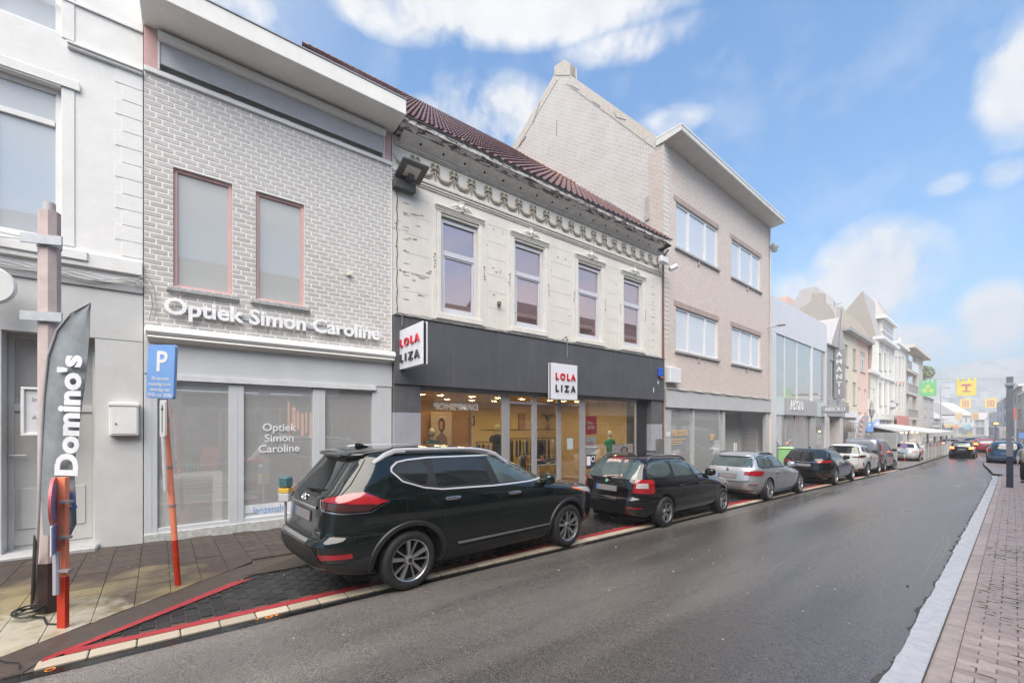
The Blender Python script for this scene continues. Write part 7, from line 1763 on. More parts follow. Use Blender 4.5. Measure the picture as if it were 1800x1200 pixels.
# --- black estate
EST=Car(rear=[(.22,-.62),(.28,-.82),(.40,-.91),(.52,-.93),(.60,-.92),(.64,-.87),(.8,-.86),(.92,-.84),(1.0,-.80),(1.12,-.70),(1.25,-.57),(1.36,-.46),(1.42,-.36),(1.46,-.05),(1.48,.5)],
 front=[(.2199,3.30),(.30,3.50),(.45,3.59),(.62,3.58),(.72,3.50),(.79,3.30),(.86,2.95),(.92,2.60),(.955,2.36),(1.0,2.22),(1.15,1.88),(1.30,1.52),(1.38,1.25),(1.44,.95),(1.47,.75),(1.48,.6)],
 width=[(.22,.77),(.3,.84),(.45,.878),(.62,.885),(.80,.882),(.90,.868),(.96,.845),(1.02,.82),(1.2,.745),(1.34,.675),(1.39,.62),(1.43,.52),(1.455,.4),(1.472,.25),(1.48,.1)],nr=5.,nf=3.6)
def common(belt,top,yr,yf,c1,c2,c3,ws,mq=M_CGL2,mf=M_CGL2,bb=.985):
    pass
eo=dict(scale=(1,1.025),wb=2.578,R=.315,rim=.205,track=.775,style='twin',Ra=.365,
 sidewin=[dict(poly=smooth_poly([(-.50,1.06),(-.36,1.30),(-.20,1.345),(.28,1.36),(.28,1.045)],1),m=M_CGL2),dict(poly=[(.40,1.04),(.40,1.36),(1.06,1.36),(1.17,1.03)],m=M_CGL2),dict(poly=[(1.26,1.03),(1.16,1.355),(1.45,1.30),(2.02,1.04),(2.04,1.03)],m=M_CGL2)],
 winband=[(-.52,1.03),(-.42,1.28),(-.24,1.365),(.4,1.38),(1.1,1.385),(1.5,1.325),(2.12,1.01),(1.2,1.0)],
 gaps=[[(.33,1.38),(.35,1.0),(.42,.75),(.50,.55),(.52,.30)],[(1.1,1.38),(1.22,1.0),(1.22,.30)],[(2.1,1.0),(2.14,.8),(2.1,.3)],[(.52,.30),(2.1,.3)],[(-.80,.66),(-.30,.66)]],
 rstrips=[([(-.30,.57),(.30,.57)],.02,M_CARBLK,'bumper_line')],
 handles=[(.55,.83),(1.40,.82)],hm=M_CARBLK,mirror=(2.02,.985),rails=(.585,-.30,1.25,.045),railm=mat('rail_grey',(.10,.10,.11),.35),
 rear=[('rear_window',M_CGL2,[[(-.64,1.0),(-.56,1.32),(-.48,1.37),(.48,1.37),(.56,1.32),(.64,1.0)]],.003),
  ('tail_lamp',M_TRED,[[(s_*.60,.74),(s_*.63,1.0),(s_*.98,1.0),(s_*1.06,.97),(s_*1.10,.73),(s_*1.0,.71)] for s_ in (1,-1)],.010),
  ('tail_lamp_clear',M_TCL,[[(s_*.66,.83),(s_*.67,.93),(s_*.90,.93),(s_*.93,.83)] for s_ in (1,-1)],.0135),
  ('reflector',M_TRED,[[(s_*.52,.425),(s_*.52,.455),(s_*.84,.45),(s_*.84,.425)] for s_ in (1,-1)],.010),('brake_light',M_TRED,[[(-.17,1.385),(-.17,1.41),(.17,1.41),(.17,1.385)]],.012)],
 rgaps=[[(-.60,.62),(-.56,.78),(-.64,1.02),(-.58,1.40)],[(.60,.62),(.58,.72),(.62,1.02),(.58,1.40)],[(-.60,.615),(.60,.615)],[(-.36,.70),(-.42,.88),(.42,.88),(.36,.70),(-.36,.70)]],
 plate=(.79,.012),wiper=(1.01,.36),badge=(.935,.045),badgek='disc',badgem=mat('badge_green',(.15,.35,.25),.3),
 frontp=[('head_lamp',mat('head_lamp_clear',(.4,.4,.4)),[[(s_*.6,.70),(s_*1.05,.76),(s_*1.05,.64),(s_*.7,.6)] for s_ in (1,-1)],.008)])
P_BLK=paint('black_paint',(.005,.005,.007))
build_car('estate_car','black estate car with red and clear tail lamps behind the green SUV','car',-5.50,8.06,0,EST,eo,P_BLK)
# --- silver estate
BM=Car(rear=[(.20,-.62),(.28,-.78),(.42,-.86),(.56,-.875),(.66,-.86),(.80,-.83),(.9,-.80),(.97,-.76),(1.10,-.62),(1.25,-.42),(1.33,-.30),(1.38,-.16),(1.42,.1),(1.435,.6)],
 front=[(.1999,3.40),(.28,3.58),(.42,3.66),(.60,3.63),(.70,3.52),(.76,3.35),(.83,3.0),(.90,2.62),(.94,2.36),(.99,2.18),(1.12,1.85),(1.25,1.5),(1.33,1.22),(1.39,.95),(1.42,.8),(1.435,.7)],
 width=[(.20,.80),(.3,.86),(.45,.895),(.60,.905),(.76,.90),(.86,.885),(.93,.86),(.99,.825),(1.15,.745),(1.30,.665),(1.35,.61),(1.39,.5),(1.415,.36),(1.43,.2),(1.435,.1)],nr=5.,nf=3.5)
bo=dict(wb=2.81,R=.325,rim=.235,track=.79,style='star',Ra=.37,rimm=M_RIM,
 sidewin=[dict(poly=smooth_poly([(-.44,1.05),(-.26,1.25),(-.1,1.29),(.32,1.305),(.34,1.0),(-.38,.995)],1),m=M_CGL2),dict(poly=[(.42,1.0),(.40,1.31),(1.0,1.31),(1.14,.985)],m=M_CGL2),dict(poly=[(1.22,.985),(1.10,1.305),(1.4,1.25),(2.0,1.0)],m=M_CGL2)],
 winband=[(-.47,1.02),(-.30,1.25),(-.12,1.31),(.4,1.325),(1.05,1.33),(1.45,1.265),(2.1,.975),(1.2,.965),(-.38,.975)],chrome=[(-.49,1.02),(-.30,1.27),(-.12,1.325),(.4,1.34),(1.05,1.345),(1.45,1.28),(2.12,.975),(1.2,.955),(-.4,.965)],chrome_w=.012,chrome_m=M_CARBLK,
 gaps=[[(.37,1.32),(.38,.97),(.48,.7),(.52,.28)],[(1.05,1.32),(1.18,.96),(1.18,.28)],[(2.1,.96),(2.14,.8),(2.12,.28)],[(.52,.28),(2.12,.28)]],
 rstrips=[([(-.70,.30),(.70,.30)],.03,M_CARBLK,'bumper_line'),([(-.6,.60),(-.3,.56),(.3,.56),(.6,.60)],.012,M_GAP,'tailgate_lip')],
 handles=[(.58,.83),(1.42,.82)],hm=paint('silver_paint',(.42,.44,.47),metal=.6),mirror=(2.02,.955),rails=(.575,-.05,1.15,.02),railm=M_CARBLK,
 rear=[('rear_window',M_CGL2,[[(-.66,.985),(-.56,1.22),(-.50,1.27),(.50,1.27),(.56,1.22),(.66,.985)]],.003),
  ('tail_lamp',M_TRED,[[(s_*.46,.77),(s_*.48,.87),(s_*.80,.90),(s_*1.12,.88),(s_*1.04,.76),(s_*.8,.75)] for s_ in (1,-1)],.010),
  ('reflector',M_TRED,[[(s_*.60,.475),(s_*.60,.50),(s_*.86,.50),(s_*.86,.475)] for s_ in (1,-1)],.010)],
 rgaps=[[(-.62,.60),(-.66,.98),(-.56,1.32)],[(.62,.60),(.66,.98),(.56,1.32)]],plate=(.72,.012),badge=(.90,.04),badgek='disc',badgem=mat('badge_dark',(.03,.05,.12),.3),fin=.0,spoiler=(1.30,.52,.07,.02),
 frontp=[('head_lamp',mat('head_lamp_clear',(.4,.4,.4)),[[(s_*.6,.66),(s_*1.05,.72),(s_*1.05,.60),(s_*.7,.56)] for s_ in (1,-1)],.008)])
P_SIL=paint('silver_paint',(.42,.44,.47),metal=.6)
build_car('estate_car','silver estate car third in the parked row','car',-5.58,14.0,0,BM,bo,P_SIL)
# --- black Japanese style estate
MZ=Car(rear=[(.22,-.70),(.30,-.90),(.45,-.99),(.6,-1.0),(.75,-.97),(.92,-.93),(1.02,-.88),(1.15,-.74),(1.28,-.58),(1.36,-.46),(1.42,-.3),(1.46,0),(1.475,.6)],
 front=[(.2199,3.45),(.30,3.62),(.45,3.72),(.62,3.70),(.74,3.58),(.82,3.3),(.90,2.9),(.96,2.5),(1.0,2.3),(1.15,1.95),(1.28,1.6),(1.37,1.25),(1.43,1.0),(1.46,.8),(1.475,.7)],
 width=[(.22,.81),(.3,.87),(.45,.91),(.6,.918),(.78,.912),(.90,.89),(.98,.86),(1.04,.825),(1.2,.745),(1.34,.67),(1.39,.60),(1.43,.48),(1.455,.33),(1.468,.2),(1.475,.1)],nr=5,nf=3.5)
mo=dict(wb=2.75,R=.335,rim=.235,track=.80,style='five',Ra=.38,
 sidewin=[dict(poly=smooth_poly([(-.48,1.12),(-.3,1.28),(-.1,1.32),(.3,1.335),(.32,1.06)],1)),dict(poly=[(.4,1.055),(.4,1.34),(1.02,1.34),(1.15,1.04)]),dict(poly=[(1.24,1.04),(1.12,1.335),(1.45,1.28),(2.05,1.05)])],
 chrome=[(-.5,1.12),(-.3,1.30),(-.1,1.345),(.4,1.36),(1.05,1.365),(1.5,1.30),(2.15,1.03),(1.2,1.02),(.3,1.035)],chrome_w=.014,
 gaps=[[(.36,1.34),(.38,1.0),(.5,.6),(.54,.3)],[(1.08,1.34),(1.2,1.0),(1.2,.3)],[(2.15,1.0),(2.18,.8),(2.14,.3)],[(.54,.3),(2.14,.3)]],
 handles=[(.6,.88),(1.45,.87)],hm=P_BLK,mirror=(2.08,1.0),rails=(.59,-.2,1.25,.035),railm=M_RIM,
 rear=[('rear_window',M_CGL,[[(-.66,1.05),(-.58,1.31),(-.5,1.35),(.5,1.35),(.58,1.31),(.66,1.05)]],.003),
  ('tail_lamp',M_TRED,[[(s_*.42,.88),(s_*.44,.94),(s_*.8,1.0),(s_*1.15,.98),(s_*1.08,.91),(s_*.8,.89)] for s_ in (1,-1)],.010),('reflector',M_TRED,[[(s_*.72,.42),(s_*.72,.45),(s_*.95,.45),(s_*.95,.42)] for s_ in (1,-1)],.010)],
 rgaps=[[(-.62,.6),(-.66,1.0),(-.58,1.36)],[(.62,.6),(.66,1.0),(.58,1.36)]],rstrips=[([(-.42,.90),(.42,.90)],.02,M_CHR,'boot_trim')],plate=(.78,.012),badge=(.975,.05),badgek='wing',fin=-.05,exhaust=[(0,.62),(0,-.62)],
 frontp=[('head_lamp',mat('head_lamp_clear',(.4,.4,.4)),[[(s_*.6,.70),(s_*1.05,.76),(s_*1.05,.66),(s_*.7,.64)] for s_ in (1,-1)],.008)])
build_car('estate_car','black estate car with slim red lamps in front of the silver one','car',-5.54,21.1,0,MZ,mo,P_BLK)
# --- white crossover
XC=Car(rear=[(.24,-.60),(.32,-.76),(.45,-.84),(.6,-.86),(.75,-.84),(.95,-.81),(1.1,-.77),(1.2,-.70),(1.35,-.58),(1.5,-.45),(1.56,-.35),(1.60,-.1),(1.62,.4)],
 front=[(.2399,3.25),(.35,3.45),(.55,3.56),(.8,3.54),(.92,3.42),(.99,3.2),(1.05,2.85),(1.10,2.5),(1.15,2.3),(1.3,1.95),(1.45,1.6),(1.55,1.25),(1.60,.95),(1.62,.75)],
 width=[(.24,.80),(.32,.87),(.5,.915),(.7,.922),(.9,.918),(1.02,.90),(1.1,.87),(1.16,.84),(1.3,.78),(1.45,.70),(1.52,.64),(1.57,.52),(1.60,.35),(1.615,.2),(1.62,.1)],nr=5,nf=3.6)
xo=dict(wb=2.69,R=.35,rim=.245,track=.80,style='five',Ra=.40,arch_trim=True,arch_w=.03,
 sidewin=[dict(poly=smooth_poly([(-.35,1.30),(-.22,1.44),(0,1.48),(.32,1.49),(.32,1.2),(-.1,1.22)],1)),dict(poly=[(.4,1.2),(.4,1.49),(1.0,1.49),(1.14,1.18)]),dict(poly=[(1.22,1.18),(1.1,1.485),(1.4,1.43),(2.0,1.17)])],
 winband=[(-.4,1.27),(-.28,1.45),(0,1.50),(.4,1.51),(1.0,1.515),(1.5,1.44),(2.15,1.15),(1.2,1.15),(0,1.18)],
 gaps=[[(.36,1.5),(.38,1.15),(.55,.7),(.58,.34)],[(1.06,1.5),(1.18,1.15),(1.18,.34)],[(2.15,1.14),(2.18,.9),(2.14,.34)]],
 handles=[(.6,1.0),(1.45,.98)],hm=M_RIM,mirror=(2.08,1.15),rails=(.59,-.15,1.25,.04),railm=mat('rail_grey',(.1,.1,.1)),mirm=M_CARBLK,
 cladding=[[(.45,.24),(.45,.36),(2.22,.36),(2.22,.24)],[(-.72,.24),(-.72,.40),(-.40,.44),(-.40,.24)]],
 rear=[('rear_window',M_CGL,[[(-.72,1.13),(-.62,1.42),(-.54,1.47),(.54,1.47),(.62,1.42),(.72,1.13)]],.003),
  ('tail_lamp',M_TDK,[[(s_*.40,.96),(s_*.42,1.0),(s_*.66,1.0),(s_*.76,1.07),(s_*1.08,1.07),(s_*1.1,.97),(s_*.8,.94)] for s_ in (1,-1)],.010),
  ('side_vent',M_TRED,[[(s_*.95,.50),(s_*.90,.72),(s_*.99,.72),(s_*1.03,.50)] for s_ in (1,-1)],.010)],
 rgaps=[[(-.66,.56),(-.70,1.1),(-.6,1.5)],[(.66,.56),(.70,1.1),(.6,1.5)],[(-.66,.56),(.66,.56)]],plate=(.78,.012),spoiler=(1.50,.56,.09,.02))
P_WHT=paint('white_paint',(.62,.62,.61))
build_car('crossover_car','white crossover car between the black estate and the grey van','car',-5.54,26.9,0,XC,xo,P_WHT)
# --- grey van
VN=Car(rear=[(.24,-1.0),(.35,-1.12),(.5,-1.16),(.9,-1.15),(1.3,-1.12),(1.6,-1.07),(1.78,-1.0),(1.85,-.93),(1.89,-.7),(1.905,0)],
 front=[(.2399,3.55),(.35,3.70),(.6,3.80),(.85,3.78),(.98,3.66),(1.06,3.45),(1.14,3.15),(1.2,2.95),(1.4,2.62),(1.6,2.28),(1.75,1.98),(1.84,1.65),(1.89,1.2),(1.905,.9)],
 width=[(.24,.84),(.35,.91),(.6,.945),(.9,.95),(1.1,.94),(1.3,.915),(1.6,.86),(1.75,.81),(1.82,.76),(1.86,.66),(1.885,.5),(1.9,.3),(1.905,.12)],nr=9,nf=3.8)
vo=dict(wb=2.9,R=.33,rim=.21,track=.83,style='multi',Ra=.39,steer=-.25,
 sidewin=[dict(poly=[(-.75,1.2),(-.72,1.68),(1.0,1.70),(1.05,1.18)],m=mat('van_grey_panel_glass',(.10,.11,.13),.25,.1)),dict(poly=[(1.45,1.18),(1.38,1.68),(1.75,1.62),(2.35,1.2)])],
 winband=None,gaps=[[(1.2,1.75),(1.25,.3)],[(2.5,1.2),(2.5,.3)],[(-.7,1.14),(1.2,1.10)]],handles=[(.95,1.05)],hm=M_CARBLK,mirror=(2.6,1.16),mirm=M_CARBLK,
 cladding=[[(-1.08,.24),(-1.08,.5),(-.42,.5),(-.42,.24)]],
 rear=[('tail_lamp',M_TRED,[[(s_*.92,.9),(s_*.90,1.60),(s_*1.02,1.62),(s_*1.07,1.3),(s_*1.07,.9)] for s_ in (1,-1)],.012),('tail_lamp_clear',M_TCL,[[(s_*.94,1.02),(s_*.94,1.2),(s_*1.05,1.2),(s_*1.06,1.02)] for s_ in (1,-1)],.016),('reflector',M_TRED,[[(s_*.93,.62),(s_*.93,.76),(s_*1.04,.76),(s_*1.04,.62)] for s_ in (1,-1)],.012),
  ('bumper',M_CARBLK,[[(-1.05,.26),(-1.05,.55),(1.05,.55),(1.05,.26)]],.02)],
 rgaps=[[(0,.58),(0,1.80)],[(-.86,.58),(-.86,1.8)],[(.86,.58),(.86,1.8)],[(-.86,1.12),(.86,1.12)]],plate=(.72,.012))
P_VAN=paint('grey_metal_paint',(.20,.21,.24),metal=.5)
build_car('van','mid grey panel van parked last in the row before the terrace','van',-5.64,31.6,0,VN,vo,P_VAN)
# --- white car beyond the van
SD=Car(rear=[(.22,-.72),(.3,-.92),(.5,-1.0),(.7,-.98),(.85,-.92),(.92,-.80),(.97,-.45),(1.02,-.25),(1.2,.05),(1.35,.35),(1.42,.6),(1.45,.95)],
 front=[(.2199,3.4),(.3,3.58),(.5,3.66),(.66,3.6),(.76,3.4),(.85,3.0),(.93,2.5),(.97,2.3),(1.1,2.0),(1.25,1.65),(1.36,1.35),(1.42,1.15),(1.45,1.05)],
 width=[(.22,.8),(.35,.88),(.6,.90),(.8,.89),(.92,.85),(1.0,.80),(1.2,.72),(1.34,.64),(1.39,.54),(1.43,.36),(1.45,.15)],nr=5,nf=3.6)
do=dict(wb=2.75,R=.33,rim=.21,track=.79,style='multi',Ra=.38,sidewin=[dict(poly=[(.1,1.0),(.35,1.3),(1.0,1.34),(1.1,1.0)]),dict(poly=[(1.2,1.0),(1.1,1.34),(1.45,1.28),(2.0,1.0)])],gaps=[[(.35,.95),(.5,.3)],[(1.15,1.3),(1.15,.3)],[(2.1,.95),(2.1,.3)]],mirror=(2.05,.98),handles=[(.6,.86),(1.45,.86)],hm=M_RIM,
 rear=[('rear_window',M_CGL,[[(-.62,1.03),(-.5,1.3),(.5,1.3),(.62,1.03)]],.003),('tail_lamp',mat('lamp_pale_red',(.62,.42,.40),.3),[[(s_*.55,.72),(s_*.55,.86),(s_*1.0,.87),(s_*1.05,.74)] for s_ in (1,-1)],.01)],rgaps=[[(-.6,.6),(-.6,.9)],[(.6,.6),(.6,.9)],[(-.6,.6),(.6,.6)]],plate=(.70,.012))
build_car('saloon_car','pale white saloon car beyond the van beside the terrace','car',-5.35,43.0,0,SD,do,paint('pearl_white_paint',(.70,.70,.70)))
# --- cars further off on the road
HB=Car(rear=[(.2,-.55),(.3,-.74),(.5,-.8),(.7,-.79),(.88,-.76),(.98,-.72),(1.15,-.58),(1.3,-.42),(1.38,-.28),(1.42,.0),(1.43,.5)],
 front=[(.1999,3.2),(.3,3.4),(.5,3.48),(.66,3.42),(.76,3.2),(.85,2.8),(.92,2.4),(.96,2.2),(1.1,1.85),(1.25,1.5),(1.35,1.15),(1.41,.85),(1.43,.7)],
 width=[(.2,.8),(.35,.87),(.6,.888),(.8,.88),(.92,.85),(1.0,.81),(1.2,.73),(1.32,.66),(1.37,.56),(1.41,.38),(1.43,.15)],nr=5,nf=3.6)
ho=dict(wb=2.6,R=.32,rim=.2,track=.78,style='multi',Ra=.37,sidewin=[dict(poly=[(-.3,1.02),(-.1,1.28),(.9,1.31),(1.0,1.0)]),dict(poly=[(1.1,1.0),(1.0,1.31),(1.35,1.25),(1.95,1.0)])],gaps=[[(1.05,1.3),(1.08,.3)],[(2.0,.95),(2.0,.3)]],mirror=(1.95,.97),
 rear=[('rear_window',mat('grey_rear_glass',(.16,.19,.20),.08,spec=.9),[[(-.64,1.0),(-.54,1.28),(.54,1.28),(.64,1.0)]],.003),('tail_lamp',M_LRED,[[(s_*.50,.80),(s_*.52,.94),(s_*.92,.96),(s_*1.0,.82)] for s_ in (1,-1)],.012)],rgaps=[[(-.6,.6),(.6,.6)]],plate=(.76,.012),rstrips=[([(-.7,.30),(.7,.30)],.04,M_CARBLK,'bumper_line')])
def put(px,py,back=0.8):
    p=WG(px,py); return p.x,p.y+back
x,y=put(1690,806); build_car('hatchback_car','black hatchback with lit brake lamps driving away down the road','car',x,y,math.radians(-.5),HB,{**ho,'scale':(.82,.9)},P_BLK,group='cars driving away down the street')
ro=dict(ho); x,y=put(1731,795.5)
build_car('hatchback_car','red hatchback with a lit brake lamp far down the road','car',x,y,math.radians(4),HB,ro,paint('red_paint',(.35,.02,.03)),group='cars driving away down the street')
bo2=dict(ho); bo2['rear']=[('rear_window',M_CGL,[[(-.64,1.03),(-.54,1.33),(.54,1.33),(.64,1.03)]],.003),('tail_lamp',mat('deep_red_lamp',(.22,.02,.03),.15,coat=.6),[[(s_*.62,.86),(s_*.60,.96),(s_*.98,1.15),(s_*1.08,1.15),(s_*1.04,.84)] for s_ in (1,-1)],.012),('bumper_trim',mat('blue_grey_trim',(.16,.24,.38),.3),[[(-.85,.50),(-.85,.56),(.85,.56),(.85,.50)]],.012)]
build_car('crossover_car','blue crossover car parked by the right kerb past the dark pole','car',-.35,44.6,0,XC,{**xo,'rear':bo2['rear'],'spoiler':None,'arch_trim':True},paint('blue_paint',(.02,.07,.16)),group='cars on the right side of the street')
for k,(px,py,c,lb) in enumerate(((1711,791.5,(.03,.05,.10),'small dark blue car seen between the black and the red hatchbacks'),(1668,797,(.05,.02,.02),'dark maroon car mostly hidden behind the black hatchback'))):
    x,y=put(px,py); build_car('small_car',lb,'car',x,y,math.radians(3),HB,{**ho,'rear':[('rear_window',M_CGL,[[(-.64,1.0),(-.54,1.28),(.54,1.28),(.64,1.0)]],.003),('tail_lamp',M_TRED,[[(s_*.50,.80),(s_*.52,.94),(s_*.92,.96),(s_*1.0,.82)] for s_ in (1,-1)],.012)]},paint('far_paint_%d'%k,c),group='cars driving away down the street')
# ------------------------------------------------------------------ far hill and trees
def hill():
    mb=MB(); prof=[(1500,700),(1560,690),(1600,672),(1620,664),(1640,656),(1660,650),(1680,642),(1720,634),(1760,630),(1800,628),(1860,632),(1950,650),(2050,690)]
    vs=[];fs=[];cols=0;n=150; 
    for i in range(n+1):
        px=1470+(2080-1470)*i/n; top=interp(prof,px)
        col=[]
        for j in range(22):
            t=j/21; d=430+130*t; py=top; h=(746-py)/f_px*560
            p=WP(px,746,d); e=t**.8; z=CH-4+ (h+4)*e*(1-.08*(1-t)) + (noise.noise(Vector((i*.5,j*.6,0)))*2.2+noise.noise(Vector((i*1.7,j*1.9,3)))*1.1)*min(1,t*3)
            vs.append((p.x,p.y,z))
        cols+=1
    for i in range(n):
        for j in range(21): k=i*22+j; fs.append((k,k+22,k+23,k+1))
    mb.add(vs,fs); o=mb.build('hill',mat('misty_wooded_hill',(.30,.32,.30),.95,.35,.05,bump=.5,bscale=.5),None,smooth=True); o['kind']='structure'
hill()
for i,(px,py,s_) in enumerate(((1668,678,1.2),(1662,686,1),(1659,706,1),(1653,703,.8),(1700,690,.8),(1645,694,.9),(1715,700,.9),(1730,690,.8))):
    p=WP(px,py,470); H_=thing('hillside_house','%s misty white house on the wooded hillside'%['highest','second highest','lowest','small left','middle','leftmost','lower right','rightmost'][i],'house',p,'misty houses on the hillside')
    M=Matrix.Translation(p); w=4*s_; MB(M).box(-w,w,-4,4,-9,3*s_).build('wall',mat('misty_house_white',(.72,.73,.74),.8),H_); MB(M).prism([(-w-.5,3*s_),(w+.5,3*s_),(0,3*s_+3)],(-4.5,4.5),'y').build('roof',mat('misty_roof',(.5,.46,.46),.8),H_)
def tree(px,py0,py1,wpx,d,label,col,seedn,name='tree'):
    rnd=random.Random(seedn); base=WP(px,746,d); base.z=gz(base.y); top=CH+(746-py0)/f_px*d; bot=CH+(746-py1)/f_px*d; r=wpx/2/f_px*d
    t=thing(name,label,'tree',base); mb=MB(); mb.tube([base,(base.x+.1,base.y,(bot+base.z)/2),(base.x,base.y,bot+.5),(base.x,base.y,top-.8)],[.22,.17,.12,.04],8)
    for k in range(6):
        a=rnd.uniform(0,6.3); mb.tube([(base.x,base.y,bot+.3*k),(base.x+r*.7*math.cos(a),base.y+r*.7*math.sin(a),bot+.3*k+(top-bot)*.4)],[.06,.02],5)
    mb.build('trunk',mat('bark_pale',(.25,.22,.19),.9,.2,8),t)
    mb=MB(); cz=(top+bot)/2; rz=(top-bot)/2
    for k in range(1500):
        while True:
            v=Vector((rnd.uniform(-1,1),rnd.uniform(-1,1),rnd.uniform(-1,1)))
            if v.length<1 and v.length>.35 and noise.noise(v*2.3+Vector((seedn,0,0)))>-.12: break
        c=Vector((base.x+v.x*r,base.y+v.y*r,cz+v.z*rz)); s_=rnd.uniform(.10,.22); a=Vector((rnd.gauss(0,1),rnd.gauss(0,1),rnd.gauss(0,.6))).normalized(); b=a.cross(Vector((rnd.gauss(0,1),rnd.gauss(0,1),rnd.gauss(0,1)))).normalized()
        mb.add([c-a*s_,c-b*s_*.5,c+a*s_,c+b*s_*.5],[(0,1,2,3)])
    mb.build('crown',mat('leaf_'+str(seedn),col,.7,.35,2),t)
tree(1626,642,668,26,84,'yellow green tree rising over the roof past the beige apartment block',(.30,.34,.17),3)
tree(1676,738,752,14,112,'pale small tree at the far bend behind the banners',(.34,.36,.28),5)
# ------------------------------------------------------------------ the other side of the street (behind and beside the camera)
def mirror_hit(px,py,X=2.62,w=.06):
    k=(px-900)/f_px; d=Vector((FW.x+RT.x*k,FW.y+RT.y*k,(746-py)/f_px)); n=Vector((FL.n[0],FL.n[1],0)); A=FL.W(0,w,0); c=Vector((0,0,CH))
    t=((A-c).dot(n))/d.dot(n); p=c+d*t; r=d-n*(2*d.dot(n)); s_=(X-p.x)/r.x; return p+r*s_
FO=Fac(2.62,45,t=(0,-1)); uo=lambda Y:45-Y
M_OB=brickmat('brown_brick',(.17,.09,.065),(.24,.13,.09),(.30,.27,.24),.22,.075,.012); M_OC=mat('cream_front',(.52,.49,.43),.8,.1,2); M_OR2=mat('dark_slate_roof',(.06,.06,.065),.7,.2,9); M_OG=mat('grey_front',(.24,.24,.24),.8,.1,2); M_OW=mat('white_front',(.62,.62,.60),.8,.08,2)
gl=glassmat('dark_window_glass',(.3,.3,.32),.25,(.95,.97,1),back=(.04,.04,.045),backfac=.7)
opp=[(45,37,8.0,M_OC,2.5,'cream fronted'),(37,30,8.3,M_OB,3.2,'low brown brick'),(30,22,8.9,M_OW,2.2,'tall white'),(22,15.2,8.9,M_OG,2.2,'grey fronted'),(15.2,10.4,8.3,M_OC,1.6,'narrow cream'),(10.4,5.5,7.9,M_OB,4.4,'steep roofed brown'),(5.5,-1.5,7.1,M_OW,2.4,'white fronted'),(-1.5,-9,6.4,M_OB,3.6,'brown brick corner'),(-9,-17,7.6,M_OC,2.2,'cream end')]
for i,(ya,yb,h,m,rf_,nm) in enumerate(opp):
    a,b=uo(ya),uo(yb); g=gz((ya+yb)/2); L_=b-a; ws=[]; n=max(2,int(L_/2.2))
    for fl_ in range(2):
        for j in range(n):
            w=L_/n; z0=g+3.7+fl_*((h-3.5)/2); ws.append((a+j*w+w*.3,a+j*w+w*.7,z0,z0+(h-3.5)/2*.68))
    house(FO,a,b,g,g+h,nm+' shop house on the camera side of the street',m,ws,zs=g+3.2,name='shop_house',roof=rf_,rm=M_OR2,corn=(.35,.22,M_OW),dpt=8,shopm=mat('dark_shopfront',(.06,.06,.065),.5),fm=mat('white_frame_plain',(.6,.6,.6),.4),shoppane=gl)
def sign_text(s_,pxa,pxb,py,m,nm,lab):
    a,b=mirror_hit(pxa,py),mirror_hit(pxb,py); ya,yb=sorted((a.y,b.y)); W=yb-ya; z=(a.z+b.z)/2
    o=text(nm,s_,m,None,FO.M@Matrix.Translation((uo((ya+yb)/2),-.12,z-.16)),W/len(s_)*1.45,.05,align='CENTER',bold=.012,fit=W); tag(o,lab,'sign')
M_LT=mat('letters_white_glow',(.8,.8,.8),.4,emit=(1,1,1),estr=.25)  # emission added so the letters show up mirrored in the pane
sign_text('DAMPSHOP',762,840,715,M_LT,'shop_lettering','white capital letters over a shop across the street, mirrored in the clothes shop pane')
sign_text('veritas',572,655,700,mat('letters_dark_plain',(.03,.03,.03),.5),'shop_lettering','dark lower case letters over a shop across the street, mirrored in the optician pane')
# ------------------------------------------------------------------ terrace past the white car
FT=Fac(-4.35,45.3,t=((-3.95+4.3)/10,1)); _l=math.hypot(.035,1); FT=Fac(-4.45,45.3,t=(.045/1.001,1/1.001))
TE=thing('terrace','covered cafe terrace with pale awning roof and glass screens on the left','terrace',FT.M@Matrix.Translation((0,0,gz(46))))
g=gz(48); M_TP=mat('terrace_white_post',(.72,.72,.73),.4); M_TG=glassmat('terrace_glass',(.85,.88,.88),.15,(.95,.97,1),back=(.62,.64,.64),backfac=.55)
for k in range(9):
    u=k*1.55; B('post',M_TP,TE,FT,u-.05,u+.05,-.02,.08,g-.2,g+1.25)
    if k<8: B('screen',M_TG,TE,FT,u+.055,u+1.495,.01,.03,g+.08,g+1.2)
for k in range(8):
    for j in range(1,6): 
        u=k*1.55+j*.26; 
    mb=MB(FT.M)
    for j in range(1,6): u=k*1.55+j*.26; mb.box(u-.02,u+.02,-.015,.0095,g+.1,g+.95)
    mb.build('screen_slats',mat('screen_slat_pale',(.6,.6,.58),.5),TE)
zE=g+2.08; zR=g+2.75
for k in range(5):
    u=k*3.1; B('roof_post',M_TP,TE,FT,u-.06,u+.06,.2,.32,g,zE)
for k in range(6):
    u0,u1=-.2+k*2.1,-.2+(k+1)*2.1-.06
    MB(FT.M).prism([(-.25,zE),(4.0,zR),(4.0,zR+.06),(-.25,zE+.06)],(u0,u1),'x').build('awning_panel',mat('awning_pale' if k!=2 else 'awning_cream',(.50,.50,.50) if k!=2 else (.74,.66,.54),.7,.06,2),TE)
    B('valance',mat('awning_pale',(.72,.72,.72)),TE,FT,u0,u1,-.28,-.251,zE-.28,zE+.06)
B('terrace_floor',mat('terrace_floor',(.34,.32,.30),.8),TE,FT,-.2,12.4,0,4,g-.15,g+.06)
B('terrace_back',mat('terrace_inside',(.30,.30,.30),.9),TE,FT,-.2,12.4,3.9,3.95,g,zE+.6)
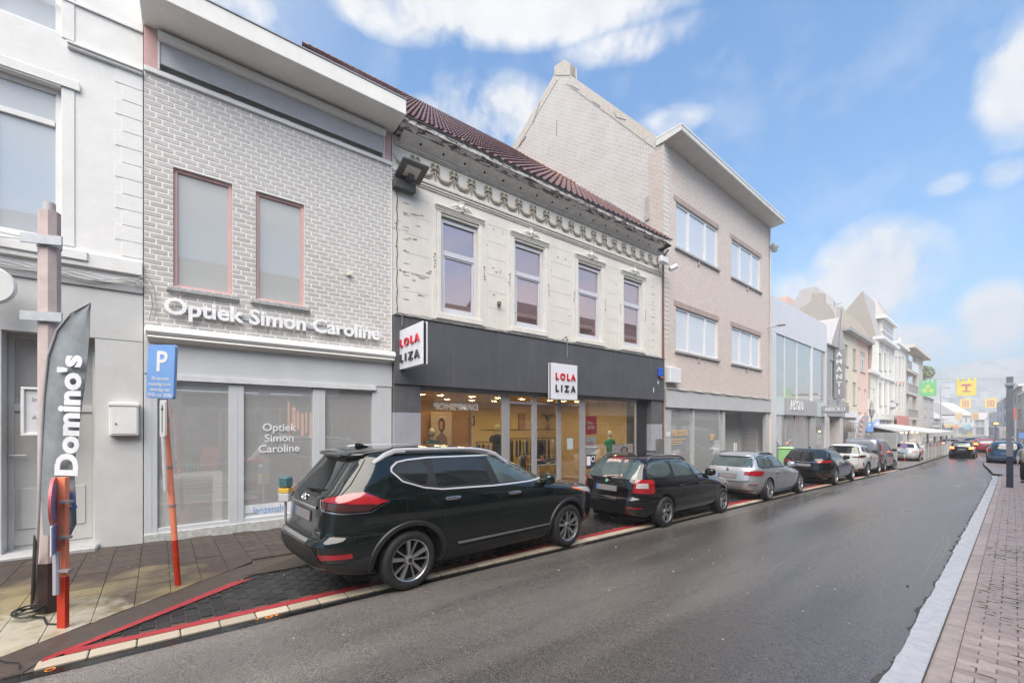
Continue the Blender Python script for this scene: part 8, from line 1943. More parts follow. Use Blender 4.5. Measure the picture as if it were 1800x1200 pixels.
for k in range(6):
    u=1+k*2; t=thing('terrace_lamp','small warm hanging lamp under the terrace roof','lamp',FT.M@Matrix.Translation((u,1.5,zE+.1)),'lamps under the terrace roof'); MB(FT.M).ell((u,1.5,zE+.05),(.09,.09,.09),8,6).build('bulb',mat('bulb_warm',(1,.8,.5),.4,emit=(1,.6,.2),estr=5),t); MB(FT.M).tube([(u,1.5,zE+.1),(u,1.5,zE+.4)],.01,4).build('cord',M_CARBLK,t)
# low terrace left of it, before the house wall (canopy end seen over the van)
a=WP(1545,742,36); 
FT2=Fac(-7.9,37.5,t=(0,1)); T2=thing('side_awning','pale lean-to awning against the ivory houses behind the grey van','awning',FT2.M@Matrix.Translation((0,0,1)))
zR2=FT2.q(1548,742)[1]; MB(FT2.M).prism([(.3,zR2),(-2.6,g+2.2),(-2.6,g+2.28),(.3,zR2+.08)],(3.0,8.5),'x').build('awning_panel',mat('awning_grey',(.42,.42,.43)),T2)
for u in (3.1,8.3): B('post',M_TP,T2,FT2,u-.05,u+.05,-2.5,-2.4,gz(42),g+2.2)
B('side_screen',M_TG,T2,FT2,2.98,3.0,-2.5,.3,gz(40)+.1,g+2.2)
# ------------------------------------------------------------------ signs and posts
M_ORP=mat('orange_post_veiled',(.95,.30,.17),.5,.08,6); M_ORD=mat('orange_red_post',(.52,.03,.008),.4,.12,6); M_BLU=mat('sign_blue_pale',(.19,.36,.72),.35,.04); M_SW=mat('sign_white_paint',(.76,.76,.77),.4); M_GAL=mat('galvanised',(.42,.42,.43),.4,.15,20,metal=.5)  # first orange has a white veil put into its colour
def campost(name,label,cat,base,**k): return thing(name,label,cat,Matrix.Translation(base),**k)
b2=WG(313,1029,.03); d2=(b2-CAM).dot(FW); top2=WP(288,690,d2*.985)
ps=campost('parking_sign','leaning orange post with a blue parking plate and small arrow sign','traffic sign',b2)
brk=b2+(top2-b2)*.24
MB().tube([b2,brk],.030,12).build('post_lower',M_ORD,ps,smooth=True); MB().tube([brk,top2],.030,12).build('post',M_ORP,ps,smooth=True)  # one post in two pieces; the veil is painted on the upper
for s_ in (.42,.62,.86): c=b2+(top2-b2)*s_; MB().tube([c-Vector((0,0,.012)),c+Vector((0,0,.012))],.036,12).build('clamp',M_GAL,ps)
def plane_at(px,py,d,rot):
    c=WP(px,py,d); x=(Matrix.Rotation(rot,3,'Z')@RT).normalized(); return Matrix(((x.x,-x.y,0,c.x),(x.y,x.x,0,c.y),(0,0,1,c.z),(0,0,0,1)))
def rrect(w,h,r,n=5):
    P=[]
    for cx_,cy_,a0 in ((w/2-r,h/2-r,0),(-w/2+r,h/2-r,PI/2),(-w/2+r,-h/2+r,PI),(w/2-r,-h/2+r,1.5*PI)):
        for k in range(n+1): a=a0+PI/2*k/n; P.append((cx_+r*math.cos(a),cy_+r*math.sin(a)))
    return P
d_s=d2*.975; MS=plane_at(284,653,d_s,-.22)@Matrix.Rotation(.05,4,'Y'); px=d_s/f_px
MB(MS).prism(rrect(60*px,94*px,5*px),(-.012,.012),'y').build('plate',M_BLU,ps)
MB(MS).prism(rrect(60.8*px,94.8*px,5*px),(.0125,.02),'y').build('plate_back',M_GAL,ps)
text('letter_p','P',M_SW,ps,MS@Matrix.Translation((-11*px,-.014,1*px)),50*px,.003,bold=.006)
for i,s_ in enumerate(('30 minuten','maandag t.e.m.','zaterdag van','09.00u tot 18.00u')): text('lettering',s_,M_SW,ps,MS@Matrix.Translation((0,-.014,(-15-9.6*i)*px)),8.6*px,.002,align='CENTER',bold=.0006,xs=.88 if i==3 else 1)
MS2=plane_at(287,735,d_s*.99,-.35); MB(MS2).prism(rrect(14*px,64*px,3*px),(-.01,.01),'y').build('arrow_plate',M_SW,ps)
mb=MB(MS2); mb.box(-.8*px,.8*px,-.013,-.0105,-24*px,16*px); mb.prism([(-3*px,14*px),(3*px,14*px),(0,25*px)],(-.013,-.0105),'y'); mb.build('arrow',mat('arrow_black',(.06,.06,.07),.5),ps)
MB().tube([WP(287,768,d_s*.99),WP(291,862,d_s)],.020,8).build('side_rod',M_SW,ps,smooth=True)
# post 1 with edge-on no parking disc
b1=WG(111,1103,.035); d1=(b1-CAM).dot(FW); t1=WP(111,838,d1)
np_=campost('no_parking_sign','orange square post at the kerb corner with an edge-on red ringed disc','traffic sign',b1)
T=Matrix.Translation(b1)@Matrix.Rotation(TH,4,'Z'); h1=t1.z-b1.z
brkh=h1*.34
MB(T).box(-.037,.037,-.02,.02,-.03,brkh).build('post_lower',M_ORD,np_); MB(T).box(-.037,.037,-.02,.02,brkh+.0005,h1).build('post',M_ORP,np_)  # post cut where its painted white veil begins
def disc_sign(par,c,r,normal_t,label=None,pale=True):
    "disc whose face looks along +local -y; frame t = local x"
    M=Matrix(((normal_t[0],-normal_t[1],0,c.x),(normal_t[1],normal_t[0],0,c.y),(0,0,1,c.z),(0,0,0,1)))
    red=mat('ring_red_pale',(.62,.16,.18),.4) ; blu=mat('disc_blue_pale',(.22,.30,.66),.4)
    MB(M).lathe([(0,.02),(r,.02),(r,-.0),(0,-.0)],32,'y').build('disc',M_GAL if False else red,par,smooth=True,ang=30); MB(M).lathe([(0,-.002),(r*.80,-.002),(r*.80,.0)],32,'y').build('disc_field',blu,par)
    MB(M@Matrix.Rotation(PI/4,4,'Y')).box(-r*.80,r*.80,-.0045,-.0025,-r*.08,r*.08).build('slash',red,par)
c=WP(98,881,d1*.99)
disc_sign(np_,c,.222,(-math.cos(.0),-math.sin(.0)))   # faces +Y, away down the street
MB(Matrix.Translation(c)).box(-.05,.16,-.012,-.002,-.02,.02).build('bracket',M_GAL,np_)
c=WP(97,944,d1*.99); MB(Matrix.Translation(c)).box(-.20,.20,-.006,.006,-.135,.135,c=.004).build('small_plate',M_SW,np_); MB(Matrix.Translation(c)).box(-.19,.19,.0065,.010,-.125,.125).build('small_plate_face',M_BLU,np_)
MB().tube([WP(99,970,d1*.985),WP(99,1044,d1*.985)],.024,8).build('side_rod',mat('rod_grey',(.45,.45,.5),.4),np_,smooth=True)
for yy in (882,944,1003): q1=WP(113,yy,d1*.985); MB(Matrix.Translation(q1)@Matrix.Rotation(TH,4,'Z')).box(-.05,.045,-.008,.03,-.012,.012).build('clamp',M_GAL,np_)
# brown pole
bp_=WG(87,1074,.03); dp=(bp_-CAM).dot(FW); tp_=WP(87,373,dp)
pl=campost('lattice_pole','tall brown steel pole behind the feather flag at the left','pole',bp_)
T=Matrix.Translation(bp_)@Matrix.Rotation(TH+.3,4,'Z'); hp=tp_.z-bp_.z
cs=[(.082*math.cos(2*PI*k/8+PI/8),.082*math.sin(2*PI*k/8+PI/8)) for k in range(8)]
MB(T).prism([(a*1.16,b*1.16) for a,b in cs],(-.03,.50)).build('pole_below_veil',mat('dark_rust_brown',(.035,.018,.015),.5,.25,12,bump=.3,bscale=60),pl); MB(T).prism(cs,(.501,hp)).build('pole',mat('veiled_rust_pole',(.58,.47,.45),.6,.12,7,bump=.2,bscale=30),pl)  # dark thicker sleeve added below the edge of the painted veil
MB(T).lathe([(.0,.0),(.045,.0),(.045,.09),(0,.10)],12,c=(0,0,hp)).build('pole_cap',mat('cap_metal_pale',(.5,.48,.48),.5),pl,smooth=True)
for yy in (428,560):
    z=CH+(746-yy)/f_px*dp-bp_.z; mb=MB(T); mb.prism([(a*1.12,b*1.12) for a,b in cs],(z-.05,z+.05)); 
    mb.box(-.16,.16,-.115,-.095,z-.045,z+.045); mb.build('clamp',mat('clamp_pale',(.55,.56,.58),.4,.1,20,metal=.3),pl)
mb=MB(); q1=WP(75,425,dp); 
for k in range(2): 
    e=WP(-60,395-14*k,dp*1.6); mb.tube([q1,(q1+e)/2-Vector((0,0,.06)),e],.008,5)
o=mb.build('span_wire',mat('wire_grey',(.35,.35,.36),.5),None); tag(o,'pair of thin span wires leaving the brown pole to the left','wire')
# black cable coil at its foot
mb=MB(); c=bp_+Vector((.12,-.12,.03))
for k in range(3): mb.tube([(c.x+(.11-.01*k)*math.cos(a*.5),c.y+(.11-.01*k)*math.sin(a*.5),c.z+.02+.05*abs(math.sin(a*.25+k))) for a in range(14)],.009,5)
mb.tube([c,c+Vector((.14,.12,.0)),c+Vector((.30,.16,-.015)),c+Vector((.42,.3,-.02))],.009,5)
o=mb.build('cable_coil',mat('cable_rubber',(.015,.015,.015),.5),None,smooth=True); tag(o,'coil of black cable lying at the foot of the brown pole','cable')
# feather flag
df=dp*.955
fl=campost('feather_flag','tall dark feather flag with white vertical lettering beside the brown pole','flag',WG(60,1070,.03))
left=[(159,532),(140,541),(118,560),(100,584),(88,612),(81,650),(77,700),(74,760),(72,820),(72,880),(76,940)]
right=[(159.2,532),(158,552),(157,590),(153,640),(147,690),(140,740),(133,790),(130,830),(133,880),(134,920),(122,944)]
n=11; NX=10; mb=MB(); vs=[];fs=[]
for j in range(n):
    for i in range(NX+1):
        t=i/NX; x=left[j][0]+(right[j][0]-left[j][0])*t; y=left[j][1]+(right[j][1]-left[j][1])*t; q_=math.sin(t*PI*2.2+j*.35)*.018*(.3+j/10); vs.append(WP(x,y,df+q_))
base_n=len(vs)
vs+= [v+FW*.004 for v in vs]
for j in range(n-1):
    for i in range(NX): k=j*(NX+1)+i; fs.append((k,k+1,k+NX+2,k+NX+1)); fs.append((base_n+k,base_n+k+NX+1,base_n+k+NX+2,base_n+k+1))
mb.add(vs,fs); mb.build('flag_cloth',mat('flag_black_veiled',(.23,.25,.265),.75,.18,5),fl,smooth=True,ang=80)  # black cloth lightened by a veil in the colour
MB().tube([WG(60,1070,.03),WP(66,940,df*1.0),WP(71,820,df),WP(76,700,df),WP(84,625,df),(WP(100,580,df)),WP(125,550,df),WP(159,532,df)],[.014,.013,.012,.011,.01,.009,.007,.005],8).build('flag_pole',mat('pole_pale_grey',(.42,.42,.44),.4),fl,smooth=True)
MB().tube([WG(56,1070,.03),WP(60,990,df),WP(62,940,df)],.013,8).build('ground_spike',mat('spike_dark',(.05,.05,.05),.5),fl)
pf=df/f_px; MF=plane_at(139,868,df-.05,0)@Matrix.Rotation(-PI/2,4,'Y')
text('lettering',"Domino's",mat('flag_white',(.72,.73,.75),.6),fl,plane_at(135,838,df-.04,0)@Matrix.Rotation(-PI/2+.035,4,'Y'),54*pf,.004,bold=.012,xs=1.0,split=True)
MFl=plane_at(124,878,df-.05,0)@Matrix.Rotation(-.3,4,'Y'); MB(MFl).box(-7*pf,7*pf,-.003,.003,-17*pf,13*pf).build('printed_tile',mat('flag_blue',(.10,.22,.55),.6),fl)
for (a,b) in ((-2,6),(3,-3),(-2,-10)): MB(MFl).lathe([(0,-.005),(2.6*pf,-.005),(2.6*pf,-.003)],12,'y',c=(a*pf,0,b*pf)).build('printed_dot',mat('flag_white',(.7,.7,.7)),fl)
MB(MFl).prism([(-7*pf,14*pf),(6*pf,14*pf),(2*pf,24*pf)],(-.003,.003),'y').build('printed_red',mat('flag_red',(.62,.12,.12),.6),fl)
# far posts and signs
def spost(px,py0,py1,d,r,m,name,label,cat='post',**k):
    b=WP(px,746,d); b.z=gz(b.y); t=campost(name,label,cat,b,**k); top=CH+(746-py0)/f_px*d; MB().tube([b,(b.x,b.y,top)],r,10).build('post',m,t,smooth=True); return t,b,top
M_DKP=mat('dark_blue_grey_pole',(.045,.055,.085),.45,.15,8); M_DKP2=mat('veiled_grey_pole',(.30,.31,.35),.5,.1)  # second grey is the pole colour under a painted white veil
b=WG(1775,857,.09); dd_=(b-CAM).dot(FW)
t=campost('dark_pole','square dark pole standing on the right hand block pavement','pole',b)
T=Matrix.Translation(b); top=CH+(746-662)/f_px*dd_-b.z; brk=CH+(746-802)/f_px*dd_-b.z
MB(T).box(-.09,.09,-.09,.09,0,brk,c=.008).build('foot_below_veil',M_DKP,t); MB(T).box(-.09,.09,-.09,.09,brk+.0005,top,c=.008).build('pole',M_DKP2,t)  # same pole split in two; upper colour carries the white veil
z=CH+(746-676)/f_px*dd_-b.z; MB(T).box(-.13,.13,-.13,.13,z-.06,z+.06,c=.01).build('clamp',mat('clamp_pale',(.5,.5,.5)),t)
for yy in (769,776): z=CH+(746-yy)/f_px*dd_-b.z; MB(T@Matrix.Rotation(TH*0+.75,4,'Z')).lathe([(0,-.135),(.045,-.135),(.05,-.12)],12,'y',c=(0,0,z)).build('sticker',M_SW,t)
MB(T).box(-.2,.2,-.14,.14,-.01,.012,c=.004).build('moss_skirt',mat('joint_moss',(.07,.08,.02)),t)
# no parking signs further on
for (px,py,pyb,lab) in ((1590,783,812,'small red ringed no parking disc on a post before the white saloon'),(1762,787,815,'small red ringed no parking disc on a post before the blue car')):
    b=WG(px,pyb); d=(b-CAM).dot(FW); t=campost('no_parking_sign',lab,'traffic sign',b); topz_=CH+(746-py+4)/f_px*d
    MB().tube([b,b+Vector((0,0,.35))],.04,8).build('post_lower',M_ORD,t); MB().tube([b+Vector((0,0,.351)),(b.x,b.y,topz_)],.035,8).build('post',M_SW,t)
    c=Vector((b.x-.03,b.y-.08,CH+(746-py)/f_px*d)); disc_sign(t,c,.2,(1,0)); 
    MB(Matrix.Translation((b.x,b.y-.08,c.z-.38))).box(-.22,.22,-.01,.01,-.12,.12).build('small_plate',mat('sign_pale_blue2',(.45,.6,.8),.5),t)
# P sign and old lantern post by the ivory houses
t,b,top=spost(1532,712,800,31,.05,mat('pale_iron',(.36,.35,.35),.5),'lamp_post','old style pale iron lamp post behind the grey van','lamp post'); MB(Matrix.Translation((b.x,b.y,top))).lathe([(.05,-.9),(.10,-.85),(.18,-.3),(.14,-.25),(.05,.25),(0,.4)],8).build('lantern',mat('pale_iron',(.4,.4,.4)),t); 
MP=plane_at(1529,750,30.8,0); pp=30.8/f_px; MB(MP).prism(rrect(12*pp,17*pp,1.5*pp),(-.015,.015),'y').build('plate',M_BLU,t); text('letter_p','P',M_SW,t,MP@Matrix.Translation((-3*pp,-.018,-.5*pp)),9*pp,.004,bold=.01)
MP=plane_at(1541,743,31.2,0); MB(MP).prism(rrect(10*pp,13*pp,1*pp),(-.015,.015),'y').build('blue_board',mat('pale_blue_board',(.45,.53,.70),.5),t); MB(MP).prism([(-4*pp,-4*pp),(4*pp,-4*pp),(2*pp,4*pp),(0,0)],(-.02,-.0155),'y').build('white_shape',M_SW,t)
# second feather flag
d=29.5; fl2=campost('feather_flag','pale feather flag with a column of orange marks behind the grey van','flag',WP(1505,800,d)); pts=[(1525,729),(1518,729),(1510,738),(1505,752),(1502,775),(1502,790),(1512,790),(1518,770),(1524,748),(1528,733)]
P=[WP(a,b,d) for a,b in pts]; mb=MB(); mb.add(P+[p+FW*.02 for p in P],[tuple(range(10)),tuple(range(19,9,-1))]+[(i,(i+1)%10,(i+1)%10+10,i+10) for i in range(10)]); mb.build('flag_cloth',mat('flag_mauve_veiled',(.36,.34,.38),.8,.1),fl2); MB().tube([WP(1502,810,d),WP(1502,775,d),WP(1508,740,d),WP(1518,729,d)],.02,6).build('flag_pole',M_SW,fl2)  # dark cloth made pale by the veil in its colour
for k in range(5): MB(plane_at(1517-1.8*k,738+8.5*k,d-.05,0)).lathe([(0,-.01),(.09,-.01),(.09,0)],8,'y').build('orange_mark',mat('orange_mark_pale',(.72,.42,.28),.6),fl2)
# shop boards on the ivory houses
a0,a1=FB.u(1571),FB.u(1591); o=B('red_board',mat('pale_red_board',(.66,.28,.26),.6,.05),None,FB,a0,a1,-.35,-.25,FB.q(1571,747)[1],FB.q(1571,730)[1]); tag(o,'pale red shop board low on the narrow ivory house','sign')  # red is paled by the veil put into it
dm_=thing('diamond_sign','dark diamond shaped restaurant sign hanging on the ivory house front','sign',FB.M@Matrix.Translation((FB.u(1568),-1,FB.q(1568,713)[1])))
su=FB.u(1563); c_w,c_z=pq(FB,su,1568,711); _,zt_=pq(FB,su,1568,703); w0_,_=pq(FB,su,1557,713); w1_,_=pq(FB,su,1580,713)
MB(FB.M).prism([(w0_,c_z),(c_w,zt_),(w1_,c_z),(c_w,c_z-(zt_-c_z)*1.2)],(su,su+.15),'x').build('board',mat('pale_black_diamond',(.30,.29,.28),.6,.1),dm_); MB(FB.M).prism([(c_w-.35,c_z-.25),(c_w+.35,c_z-.25),(c_w+.25,c_z+.25),(c_w-.25,c_z+.25)],(su-.02,su-.001),'x').build('crest',M_SW,dm_)
MB(FB.M).tube([(su+.05,-.0,c_z+.1),(su+.05,min(w0_,w1_),c_z+.1)],.04,6).build('arm',mat('pale_iron',(.4,.4,.4)),dm_)
# street lamp and things by the far bend
t,b,top=spost(1654,682,800,62,.09,mat('pale_lamp_grey',(.50,.51,.53),.5),'street_lamp','tall grey street lamp on the left beyond the terrace','street lamp'); MB().tube([(b.x,b.y,top),b+RT*.9+Vector((0,0,top-b.z+.1))],.05,6).build('arm',mat('pale_lamp_grey',(.5,.5,.5)),t); MB(Matrix.Translation(b+RT*1.0+Vector((0,0,top-b.z+.1)))).ell((0,0,0),(.35,.15,.08),8,6).build('head',mat('pale_lamp_grey',(.5,.5,.5)),t)
c=WP(1663,766,64); t=campost('kiosk','pale kiosk with an orange striped canopy edge beyond the terrace','kiosk',Vector((c.x,c.y,gz(c.y)))); T=WM[t.name]@Matrix.Rotation(TH,4,'Z'); kk=64/f_px
MB(T).box(-9*kk,9*kk,-.4,1.5,2.9,3.3).build('canopy',mat('pale_grey_canopy',(.6,.62,.64),.6),t); MB(T).box(-9*kk,9*kk,-.43,-.401,2.6,2.9).build('canopy_edge',mat('orange_stripe_pale',(.74,.56,.30),.6),t)
for s_ in (-8,8): MB(T).box(s_*kk-.08,s_*kk+.08,-.3,-.15,0,2.9).build('post',mat('pale_iron',(.4,.4,.4)),t)
MB(T).box(-7*kk,7*kk,.6,1.4,0,2.2).build('counter',mat('pale_counter',(.6,.58,.57),.7),t); MB(T@Matrix.Translation((4*kk,.5,3.3))).lathe([(.8,0),(.3,.35),(0,.6)],10).build('roof_cone',mat('pale_iron',(.4,.4,.4)),t)
c=WP(1751,744,60); t=campost('information_display','small display with amber lit text on the right side of the far street','display',c); T=Matrix.Translation(c)@Matrix.Rotation(TH,4,'Z'); kk=60/f_px
MB(T).box(-5*kk,5*kk,0,.2,-3*kk,3*kk).build('case',mat('pale_case',(.45,.45,.46),.5),t); MB(T).box(-4*kk,4*kk,-.02,-.001,-1.5*kk,1.5*kk).build('display_panel',mat('amber_display',(.9,.6,.2),.4,emit=(1,.55,.1),estr=1.2),t); MB(T).tube([(0,.1,-3*kk),(0,.1,-5.5)],.06,6).build('post',M_DKP2,t)
c=WP(1765,760,42); t=campost('light_box','white light box sign beside the dark pole on the right','sign',c); T=Matrix.Translation(c)@Matrix.Rotation(TH,4,'Z'); kk=42/f_px
MB(T).prism(rrect(12*kk,20*kk,1*kk),(0,.15),'y').build('case',M_SW,t); MB(T).prism(rrect(6*kk,7*kk,1*kk),(-.02,-.001),'y').build('green_mark',mat('pale_green_mark',(.55,.68,.55),.5),t)
MB(T).tube([(0,.1,-10*kk),(0,.1,-3.1)],.06,6).build('post',M_DKP2,t)
c=WP(1783.5,733,40); t=campost('vertical_banner','narrow red vertical banner on the right side buildings','banner',c); T=Matrix.Translation(c)@Matrix.Rotation(TH,4,'Z'); kk=40/f_px
MB(T).box(-3.5*kk,3.5*kk,0,.05,-17*kk,16*kk).build('cloth',mat('pale_red_banner',(.70,.22,.22),.7),t); MB(T).tube([(3.5*kk,.02,-17*kk),(3.5*kk,.02,17*kk)],.03,6).build('pole',M_DKP2,t)
t,b,top=spost(1784,736,800,38,.09,M_DKP2,'bollard_post','short grey post behind the dark square pole on the right')
c=WP(1796,765,32); t=campost('blue_sign','small blue plate cut by the right edge of the picture','sign',c); T=Matrix.Translation(c)@Matrix.Rotation(TH,4,'Z'); MB(T).prism(rrect(.42,.42,.03),(0,.02),'y').build('plate',M_BLU,t); MB(T).tube([(0,.03,-.2),(0,.03,-3.2)],.03,6).build('post',M_DKP2,t)
# ------------------------------------------------------------------ heraldic banners strung over the street
def banner(px0,px1,py0,py1,d,bg,lab,kind='frame',c2=(.55,.25,.35),wire=None):
    k=d/f_px; w=(px1-px0)*k; h=(py1-py0)*k; c=WP((px0+px1)/2,(py0+py1)/2,d); t=campost('street_banner',lab,'banner',c,group='cloth banners strung across the street'); T=Matrix.Translation(c)@Matrix.Rotation(TH-.35,4,'Z')
    w/=math.cos(.35)
    nm='banner_%d_%d_%d'%tuple(int(x*100) for x in bg)
    pts=[(-w/2,-h/2),(w/2,-h/2),(w/2,h*.30)]
    MB(T).box(-w/2,w/2,-.01,.01,-h/2,h*.32).build('cloth',mat(nm,bg,.8,.06,2),t)
    mb=MB(T)
    for i in range(4): x=-w/2+w*(i*2)/7; mb.box(x,x+w/7,-.009,.009,h*.32,h/2)
    mb.build('tabs',mat(nm,bg),t,kind='stuff')
    m2=mat('emblem_%d'%int(c2[0]*100+c2[1]*10),c2,.7)
    if kind=='flowers':
        for (a,b) in ((0,.08),(-.2,-.16),(.2,-.16)): MB(T).lathe([(w*.06,-.015),(w*.13,-.015),(w*.13,-.0105)],10,'y',c=(a*w,0,b*h)).build('emblem',m2,t)
    elif kind=='tower':
        mb=MB(T); mb.ell((0,-.015,h*.10),(w*.28,.005,h*.07),12,6); mb.box(-w*.05,w*.05,-.018,-.0105,-h*.2,h*.1); mb.box(-w*.2,w*.2,-.018,-.0105,-h*.28,-h*.22); mb.build('emblem',m2,t)
    elif kind=='frame':
        mb=MB(T); frame(mb,-w*.28,w*.28,-h*.36,h*.2,w*.09,-.018,-.0105,c=0); mb.box(-w*.08,w*.08,-.018,-.0105,-h*.22,h*.06); mb.build('emblem',m2,t)
    if wire is not None:
        a=WP(wire[0],wire[2],d); b=WP(wire[1],wire[3],d*1.0); m_=(a+b)/2-Vector((0,0,.12)); mb=MB(); mb.tube([a,(a+m_)/2-Vector((0,0,.04)),m_,(b+m_)/2-Vector((0,0,.04)),b],.012,4); o=mb.build('span_wire',mat('wire_pale',(.42,.43,.45),.6),None); tag(o,'thin wire carrying the %s'%(lab),'wire')
banner(1620,1642,667,696,31,(.22,.55,.28),'green banner with three yellow flowers over the street','flowers',(.75,.68,.2))
banner(1686,1711,664,695,29,(.78,.68,.22),'large yellow banner with a dark red emblem over the street','tower',(.60,.25,.30),wire=(1600,1790,663,664))
banner(1690,1704,699,717,46,(.78,.62,.28),'orange banner with a dark frame hanging below the yellow one','frame',(.50,.26,.34),wire=(1610,1785,697,698))
banner(1734,1749,698,716,46,(.78,.62,.28),'orange banner with a dark frame right of the street centre','frame',(.50,.26,.34))
banner(1679.5,1689,724,737,66,(.76,.60,.36),'far orange banner in front of the white gable on the left','frame',(.62,.45,.42))
banner(1708.5,1718.5,724,737,66,(.76,.60,.36),'far orange banner right of the white gable','frame',(.60,.42,.42),wire=(1650,1745,723,724))
banner(1676,1683,745,753,78,(.78,.40,.32),'small coral red banner low over the far street','none')
banner(1696,1704,745,754,78,(.42,.66,.75),'small light blue banner over the far street','none')
banner(1702,1708,759,768,92,(.80,.74,.35),'small yellow banner far down the street','none')
banner(1685,1690,760,767,92,(.60,.75,.55),'tiny pale green banner far down the street','none')
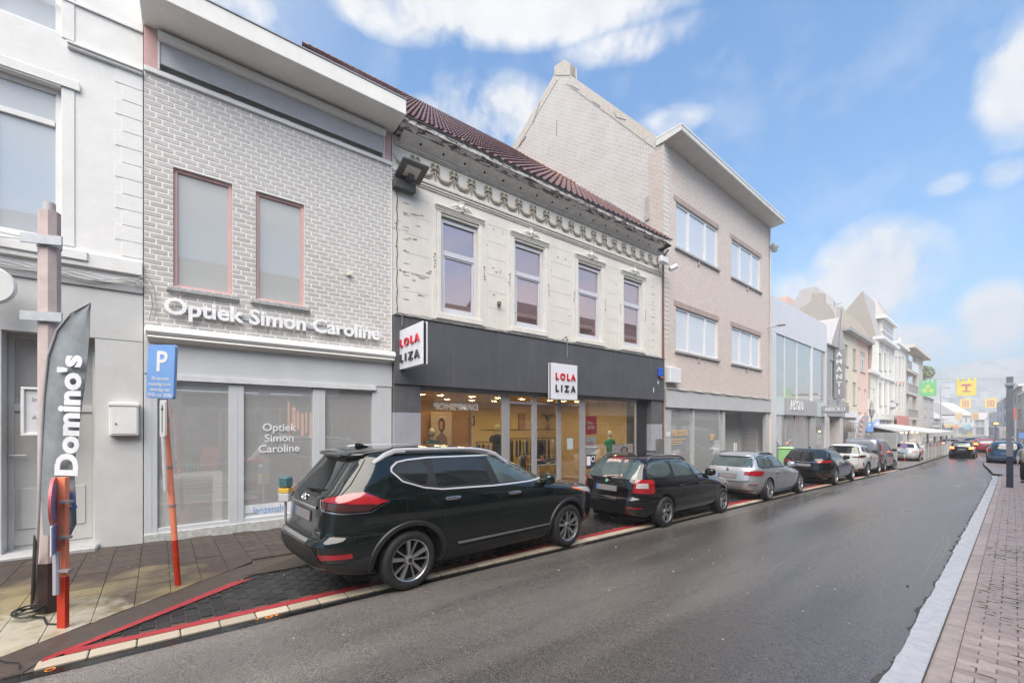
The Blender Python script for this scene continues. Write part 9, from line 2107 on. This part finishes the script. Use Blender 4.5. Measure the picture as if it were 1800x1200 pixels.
# ------------------------------------------------------------------ passer-by at the right edge
def person(X,Y,face):
    g=gz(Y)+.10; t=thing('person','person in dark trousers and pale jacket walking at the right edge','person',Matrix.Translation((X,Y,g))@Matrix.Rotation(face,4,'Z')); T=WM[t.name]
    def skin(name,verts,edges,rad,m,root=0,sub=2):
        me=bpy.data.meshes.new(name); me.from_pydata([tuple(v) for v in verts],edges,[]); o=bpy.data.objects.new(name,me); sc.collection.objects.link(o)
        md=o.modifiers.new('s','SKIN'); 
        for i,r in enumerate(rad): me.skin_vertices[0].data[i].radius=(r,r) if isinstance(r,float) else r
        for i in range(len(rad)): me.skin_vertices[0].data[i].use_root=(i==root)
        md.use_smooth_shade=True; s_=o.modifiers.new('u','SUBSURF'); s_.levels=sub
        dg=bpy.context.evaluated_depsgraph_get(); dg.update(); nm=bpy.data.meshes.new_from_object(o.evaluated_get(dg)); bpy.data.objects.remove(o); nm.materials.append(m); nm.polygons.foreach_set('use_smooth',[True]*len(nm.polygons))
        q=bpy.data.objects.new(name,nm); link(q,t,T); return q
    sk=mat('skin_tone',(.45,.28,.20),.55)
    V=[(0,0,.93),(0,.01,1.1),(0,.02,1.3),(0,.01,1.44),(0,.01,1.52),(0,.02,1.62),(0,.02,1.72),(.10,0,.88),(.11,.14,.50),(.10,.10,.10),(.10,.23,.04),(-.10,0,.88),(-.11,.0,.48),(-.10,-.22,.12),(-.10,-.10,.04),(.19,.0,1.40),(.26,-.10,1.15),(.25,.04,.92),(.25,.09,.84),(-.19,0,1.40),(-.26,.08,1.15),(-.25,.25,.97),(-.24,.32,.92)]
    E_=[(0,1),(1,2),(2,3),(3,4),(4,5),(5,6),(0,7),(7,8),(8,9),(9,10),(0,11),(11,12),(12,13),(13,14),(3,15),(15,16),(16,17),(17,18),(3,19),(19,20),(20,21),(21,22)]
    Rd=[(.15,.11),(.13,.10),(.15,.11),(.07,.06),(.052,.055),(.078,.09),(.06,.07),.085,.058,.04,.035,.085,.058,.04,.035,.05,.042,.032,.03,.05,.042,.032,.03]
    skin('body',V,E_,Rd,sk)
    skin('trousers',[(0,0,.97),(.10,0,.87),(.11,.14,.50),(.10,.10,.12),(-.10,0,.87),(-.11,0,.48),(-.10,-.21,.15)],[(0,1),(1,2),(2,3),(0,4),(4,5),(5,6)],[(.165,.125),.105,.078,.07,.105,.078,.07],mat('trousers_black',(.012,.012,.014),.8,.2))
    skin('jacket',[(0,0,.86),(0,.01,1.1),(0,.02,1.32),(0,.01,1.44),(.19,0,1.39),(.27,-.10,1.15),(.26,.03,.94),(-.19,0,1.39),(-.27,.08,1.15),(-.26,.24,.99)],[(0,1),(1,2),(2,3),(3,4),(4,5),(5,6),(3,7),(7,8),(8,9)],[(.20,.15),(.18,.14),(.19,.145),(.085,.08),.085,.07,.055,.085,.07,.055],mat('jacket_pale',(.50,.49,.46),.85,.1,6))
    hb=MB(T); hb.ell((0,.0,1.70),(.088,.10,.09),12,8); hb.ell((0,-.045,1.63),(.08,.06,.09),10,6); hb.build('hair',mat('hair_brown',(.06,.035,.02),.7),t,smooth=True)
    fb=MB(T); fb.tube([(0,.10,1.65),(0,.125,1.62)],[.012,.018],6); fb.build('nose',sk,t,smooth=True)
    for s_ in (-1,1): MB(T).ell((s_*.032,.098,1.655),(.012,.008,.008),8,6).build('eye',mat('eye_dark',(.02,.02,.02),.3),t); MB(T).ell((s_*.082,.02,1.63),(.012,.022,.032),8,6).build('ear',sk,t,smooth=True)
    MB(T).ell((0,.10,1.575),(.026,.008,.007),8,5).build('mouth',mat('lips',(.35,.12,.1),.5),t)
    for (x,y,z,rz) in ((.10,.17,.0,0),(-.10,-.16,.0,.3)):
        mb=MB(T@Matrix.Translation((x,y,z))); mb.ell((0,0,.055),(.047,.14,.05),14,8,.75); mb.build('shoe',mat('shoe_dark',(.03,.03,.035),.5),t,smooth=True); MB(T@Matrix.Translation((x,y,z))).prism([(-.05,-.14),(.05,-.14),(.055,.10),(0,.155),(-.055,.10)],(0,.028),'z').build('sole',mat('sole_white',(.7,.7,.7),.6),t)
    for s_,hx,hy,hz in ((1,.25,.10,.84),(-1,-.24,.33,.92)):
        mb=MB(T@Matrix.Translation((hx,hy,hz)))
        mb.ell((0,0,0),(.018,.035,.042),8,6)
        for k in range(4): mb.tube([(0,-.026+.017*k,-.03),(-.004*s_,-.028+.018*k,-.07+.004*abs(k-1.5)),(-.016*s_,-.026+.017*k,-.095+.006*abs(k-1.5))],[.009,.0085,.007],6)
        mb.tube([(0,.03,.0),(-.008*s_,.055,-.03),(-.012*s_,.06,-.055)],[.011,.01,.008],6); mb.build('hand',sk,t,smooth=True)
p=WG(1796,846,.1)
person(.36,p.y-1.0,2.9)

# small stand showing behind the tail of the SUV
c=WP(501,855,6.9); t=thing('flyer_stand','small teal and yellow stand peeping out behind the tail of the green SUV','stand',Matrix.Translation((c.x,c.y,gz(c.y)+.04))); T=WM[t.name]@Matrix.Rotation(TH,4,'Z'); zc=c.z-(gz(c.y)+.04)
MB(T).box(-.09,.09,-.06,.10,zc-.02,zc+.17,c=.03).build('top',mat('teal_box',(.05,.13,.15),.25,.4,20,coat=.5),t); MB(T).box(-.085,.085,-.055,.095,zc-.10,zc-.021,c=.01).build('yellow_band',mat('yellow_box',(.65,.40,.06),.5),t); MB(T).box(-.085,.085,-.055,.095,zc-.24,zc-.101,c=.01).build('body',mat('stand_white',(.5,.5,.5),.5),t); MB(T).tube([(0,0.02,zc-.24),(0,.02,0)],.02,8).build('leg',M_GAL,t)
# ------------------------------------------------------------------ haze
def haze(sig):
    m=bpy.data.materials.new('haze'); m.use_nodes=True; nd=m.node_tree.nodes; nd.clear(); o=nd.new('ShaderNodeOutputMaterial'); v=nd.new('ShaderNodeVolumePrincipled'); v.inputs['Color'].default_value=(.93,.95,1,1); v.inputs['Density'].default_value=sig; v.inputs['Anisotropy'].default_value=0.; m.node_tree.links.new(v.outputs[0],o.inputs['Volume'])
    mb=MB(); mb.box(-620,640,-120,1110,-6.8,104); h=mb.build('haze',m,None); h['kind']='stuff'
haze(.0019)
